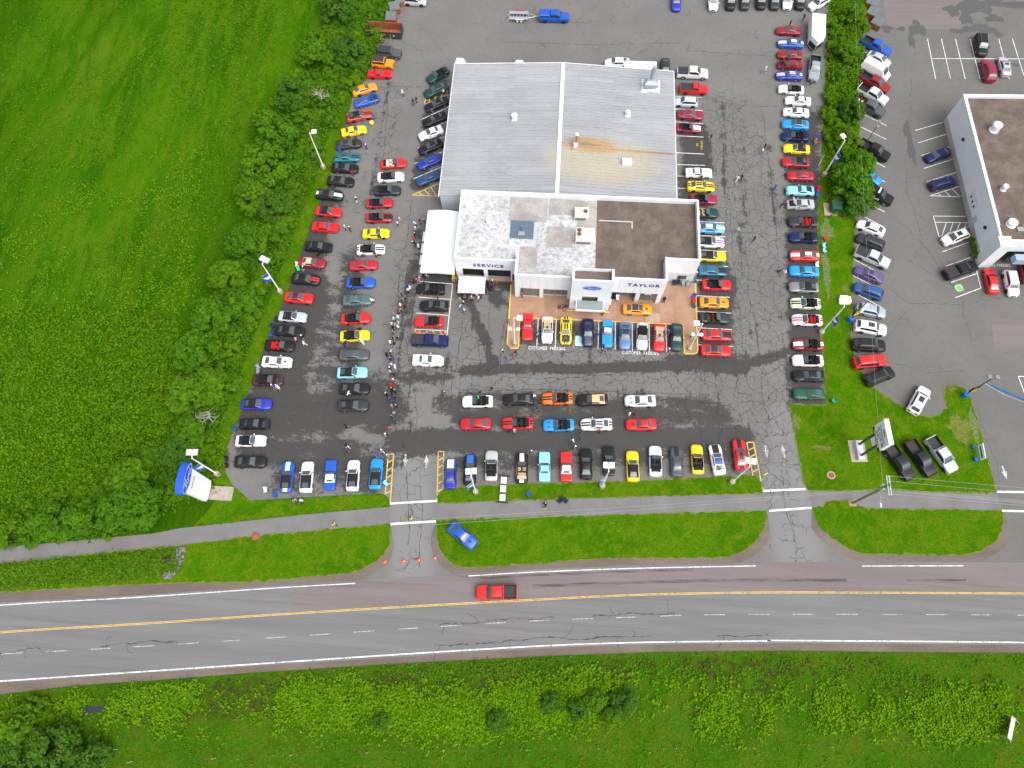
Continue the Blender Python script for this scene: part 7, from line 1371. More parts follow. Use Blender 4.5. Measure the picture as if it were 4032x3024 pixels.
def trunk_mesh(seed, h=1.):
    rng = np.random.default_rng(seed); mb = MB(); mb.cyl((0,0,-.05),(.02,.03,.55*h),.055,.04,7)
    for i in range(6):
        a = i*1.05+rng.random(); e = (math.cos(a)*.45, math.sin(a)*.45, h*(.75+.35*rng.random())); mb.cyl((.02,.03,.4*h+.03*i),(e[0]*.5,e[1]*.5,.62*h+.02*i),.03,.02,5); mb.cyl((e[0]*.5,e[1]*.5,.62*h+.02*i),e,.02,.008,5)
    return mb.mesh('trunk')
CROWNS = [crown_mesh(100+i, m=LEAF_A, nclump=40+5*i) for i in range(5)]; CROWN_B = [crown_mesh(200+i, m=LEAF_B, leaf=.065, per=110) for i in range(2)]
SHRUBS = [crown_mesh(300+i, nclump=24, per=60, leaf=.11, m=LEAF_A, squash=.75) for i in range(4)]+[crown_mesh(320+i, nclump=24, per=60, leaf=.12, m=LEAF_F, squash=.7) for i in range(2)]
TRUNKS = [trunk_mesh(400+i) for i in range(3)]
def tree(x, y, r, label, group, crown=None, ht=1.5):
    t = empty('leafy_tree', (x, y, .03), random.random()*6.28); tag(t, label, 'tree', group); h = r*ht
    tr = ob('trunk', random.choice(TRUNKS), BARK, t); tr.scale = (r*1.1, r*1.1, h*.8); c = ob('crown', crown or random.choice(CROWNS), None, t, (0, 0, h*.66)); f = random.uniform(.9, 1.12); c.scale = (r*f, r/f, r*random.uniform(.95, 1.25)); return t
def bush(x, y, r, label, group, me=None):
    t = empty('shrub', (x, y, .03), random.random()*6.28); tag(t, label, 'shrub', group)
    s = ob('stem', TRUNKS[0], BARK, t); s.scale = (r*.8, r*.8, r*.7); c = ob('foliage', me or random.choice(SHRUBS), None, t, (0, 0, r*.55)); c.scale = (r, r*random.uniform(.85,1.15), r*random.uniform(.8,1.1)); return t
def plant_all():
    OD = 'first second third fourth fifth sixth seventh eighth ninth tenth eleventh twelfth thirteenth fourteenth fifteenth sixteenth seventeenth eighteenth nineteenth twentieth'.split(); cnt = {}
    for (x, y, r) in sorted(BIGT, key=lambda b: (-b[1] if b[1] > 18 else -b[0] if b[1] > 5 else b[0])):
        if y > 18 and x < -20: lab, g = 'leafy green tree in the long hedge between meadow and parking lot', 'trees in the left hedge'
        elif y > 18 and x > 40: lab, g = 'leafy green tree in the hedge between the two car lots', 'trees in the right hedge'
        elif y > 5 : lab, g = 'leafy green tree in the thicket above the paved path at left', 'trees above the path'
        elif x < -40: lab, g = 'dark green tree in the bottom left corner thicket', 'trees in the bottom left corner'
        else: lab, g = 'small grey-green tree in the meadow below the road', 'small trees below the road'
        if 'corner' not in g:
            i = cnt.get(g, 0); cnt[g] = i+1; lab = OD[i]+(' tree from the right in the thicket above the paved path' if 'path' in g else ' small grey-green tree from left below the road' if 'below' in g else ' big tree from the far end of the left hedge' if 'left' in g else ' big tree from the far end of the right hedge')
        tree(x, y, r*(.93 if y > 5 else .72 if x > -40 else .9), lab, g, random.choice(CROWN_B) if (y < 5 and random.random() < .5) or random.random() < .2 else None, 1.35 if y > 5 else 1.0)
    def fill(poly, n, rmin, rmax, lab, g, dist):
        p = np.array(poly); lo, hi = p.min(0), p.max(0); pts = []; tries = 0
        while len(pts) < n and tries < 6000:
            tries += 1; q = lo+(hi-lo)*RNG.random(2)
            if not inside(poly, q[0], q[1]) or any(math.hypot(q[0]-a, q[1]-b) < dist for a, b in pts): continue
            pts.append(tuple(q)); r = rmin+(rmax-rmin)*RNG.random()**1.6
            bush(q[0], q[1], r, lab, g)
    fill(HEDGE_L, 170, 1.0, 2.1, 'bushy green shrub in the long hedge left of the lot', 'shrubs in the left hedge', 1.55)
    fill(HEDGE_R, 75, .8, 1.7, 'bushy green shrub in the hedge between the two car lots', 'shrubs in the right hedge', 1.1)
    fill([(-110,-18),(-66,-18),(-60,-13),(-66,-8),(-110,-9)], 16, 1.2, 2.2, 'dense shrub in the bottom left corner thicket', 'shrubs in the bottom left corner', 1.8)
    x, y = MISC['bush']; 
    for k in range(3): bush(x-.6, y-1.6+k*1.6, .75, 'small bush against the stone plinth of the neighbouring wall', 'bushes at the neighbouring wall')
    # dead trees
    for (x, y, h), lab in zip(((-43.4, 94.6, 4.2), (-50.4, 31.6, 4.5)), ('bare grey dead tree in the far left hedge', 'bare grey dead tree in the near left hedge')):
        mb = MB(); rng = np.random.default_rng(int(h*10)); mb.cyl((0,0,0),(.2,.1,h*.55),.14,.09,7); tips = [((.2,.1,h*.55), .09)]
        for _ in range(3):
            new = []
            for (p, r_) in tips:
                for k in range(3):
                    e = (p[0]+rng.normal(0,.75), p[1]+rng.normal(0,.75), p[2]+h*.17*rng.random()+.1); mb.cyl(p, e, r_, r_*.55, 5); new.append((e, r_*.55))
            tips = new[:14]
        t = empty('dead_tree', (x, y, 0)); tag(t, lab, 'tree'); mb.build('trunk', DEADW, t)
    # uncountable ground plants
    rng = np.random.default_rng(5)
    SOUTH = [(p[0], p[1]-.6) for p in FIELD_S]+[(200,-80),(-200,-80)]
    def scatter(nm, poly, n_cl, per, spread, leaf, hgt, m, dens=None, lab=None):
        p = np.array(poly); lo, hi = p.min(0), p.max(0); q = lo+(hi-lo)*rng.random((n_cl*4, 2)); q = q[inside(poly, q[:,0], q[:,1])]
        if 'meadow' in nm or 'weeds' in nm: q = q[~inside(LAWN_CORNER, q[:,0], q[:,1])]
        if 'below' in (lab or '') or 'verge' in nm: q = q[inside(SOUTH, q[:,0], q[:,1])]
        if dens is not None: q = q[rng.random(len(q)) < dens(q[:,0], q[:,1])]
        q = q[:n_cl]; k = len(q); sz = .5+rng.random(k)
        c = np.repeat(q, per, 0)+rng.normal(0, 1, (k*per, 2))*np.repeat(spread*sz, per)[:,None]; z = .06+hgt*np.repeat(sz, per)*rng.random(k*per)
        nr = np.stack([rng.normal(0,.5,k*per), rng.normal(0,.5,k*per), np.ones(k*per)], 1); v, f, sh = leaves(np.column_stack([c, z]), nr, leaf*(.5+rng.random(k*per)), rng, .7); o = ob(nm, quad_mesh(nm, v, f, sh, m)); tag(o, lab, None, None, 'stuff')
    rr = np.random.default_rng(77); wv = [(rr.normal(0, sc, 2), rr.random()*6.28, am) for sc, am in ((.12,1),(.12,1),(.3,.8),(.3,.8),(.6,.6),(.6,.6),(1.1,.4),(1.1,.4))]
    def patchy(x, y): s_ = sum(am*np.sin(k_[0]*x+k_[1]*y+ph) for k_, ph, am in wv); return np.clip(.42+.42*s_, 0, 1)
    def waves(x, y): return .5+.5*np.sin(.11*x+.35*np.sin(.06*y))*np.sin(.07*y+.5+.02*x)
    fld = [p for p in FIELD]+[(-105,7),(-125,150),(-36,150)]
    ext = FIELD+[(-130,12),(-150,200),(-36,200)]
    scatter('meadow_weeds', ext, 8000, 9, .28, .13, .35, LEAF_F, lambda x, y: np.clip(patchy(x*.5+y*.3, y*.5-x*.3)*np.clip(1.3-(np.abs(x+52)/50), .2, 1), .03, 1), 'pale green weed tufts scattered over the left meadow')
    scatter('meadow_grass', ext, 3500, 7, .30, .14, .22, LEAF_A, lambda x, y: 1-patchy(x*.4, y*.4), 'darker grass tufts in the left meadow')
    scatter('pale_weeds', [(-100,14),(-60,16),(-49,24),(-52,40),(-60,60),(-62,85),(-80,80),(-105,50)], 1500, 9, .26, .12, .5, LEAF_Y, lambda x, y: patchy(x*.8+9, y*.8)**2, 'pale yellow-green weeds near the hedge')
    near = [(-110,13.5),(-60,15.8),(-50,20),(-47,26),(-52,38),(-62,50),(-90,50),(-115,40)]
    scatter('meadow_thicket', near, 3000, 16, .42, .17, .75, LEAF_F, lambda x, y: np.clip(1.3-np.hypot(x+62, y-26)/34, .05, 1), 'rank leafy growth at the meadow edge by the pylon sign')
    hx = HEDGE_L
    scatter('hedge_undergrowth', hx, 5200, 14, .40, .16, .9, LEAF_A, None, 'leafy undergrowth filling the left hedge'); scatter('hedge_undergrowth', HEDGE_R, 1500, 14, .40, .15, .8, LEAF_F, None, 'leafy undergrowth filling the right hedge')
    cm = np.array(COVER_S); tp = cm[:7]; bt = cm[7:]; yc = lambda x: .5*(np.interp(x, tp[np.argsort(tp[:,0]),0], tp[np.argsort(tp[:,0]),1])+np.interp(x, bt[np.argsort(bt[:,0]),0], bt[np.argsort(bt[:,0]),1]))
    big = [(p[0], p[1]+2.0) for p in tp]+[(p[0], p[1]-2.5) for p in bt]
    scatter('ditch_plants', [(p[0], p[1]+2.6) for p in tp]+[(p[0], p[1]+.9) for p in tp[::-1]], 1500, 10, .30, .13, .35, LEAF_A, lambda x, y: np.clip(patchy(x*1.3+5, y)*1.3, .1, 1), 'darker plants imitating shade in the ditch below the road')  # dark leaves scattered in place of the ditch's shade; no ditch is carved
    scatter('broadleaf_cover', big, 6500, 11, .30, .16, .55, LEAF_Y, lambda x, y: np.clip((patchy(x*1.2, y*.7)*1.6+.05)*np.exp(-((y-yc(x)-.6*np.sin(.2*x))/2.3)**2), .0, 1), 'yellow-green broadleaf plants along the ditch below the road')
    vb = [(p[0], p[1]-.3) for p in FIELD_S]+[(140,-22),(-140,-30)]
    scatter('verge_weeds', vb, 2200, 7, .24, .11, .2, LEAF_F, None, 'green weeds in the meadow below the road')
    DRY = leaf_mat('dry verge', (.085,.075,.020), (.130,.105,.035), (.075,.095,.012))
    scatter('dry_verge', [(p[0], p[1]-.8) for p in FIELD_S]+[(p[0], p[1]-5.5) for p in FIELD_S[::-1]], 2600, 8, .35, .12, .18, DRY, lambda x, y: np.clip(patchy(x*.9+3, y*1.1)*1.2, .05, 1), 'dry brownish grass along the near road verge')
    scatter('verge_clumps', [(p[0], p[1]-.2) for p in FIELD_S]+[(p[0], p[1]-3.2) for p in FIELD_S[::-1]], 700, 12, .30, .12, .35, LEAF_A, lambda x, y: np.clip(.3+.8*np.sin(.21*x), .05, 1), 'green weed clumps along the far verge')
    dl = [(p[0], p[1]-.5) for p in LAWN_LEFT[:2]]+[(LAWN_LEFT[2][0]-1.2, LAWN_LEFT[2][1]-1.0), (LAWN_LEFT[13][0]-1.0, LAWN_LEFT[13][1]+1.6)]+[(p[0], p[1]+.9) for p in LAWN_LEFT[14:]]
    scatter('ditch_plants', dl, 2200, 12, .32, .14, .5, LEAF_A, None, 'dense ditch plants between path and road at left')
    # riprap stones at the culvert
    x, y = MISC['rocks']; t = empty('riprap_pile', (x, y, .05)); tag(t, 'pile of pale grey stones at the culvert beside the lawn', 'rock pile'); gm = [noisy('stone %d' % i, tuple(v*f for v in (.12,.12,.122)), tuple(v*f for v in (.19,.19,.19)), 5, .9) for i, f in enumerate((.75, 1., 1.2))]
    ms = []
    for k in range(4):
        bm = bmesh.new(); bmesh.ops.create_icosphere(bm, subdivisions=1, radius=1)
        for v in bm.verts: v.co *= 1+random.uniform(-.28,.28)
        me = bpy.data.meshes.new('stone'); bm.to_mesh(me); bm.free(); me.materials.append(None); ms.append(me)
    for k in range(190):
        u, w_ = random.random(), random.uniform(-1, 1); o = ob('stone', random.choice(ms), random.choice(gm), t, ((u-.5)*1.1+w_*1.15*(1-.5*abs(2*u-1)), (u-.5)*4.4, .06+.1*random.random())); s = random.uniform(.12,.26); o.scale = (s, s*random.uniform(.7,1.2), s*.7); o.rotation_euler[2] = random.random()*6
    # wire fence in the lower meadow
    fz = smooth_line([(-62,-16.5),(-40,-14.2),(-20,-12.2),(0,-10.5),(20,-9.0),(40,-7.6),(60,-5.0),(75,-4.0)], 6); f = empty('wire_fence', (0,0,0)); tag(f, 'thin wire fence with wooden posts in the lower meadow', 'fence'); tim = mat('pale timber')
    for i in range(0, len(fz), 3): MB().cyl((*fz[i], 0), (*fz[i], 1.25), .06, .05, 6).build('post', tim, f)
    MB().path([(p[0], p[1], 1.1) for p in fz], .005, 4).build('wire', mat('fence wire', (.10,.11,.08), .7), f)
    for (a, b, c, d, lab) in ((-60.5,-15.3,-53,-14.0,'long fallen pale branch in the bottom left meadow'), ):
        t = empty('fallen_branch', (a, b, 0)); tag(t, lab, 'branch'); m_ = MB().cyl((0,0,.25),((c-a)*.4,(d-b)*.4,.3),.12,.08,6); m_.cyl(((c-a)*.4,(d-b)*.4,.3),(c-a,d-b,.4),.08,.03,6); m_.cyl(((c-a)*.3,(d-b)*.3,.28),((c-a)*.6,(d-b)*.6-.8,.4),.05,.02,5); m_.build('limb', DEADW, t)
    x, y = MISC['stick']; t = MB().cyl((-.4,-.9,.2),(.4,.9,1.2),.05,.04,6).build('leaning_stick', DEADW, None, (x, y, 0)); tag(t, 'pale leaning stick at the right lot edge near the hedge', 'stick')
plant_all()
# ------------------------------------------------------------ people
SKIN = mat('skin', (.50,.29,.20), .6)
CLO = dict(cream=(.70,.64,.50), navy=(.016,.024,.070), black=(.014,.014,.016), white=(.80,.80,.80), maroon=(.20,.015,.030), denim=(.050,.100,.200), grey=(.25,.26,.27), blue=(.020,.080,.420), coral=(.70,.16,.12), red=(.60,.015,.015), lilac=(.42,.38,.62), paleblue=(.40,.55,.70), pink=(.70,.28,.38), slate=(.22,.29,.37), purple=(.10,.05,.26), orange=(.65,.13,.03), olive=(.16,.20,.07), brown=(.13,.06,.035), tan=(.45,.32,.19), cyan=(.12,.50,.58), hotpink=(.78,.03,.24), yellow=(.75,.58,.12), charcoal=(.07,.07,.08), floral=(.30,.28,.27), hivis=(.75,.72,.04), lime=(.04,.62,.10), khaki=(.34,.27,.18), auburn=(.16,.04,.02), blonde=(.50,.36,.16), teal=(.02,.25,.26), sky=(.25,.58,.75), darkgreen=(.02,.10,.06))
def clo(n): return MATS.get('cloth '+n) or mat('cloth '+n, CLO[n], .85, 0, 0, .2)
J0 = dict(pel=(0,0,.95), chest=(0,.0,1.28), neck=(0,.0,1.50), head=(.02,0,1.64), top=(.01,0,1.74), sl=(0,.19,1.42), el=(-.03,.26,1.14), wl=(.04,.27,.88), hl=(.06,.27,.80), sr=(0,-.19,1.42), er=(-.03,-.26,1.14), wr=(.04,-.27,.88), hr=(.06,-.27,.80),
 ll=(0,.10,.92), kl=(.02,.11,.50), al=(-.02,.11,.09), fl=(.14,.12,.04), lr=(0,-.10,.92), kr=(.02,-.11,.50), ar=(-.02,-.11,.09), fr=(.14,-.12,.04))
def pose(k):
    J = {a: list(b) for a, b in J0.items()}
    if k == 'w': J['kl'] = [.20,.10,.52]; J['al'] = [.26,.10,.10]; J['fl'] = [.42,.11,.07]; J['kr'] = [-.05,-.10,.50]; J['ar'] = [-.34,-.10,.16]; J['fr'] = [-.22,-.11,.05]; J['el'] = [-.14,.25,1.16]; J['wl'] = [-.16,.25,.92]; J['hl'] = [-.15,.25,.84]; J['er'] = [.06,-.25,1.15]; J['wr'] = [.24,-.24,.98]; J['hr'] = [.31,-.24,.95]
    if k == 's2': J['el'] = [.02,.27,1.16]; J['wl'] = [.26,.12,1.12]; J['hl'] = [.32,.06,1.13]; J['er'] = [.02,-.27,1.16]; J['wr'] = [.26,-.10,1.10]; J['hr'] = [.33,-.05,1.10]
    if k == 'b':
        for a, (dx, dz) in dict(chest=(.20,-.10), neck=(.38,-.16), head=(.46,-.17), top=(.54,-.20), sl=(.32,-.16), sr=(.32,-.16), el=(.45,-.18), er=(.45,-.18), wl=(.55,-.08), wr=(.55,-.08), hl=(.60,-.06), hr=(.60,-.06), pel=(-.06,0)).items(): J[a][0] += dx; J[a][2] += dz
    if k in ('t', 'c'):
        for a in J: J[a][2] -= .48
        for s, sg in (('l', 1), ('r', -1)): J['k'+s] = [.44, .13*sg, .47]; J['a'+s] = [.46, .13*sg, .09]; J['f'+s] = [.62, .14*sg, .04]; J['l'+s] = [.02, .10*sg, .46]; J['e'+s] = [.05, .26*sg, .70]; J['w'+s] = [.30, .18*sg, .60]; J['h'+s] = [.37, .16*sg, .58]
        J['pel'] = [0,0,.50]
    return J
BONES = [('pel','chest','top'),('chest','neck0','top'),('neck','head','skin'),('head','top','skin'),('neck','sl','top'),('sl','el','top'),('el','wl','skin'),('wl','hl','skin'),('neck','sr','top'),('sr','er','top'),('er','wr','skin'),('wr','hr','skin'),('pel','ll','legs'),('ll','kl','legs'),('kl','al','legs'),('al','fl','shoe'),('pel','lr','legs'),('lr','kr','legs'),('kr','ar','legs'),('ar','fr','shoe')]
RAD = dict(pel=(.155,.12), chest=(.165,.115), neck=(.065,.065), head=(.088,.098), top=(.070,.078), sl=(.075,.07), el=(.048,.048), wl=(.034,.03), hl=(.042,.025), ll=(.095,.09), kl=(.065,.065), al=(.045,.045), fl=(.045,.035))
def person_mesh(k):
    J = pose(k); names = list(J); me = bpy.data.meshes.new('p'); E = []
    for a, b, _ in BONES: E.append((names.index(a), names.index(b if b != 'neck0' else 'neck')))
    me.from_pydata([J[n] for n in names], E, []); o = bpy.data.objects.new('p', me); COL.objects.link(o)
    md = o.modifiers.new('s', 'SKIN'); md.use_smooth_shade = True; ss = o.modifiers.new('d', 'SUBSURF'); ss.levels = 1; ss.render_levels = 1
    if not me.skin_vertices: me.attributes  # created by the modifier
    for i, n in enumerate(names):
        r = RAD.get(n) or RAD[n[:-1]+'l']; me.skin_vertices[0].data[i].radius = r; me.skin_vertices[0].data[i].use_root = (n == 'pel')
    dg = bpy.context.evaluated_depsgraph_get(); dg.update(); out = bpy.data.meshes.new_from_object(o.evaluated_get(dg)); bpy.data.objects.remove(o)
    bm = bmesh.new(); bm.from_mesh(out)
    hx = Vector(J['head'])
    for v in bm.verts:   # nose and chin
        d = v.co-hx
        if d.length < .14 and d.x > .075 and abs(d.y) < .03: v.co.x += .022
    for s in ('l', 'r'):   # fingers
        h = Vector(J['h'+s]); w_ = Vector(J['w'+s]); f = (h-w_).normalized(); sd = Vector((1,0,0)) if abs(f.z) > .7 else Vector((0,0,1)); sd = (sd-f*sd.dot(f)).normalized(); up = f.cross(sd)
        for i, ln in enumerate((.075,.085,.08,.06,.055)):
            base = h+sd*(.03-.018*i) if i < 4 else w_.lerp(h, .45)+sd*.035; d = (f+up*.15).normalized() if i < 4 else (f*.6+sd*.8).normalized(); mid = base+d*ln*.55; tip = mid+(d+up*.5).normalized()*ln*.5
            mb = MB().cyl(base-d*.015, mid, .009, .0085, 5).cyl(mid, tip, .0085, .006, 5); vs = [bm.verts.new(p) for p in mb.v]
            for q in mb.f: bm.faces.new([vs[j] for j in q])
    bm.to_mesh(out); bm.free()
    seg = [(Vector(J[a]), Vector(J[b if b != 'neck0' else 'neck']), r) for a, b, r in BONES]; idx = []
    order = dict(skin=0, top=1, legs=2, shoe=3)
    for p in out.polygons:
        c = p.center; best, reg = 9, 'skin'
        for a, b, r in seg:
            d = b-a; t = max(0, min(1, (c-a).dot(d)/max(1e-9, d.length_squared))); q = (a+d*t-c).length-(.06 if r == 'top' else 0)
            if q < best: best, reg = q, r
        if reg == 'skin' and p.center.z < J['neck'][2]-.02 and False: reg = 'top'
        idx.append(order[reg])
    out.materials.clear()
    for _ in range(4): out.materials.append(None)
    out.polygons.foreach_set('material_index', idx); out.polygons.foreach_set('use_smooth', [True]*len(out.polygons)); out.name = 'body'
    hm = MB(); c = Vector(J['head'])+Vector((-.012,0,.035)); hm.lathe([(.112,-.03),(.116,.02),(.10,.075),(.06,.11),(.012,.122)], tuple(c), 10); hair = hm.mesh('hair', True)
    cm = MB(); cm.lathe([(.116,.015),(.112,.07),(.07,.115),(.012,.125)], tuple(c), 10); cm.add([(c.x+.05,c.y-.08,c.z+.02),(c.x+.20,c.y-.06,c.z+.005),(c.x+.20,c.y+.06,c.z+.005),(c.x+.05,c.y+.08,c.z+.02),(c.x+.05,c.y-.08,c.z+.032),(c.x+.20,c.y-.06,c.z+.015),(c.x+.20,c.y+.06,c.z+.015),(c.x+.05,c.y+.08,c.z+.032)], [(3,2,1,0),(4,5,6,7),(0,1,5,4),(1,2,6,5),(2,3,7,6)]); cap = cm.mesh('cap', True)
    return out, hair, cap
PM = {k: person_mesh(k) for k in ('s', 's2', 'w', 'b', 't')}; PM['c'] = PM['t']
HAIRS = ('brown', 'black', 'grey', 'blonde', 'auburn'); SHOE = mat('shoe', (.06,.06,.065), .7); SHOEW = mat('white shoe', (.7,.7,.7), .7)
def near_car(x, y): return min(CARS, key=lambda c: (c[0]-x)**2+(c[1]-y)**2)
for (x, y, ps, top, legs, head, lab, grp) in PEOPLE:
    lab = 'person in '+lab; grp = PEOPLE_GROUPS[grp]
    k = ps if ps != 's' or random.random() < .5 else 's2'; body, hair, cap = PM[k]; c = near_car(x, y); z = .0
    rz = math.atan2(c[1]-y, c[0]-x) if ps == 'b' else random.random()*6.28
    if 'queue' in lab: rz = R(90)+random.gauss(0, .8)
    if ps == 't': rz = R(-90)+random.gauss(0, .5)
    on = inside(PATIO, x, y) or (-6 < x < 24 and 52.2 < y < 60 ); z = .155 if on else (.06 if 'lawn' in lab or 'grass' in lab else .01)
    if ps == 'c': rz = R(180); z = .16
    p = empty('person', (x, y, z), rz); s = random.uniform(.93, 1.05)*(.72 if 'red top and black trousers, queueing' in lab else 1); p.scale = (s, s, s); tag(p, lab, 'person', grp or None)
    ob('body', body, None, p, ms=[SKIN, clo(top), clo(legs), random.choice((SHOE, SHOE, SHOEW))])
    if head in HAIRS: ob('hair', hair, clo(head), p)
    else: ob('cap', cap, clo(head), p)
    if ps == 't':   # folding seat under a sitting person
        ch = MB().box(-.22,.28,-.24,.24,.36,.40).box(-.26,-.20,-.24,.24,.40,.85); 
        for a in (-.2,.24):
            for b in (-.22,.22): ch.cyl((a,b,0),(a,b,.38),.012,.012,5)
        co = empty('occupied_chair', (x, y, z), rz); tag(co, 'folding chair occupied by person in '+lab.split(' in ', 1)[1].split(' and ')[0]+','+lab.split(',', 1)[1], 'chair'); ch.build('seat_and_back', clo('charcoal'), co)
# ------------------------------------------------------------ chairs and small things
def chair_meshes():
    seat = mesh('seat', [(-.24,-.25,.44),(.24,-.25,.46),(.24,.25,.46),(-.24,.25,.44),(0,-.2,.40),(0,.2,.40),(-.24,-.25,.42),(.24,-.25,.44),(.24,.25,.44),(-.24,.25,.42),(0,-.2,.38),(0,.2,.38)], [(0,4,5,3),(4,1,2,5),(6,9,11,10),(10,11,8,7)])
    back = mesh('backrest', [(-.24,-.25,.46),(-.24,.25,.46),(-.38,.26,.92),(-.38,-.26,.92),(-.26,-.25,.46),(-.26,.25,.46),(-.40,.26,.92),(-.40,-.26,.92)], [(0,1,2,3),(7,6,5,4),(2,6,7,3)])
    fr = MB()
    for s in (-.26,.26): fr.path([(-.26,s,0),(.26,s,.46)], .014, 5).path([(.26,s,0),(-.24,s,.44),(-.39,s,.93)], .014, 5).path([(-.28,s,.64),(.26,s,.64)], .016, 5).path([(.26,s,.46),(.26,s,.64)], .014, 5)
    return seat, back, fr.mesh('frame')
CH = chair_meshes()
for (x, y, c, lab) in CHAIRS:
    on = -6 < x < 24.2 and 46.6 < y < 60.3; o = empty('folding_chair', (x, y, .155 if on else (.05 if 'grass' in lab or 'lawn' in lab else .01)), random.uniform(-2.4, -.6) if not on else R(-90)+random.gauss(0,.4)); tag(o, lab, 'chair', 'folding chairs at the show'); o.scale = (1.12,1.12,1.0)
    m_ = clo(c); ob('seat', CH[0], m_, o); ob('backrest', CH[1], m_, o); ob('frame', CH[2], GRILLE, o)
def props():
    K = MISC
    cone = MB().lathe([(.17,.03),(.12,.25),(.03,.70)], n=12).mesh('cone_body'); foot = MB().box(-.22,.22,-.22,.22,0,.035).mesh('foot'); band = MB().lathe([(.125,.30),(.095,.42)], n=12).mesh('reflective_band'); om = mat('cone orange', (.72,.06,.02), .5)
    w_ = ['first cone from left across the main drive mouth','second cone from left across the main drive mouth','third cone from left across the main drive mouth','fourth cone from left across the main drive mouth','left cone on the yellow hatching behind the dark pickup','right cone on the yellow hatching behind the dark pickup']
    for i in range(6):
        o = empty('traffic_cone', (*K['cone%d' % (i+1)], .02)); tag(o, 'orange '+w_[i], 'traffic cone', 'orange traffic cones'); o.scale = (1.15,1.15,1); ob('cone_body', cone, om, o); ob('foot', foot, om, o); ob('reflective_band', band, SIGNW, o)
    # transformer with bollards
    x, y = K['transf']; t = empty('transformer_box', (x, y, 0)); tag(t, 'green transformer box on a brown pad in the grass strip', 'transformer')
    xa, ya = K['transpadA']; xb, yb = K['transpadB']; MB().box(xa-x-.2, xb-x+.1, yb-y+.1, ya-y+.3, 0, .14).build('concrete_pad', noisy('brown pad', (.36,.24,.17), (.44,.31,.23), 2), t); gm = mat('utility green', (.012,.075,.050), .5)
    MB().bbox(-.75,.75,-.3,1.2,.14,1.45,.06).build('cabinet', gm, t); MB().bbox(-.8,.8,-.36,1.25,1.455,1.55,.04).build('lid', gm, t)
    for i, (dx, dy) in enumerate(((-3.0,2.3),(-1.4,2.6),(.4,2.6),(-3.0,.6),(-2.8,-1.1),(-1.0,-1.3),(1.2,-1.0))):
        b_ = MB().cyl((0,0,0),(0,0,1.1),.07).build('bollard', mat('bollard blue', (.03,.06,.22), .5), None, (x+dx, y+dy, .05)); tag(b_, 'thin dark blue bollard standing round the green transformer box', 'bollard', 'bollards round the transformer')
    # dumpsters
    rust = noisy('rusty steel', (.20,.055,.022), (.32,.105,.045), 1.5, .7); dk = noisy('dark steel', (.030,.034,.038), (.055,.06,.065), 1.5, .6); brown = noisy('brown steel', (.26,.075,.035), (.34,.11,.055), 1.2, .6); lid = mat('grey lid', (.12,.14,.16), .6)
    x, y = K['dump40']; d = empty('roll_off_dumpster', (x, y, 0), R(-2)); tag(d, 'long open-top dark dumpster with rusty inside at the far left', 'dumpster'); L, Wd, h = 3.35, 1.2, 1.75
    MB().box(-L,L,-Wd,Wd,.2,.3).build('floor', rust, d)
    for nm, a in (('side_wall',(-L,L,-Wd,-Wd+.09)),('side_wall',(-L,L,Wd-.09,Wd)),('end_wall',(-L,-L+.09,-Wd+.09,Wd-.09)),('end_wall',(L-.09,L,-Wd+.09,Wd-.09))): MB().box(*a,.2,h).build(nm, dk, d)
    MB().box(-L+.1,L-.1,Wd-.13,Wd-.092,.31,h-.03).build('inner_skin', rust, d); MB().box(-L+.1,L-.1,-Wd+.092,-Wd+.13,.31,h-.03).build('inner_skin', rust, d)
    for i in range(11): MB().box(-L+.2+i*.64,-L+.32+i*.64,-Wd-.07,-Wd-.001,.25,h-.05).build('rib', dk, d)
    MB().box(-L-.05,L+.05,-Wd-.08,-Wd+.1,h,h+.08).box(-L-.05,L+.05,Wd-.1,Wd+.05,h,h+.08).build('top_rail', rust, d); lettering('40', .6, SIGNW, d, frame((-1.6,-Wd-.08,.95), (1,0,0), (0,0,1)), .01); lettering('4', .6, SIGNW, d, frame((1.9,-Wd-.08,.95), (1,0,0), (0,0,1)), .01)
    for k, (key, rz, lab) in enumerate((('dumpA', 30, 'farthest brown dumpster with dark lids beside the hedge'), ('dumpB', 18, 'middle brown dumpster with dark lids beside the hedge'), ('dumpC', 0, 'nearest brown dumpster with half-open lids beside the hedge'), ('ndumpA', -35, 'larger tilted brown dumpster on the neighbouring lot'), ('ndumpB', -35, 'smaller brown dumpster on the neighbouring lot'), ('ndumpC', -30, 'brown dumpster half hidden by the right hedge at the top'))):
        x, y = K[key]; d = empty('lidded_dumpster', (x, y, 0), R(rz)); tag(d, lab, 'dumpster', 'brown dumpsters')
        MB().add([(-1.0,-.8,.1),(1.0,-.8,.1),(1.0,.8,.1),(-1.0,.8,.1),(-1.05,-.95,1.2),(1.05,-.95,1.2),(1.05,.9,1.65),(-1.05,.9,1.65)], [(3,2,1,0),(4,5,6,7),(0,1,5,4),(1,2,6,5),(2,3,7,6),(3,0,4,7)]).build('bin', brown, d)
        for s in (-1, 1): o = MB().box(min(s*.03,s*1.0),max(s*.03,s*1.0),-.92,.9,.0,.05).build('lid', lid, d, (0,0,1.46)); o.rotation_euler[0] = R(13.6)
        for s in (-1, 1): MB().box(s*1.06-.04,s*1.06+.04,-.4,.4,.8,.95).build('lift_pocket', brown, d)
    x, y = K['cage']; d = empty('wire_cage', (x, y-.3, 0)); tag(d, 'open grey wire cage in front of the long dumpster', 'cage'); mb = MB()
    for z in (.1,.7,1.3): mb.path([(-.9,-.8,z),(.9,-.8,z),(.9,.8,z),(-.9,.8,z),(-.9,-.8,z)], .03, 5)
    for i in range(9):
        u = -.9+1.8*i/8
        for yy in (-.8,.8): mb.cyl((u,yy,0),(u,yy,1.3),.02,.02,4)
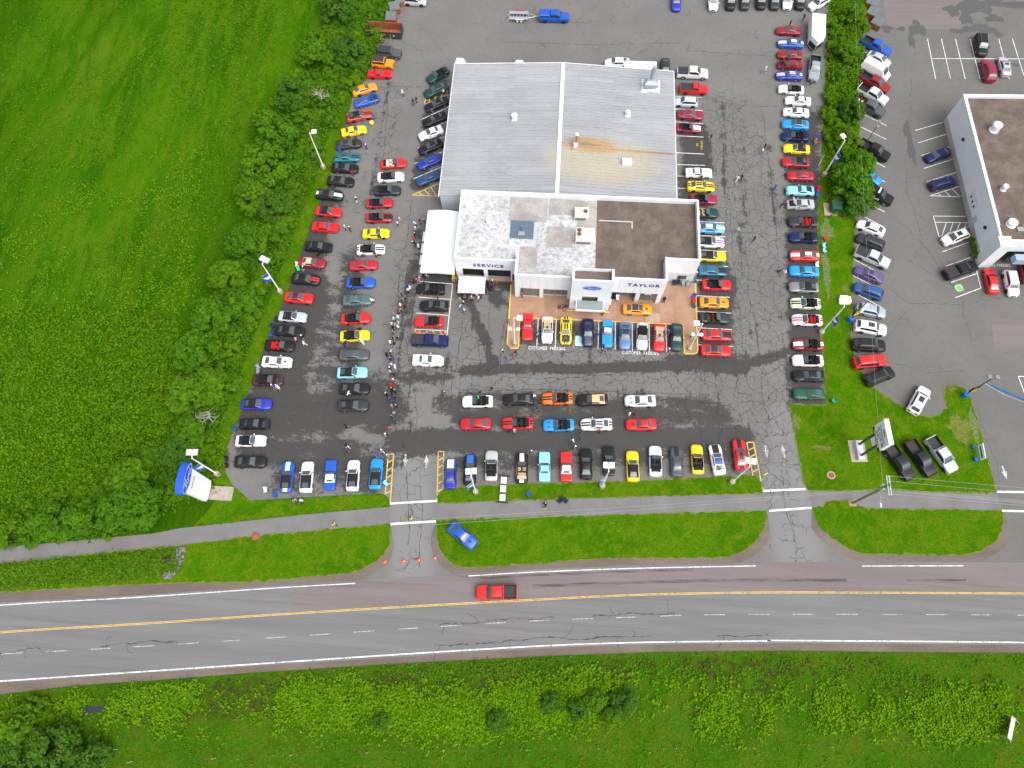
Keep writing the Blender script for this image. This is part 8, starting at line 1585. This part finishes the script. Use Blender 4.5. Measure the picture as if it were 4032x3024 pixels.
    mb.build('bars', mat('grey bars', (.34,.33,.30), .6, .4), d)
    # car hauler
    x, y = K['trailer']; d = empty('car_trailer', (x, y, 0), R(1)); tag(d, 'empty silver twin-axle car trailer with lowered ramps behind the blue pickup', 'trailer'); al = mat('aluminium deck', (.52,.54,.56), .4, .6)
    for s in (-.75,.75): MB().box(-1.9,1.9,s-.35,s+.35,.5,.6).build('deck_runner', al, d); o = MB().box(-3.7,-1.95,s-.3,s+.3,.0,.07).build('ramp', al, d, (0,0,.28)); o.rotation_euler[1] = R(-9)
    for i in range(6): MB().box(-1.7+i*.65,-1.62+i*.65,-.4,.4,.46,.54).build('cross_member', al, d)
    for u in (-1.9, 1.9): MB().box(u-.05,u+.05,-1.1,1.1,.4,.6).build('end_rail', al, d)
    for s in (-1, 1):
        MB().bbox(-.6,1.0,min(s*1.12,s*1.4),max(s*1.12,s*1.4),.62,.80,.08).build('mudguard', mat('red guard', (.35,.04,.03), .5) if s > 0 else al, d)
        for wx in (-.2,.55): MB().cyl((wx,s*1.14,.32),(wx,s*1.36,.32),.32,.32,14).build('wheel', RUBBER, d); MB().cyl((wx,s*1.365,.32),(wx,s*1.375,.32),.19,.19,12).build('rim', SIGNW, d)
    MB().path([(1.9,.6,.5),(3.7,0,.5)], .05).path([(1.9,-.6,.5),(3.7,0,.5)], .05).path([(3.7,0,.5),(4.3,0,.5)], .06).build('drawbar', al, d); MB().cyl((3.5,0,.1),(3.5,0,1.0),.05).build('jack', FRAME, d)
    # enclosed trailer with V nose
    P = [(49.6-.2, 118.7)]; d = empty('cargo_trailer', (49.0, 115.4, 0), R(-97)); tag(d, 'white enclosed cargo trailer with pointed nose by the right hedge', 'trailer'); wh = mat('trailer white', (.84,.85,.88), .35)
    pl = [(-3.4,-1.25),(2.4,-1.25),(3.9,0),(2.4,1.25),(-3.4,1.25)]; MB().prism(pl, .45, 2.6).build('box', wh, d); MB().prism([(a*1.006, b*1.01) for a, b in pl], 2.601, 2.66).build('roof', wh, d)
    for s in (-1, 1): MB().add([(2.46,s*1.22,.6),(3.88,s*.05,.6),(3.88,s*.05,1.7),(2.46,s*1.22,1.7)], [(0,1,2,3)]).build('nose_panel', BLACK, d).location = (.03, s*.02, 0)
    for s in (-1, 1):
        for wx in (-.9,-.1): MB().cyl((wx,s*1.1,.34),(wx,s*1.3,.34),.34,.34,14).build('wheel', RUBBER, d)
        MB().bbox(-1.4,.4,min(s*1.26,s*1.42),max(s*1.26,s*1.42),.72,.86,.05).build('mudguard', FRAME, d)
    MB().path([(3.8,0,.45),(5.0,0,.45)], .07).build('drawbar', FRAME, d)
    # white box trailer behind the shop
    d = empty('box_trailer', (15.3, 103.4, 0)); tag(d, 'white box trailer parked behind the shop roof', 'trailer'); MB().box(-2.9,2.9,-1.2,1.2,.6,3.3).build('box', wh, d); MB().box(-2.93,2.93,-1.23,1.23,3.301,3.36).build('roof', wh, d)
    for s in (-1, 1): MB().cyl((-.6,s*1.0,.4),(-.6,s*1.22,.4),.4,.4,12).build('wheel', RUBBER, d); MB().cyl((.5,s*1.0,.4),(.5,s*1.22,.4),.4,.4,12).build('wheel', RUBBER, d)
    # small things
    x, y = K['tub']; d = empty('yellow_tub', (x, y, 0)); tag(d, 'round yellow tub beside the orange-red convertible', 'tub'); MB().lathe([(.36,0),(.46,.42),(.40,.42),(.32,.1)], n=14).build('shell', mat('tub yellow', (.70,.55,.10), .5), d)
    for kx, lab in (('tire1', 'stack of black tyres right of the pop-up canopy'), ('tire2', 'black tyre under the marquee front edge')):
        x, y = K[kx]; d = empty('tyre_stack', (x, y, .02)); tag(d, lab, 'tyres')
        for i in range(3 if kx == 'tire1' else 1):
            n = 16; v = [((.32+.11*math.cos(b))*math.cos(a), (.32+.11*math.cos(b))*math.sin(a), .11+.22*i+.10*math.sin(b)) for a in np.linspace(0, 6.283, n, endpoint=False) for b in np.linspace(0, 6.283, 8, endpoint=False)]; f = [(a*8+b, ((a+1)%n)*8+b, ((a+1)%n)*8+(b+1)%8, a*8+(b+1)%8) for a in range(n) for b in range(8)]; ob('tyre', mesh('tyre', v, f, True), RUBBER, d)
    x, y = K['whitebox']; d = empty('white_cabinet', (x, y, .05)); tag(d, 'small white box on the right grass strip', 'box'); MB().bbox(-.8,.5,-.7,.7,0,.7,.05).build('cabinet', SIGNW, d); MB().bbox(.51,.95,-.5,.6,0,.6,.04).build('side_box', SIGNW, d)
    for kx, lab in (('manhole1', 'round brown manhole cover on the right lawn'), ('manhole2', 'round rusty manhole cover beside the paved path')):
        x, y = K[kx]; d = empty('manhole_cover', (x, y, .05)); tag(d, lab, 'manhole'); MB().cyl((0,0,0),(0,0,.07),.62,.62,20).build('ring', CONC if kx == 'manhole1' else rust, d); MB().cyl((0,0,.07),(0,0,.085),.42,.42,16).build('lid', rust, d)
    x, y = K['culvert']; MB
    d = empty('culvert_pipe', (x, y, .15), R(10)); tag(d, 'dark culvert pipe end beside the pile of stones', 'pipe'); MB().cyl((-.6,0,.2),(.5,0,.2),.4,.4,14).build('pipe', GRILLE, d)
    x, y = K['smallsign']; d = empty('drive_sign', (x, y, 0)); tag(d, 'small yellow and black sign at the right drive corner', 'sign'); MB().cyl((0,0,0),(0,0,1.4),.04).build('post', GRILLE, d); MB().box(-.35,.35,-.05,.05,.9,1.7).build('panel', mat('sign yellow'), d, rz=R(30)); MB().box(-.28,.28,-.06,.06,1.1,1.3).build('print', BLACK, d, rz=R(30))
    x, y = K['flagstick']; d = empty('hand_flag', (x, y, 0)); tag(d, 'small blue and white flag by the seated person near the hedge', 'flag'); MB().cyl((0,0,0),(0,0,1.9),.02,.02,5).build('stick', FRAME, d); MB().add([(0,0,1.3),(1.0,.2,1.25),(1.05,.25,1.85),(0,0,1.9)], [(0,1,2,3)]).build('cloth', BLUE, d); MB().add([(.0,.012,1.5),(1.02,.24,1.5),(1.03,.245,1.66),(0,.012,1.66)], [(0,1,2,3)]).build('white_band', SIGNW, d)
    # dog: trunk, neck, head, jointed legs as one skinned figure
    x, y = K['dog']; nm = [(-.30,0,.50),(0,0,.52),(.24,0,.50),(.36,0,.66),(.46,0,.72),(.60,0,.68),(-.45,0,.60),(-.55,0,.74)]; E = [(0,1),(1,2),(2,3),(3,4),(4,5),(0,6),(6,7)]; rad = [.11,.12,.14,.08,.085,.045,.03,.018]
    for s in (-1, 1):
        b = len(nm); nm += [(.24,.09*s,.36),(.22,.09*s,.20),(.26,.09*s,.03),(-.24,.09*s,.36),(-.36,.09*s,.20),(-.32,.09*s,.03),(.42,.06*s,.80)]; E += [(2,b),(b,b+1),(b+1,b+2),(0,b+3),(b+3,b+4),(b+4,b+5),(4,b+6)]; rad += [.06,.04,.035,.075,.035,.035,.02]
    me = bpy.data.meshes.new('d'); me.from_pydata(nm, E, []); o = bpy.data.objects.new('d', me); COL.objects.link(o); o.modifiers.new('s','SKIN'); ss = o.modifiers.new('d','SUBSURF'); ss.levels = 1
    for i, r_ in enumerate(rad): me.skin_vertices[0].data[i].radius = (r_, r_); me.skin_vertices[0].data[i].use_root = i == 1
    dg = bpy.context.evaluated_depsgraph_get(); dg.update(); out = bpy.data.meshes.new_from_object(o.evaluated_get(dg)); bpy.data.objects.remove(o); out.materials.clear(); out.materials.append(None)
    tag(ob('dog', out, mat('black fur', (.015,.014,.014), .8), None, (x, y, .01), R(200)), 'black dog walked in the right lane', 'dog')
    for t_, (x, y), lab in (('a', (-80.5, 3.1), 'white scrap of litter on the verge below the road at left'),):
        pass
props()
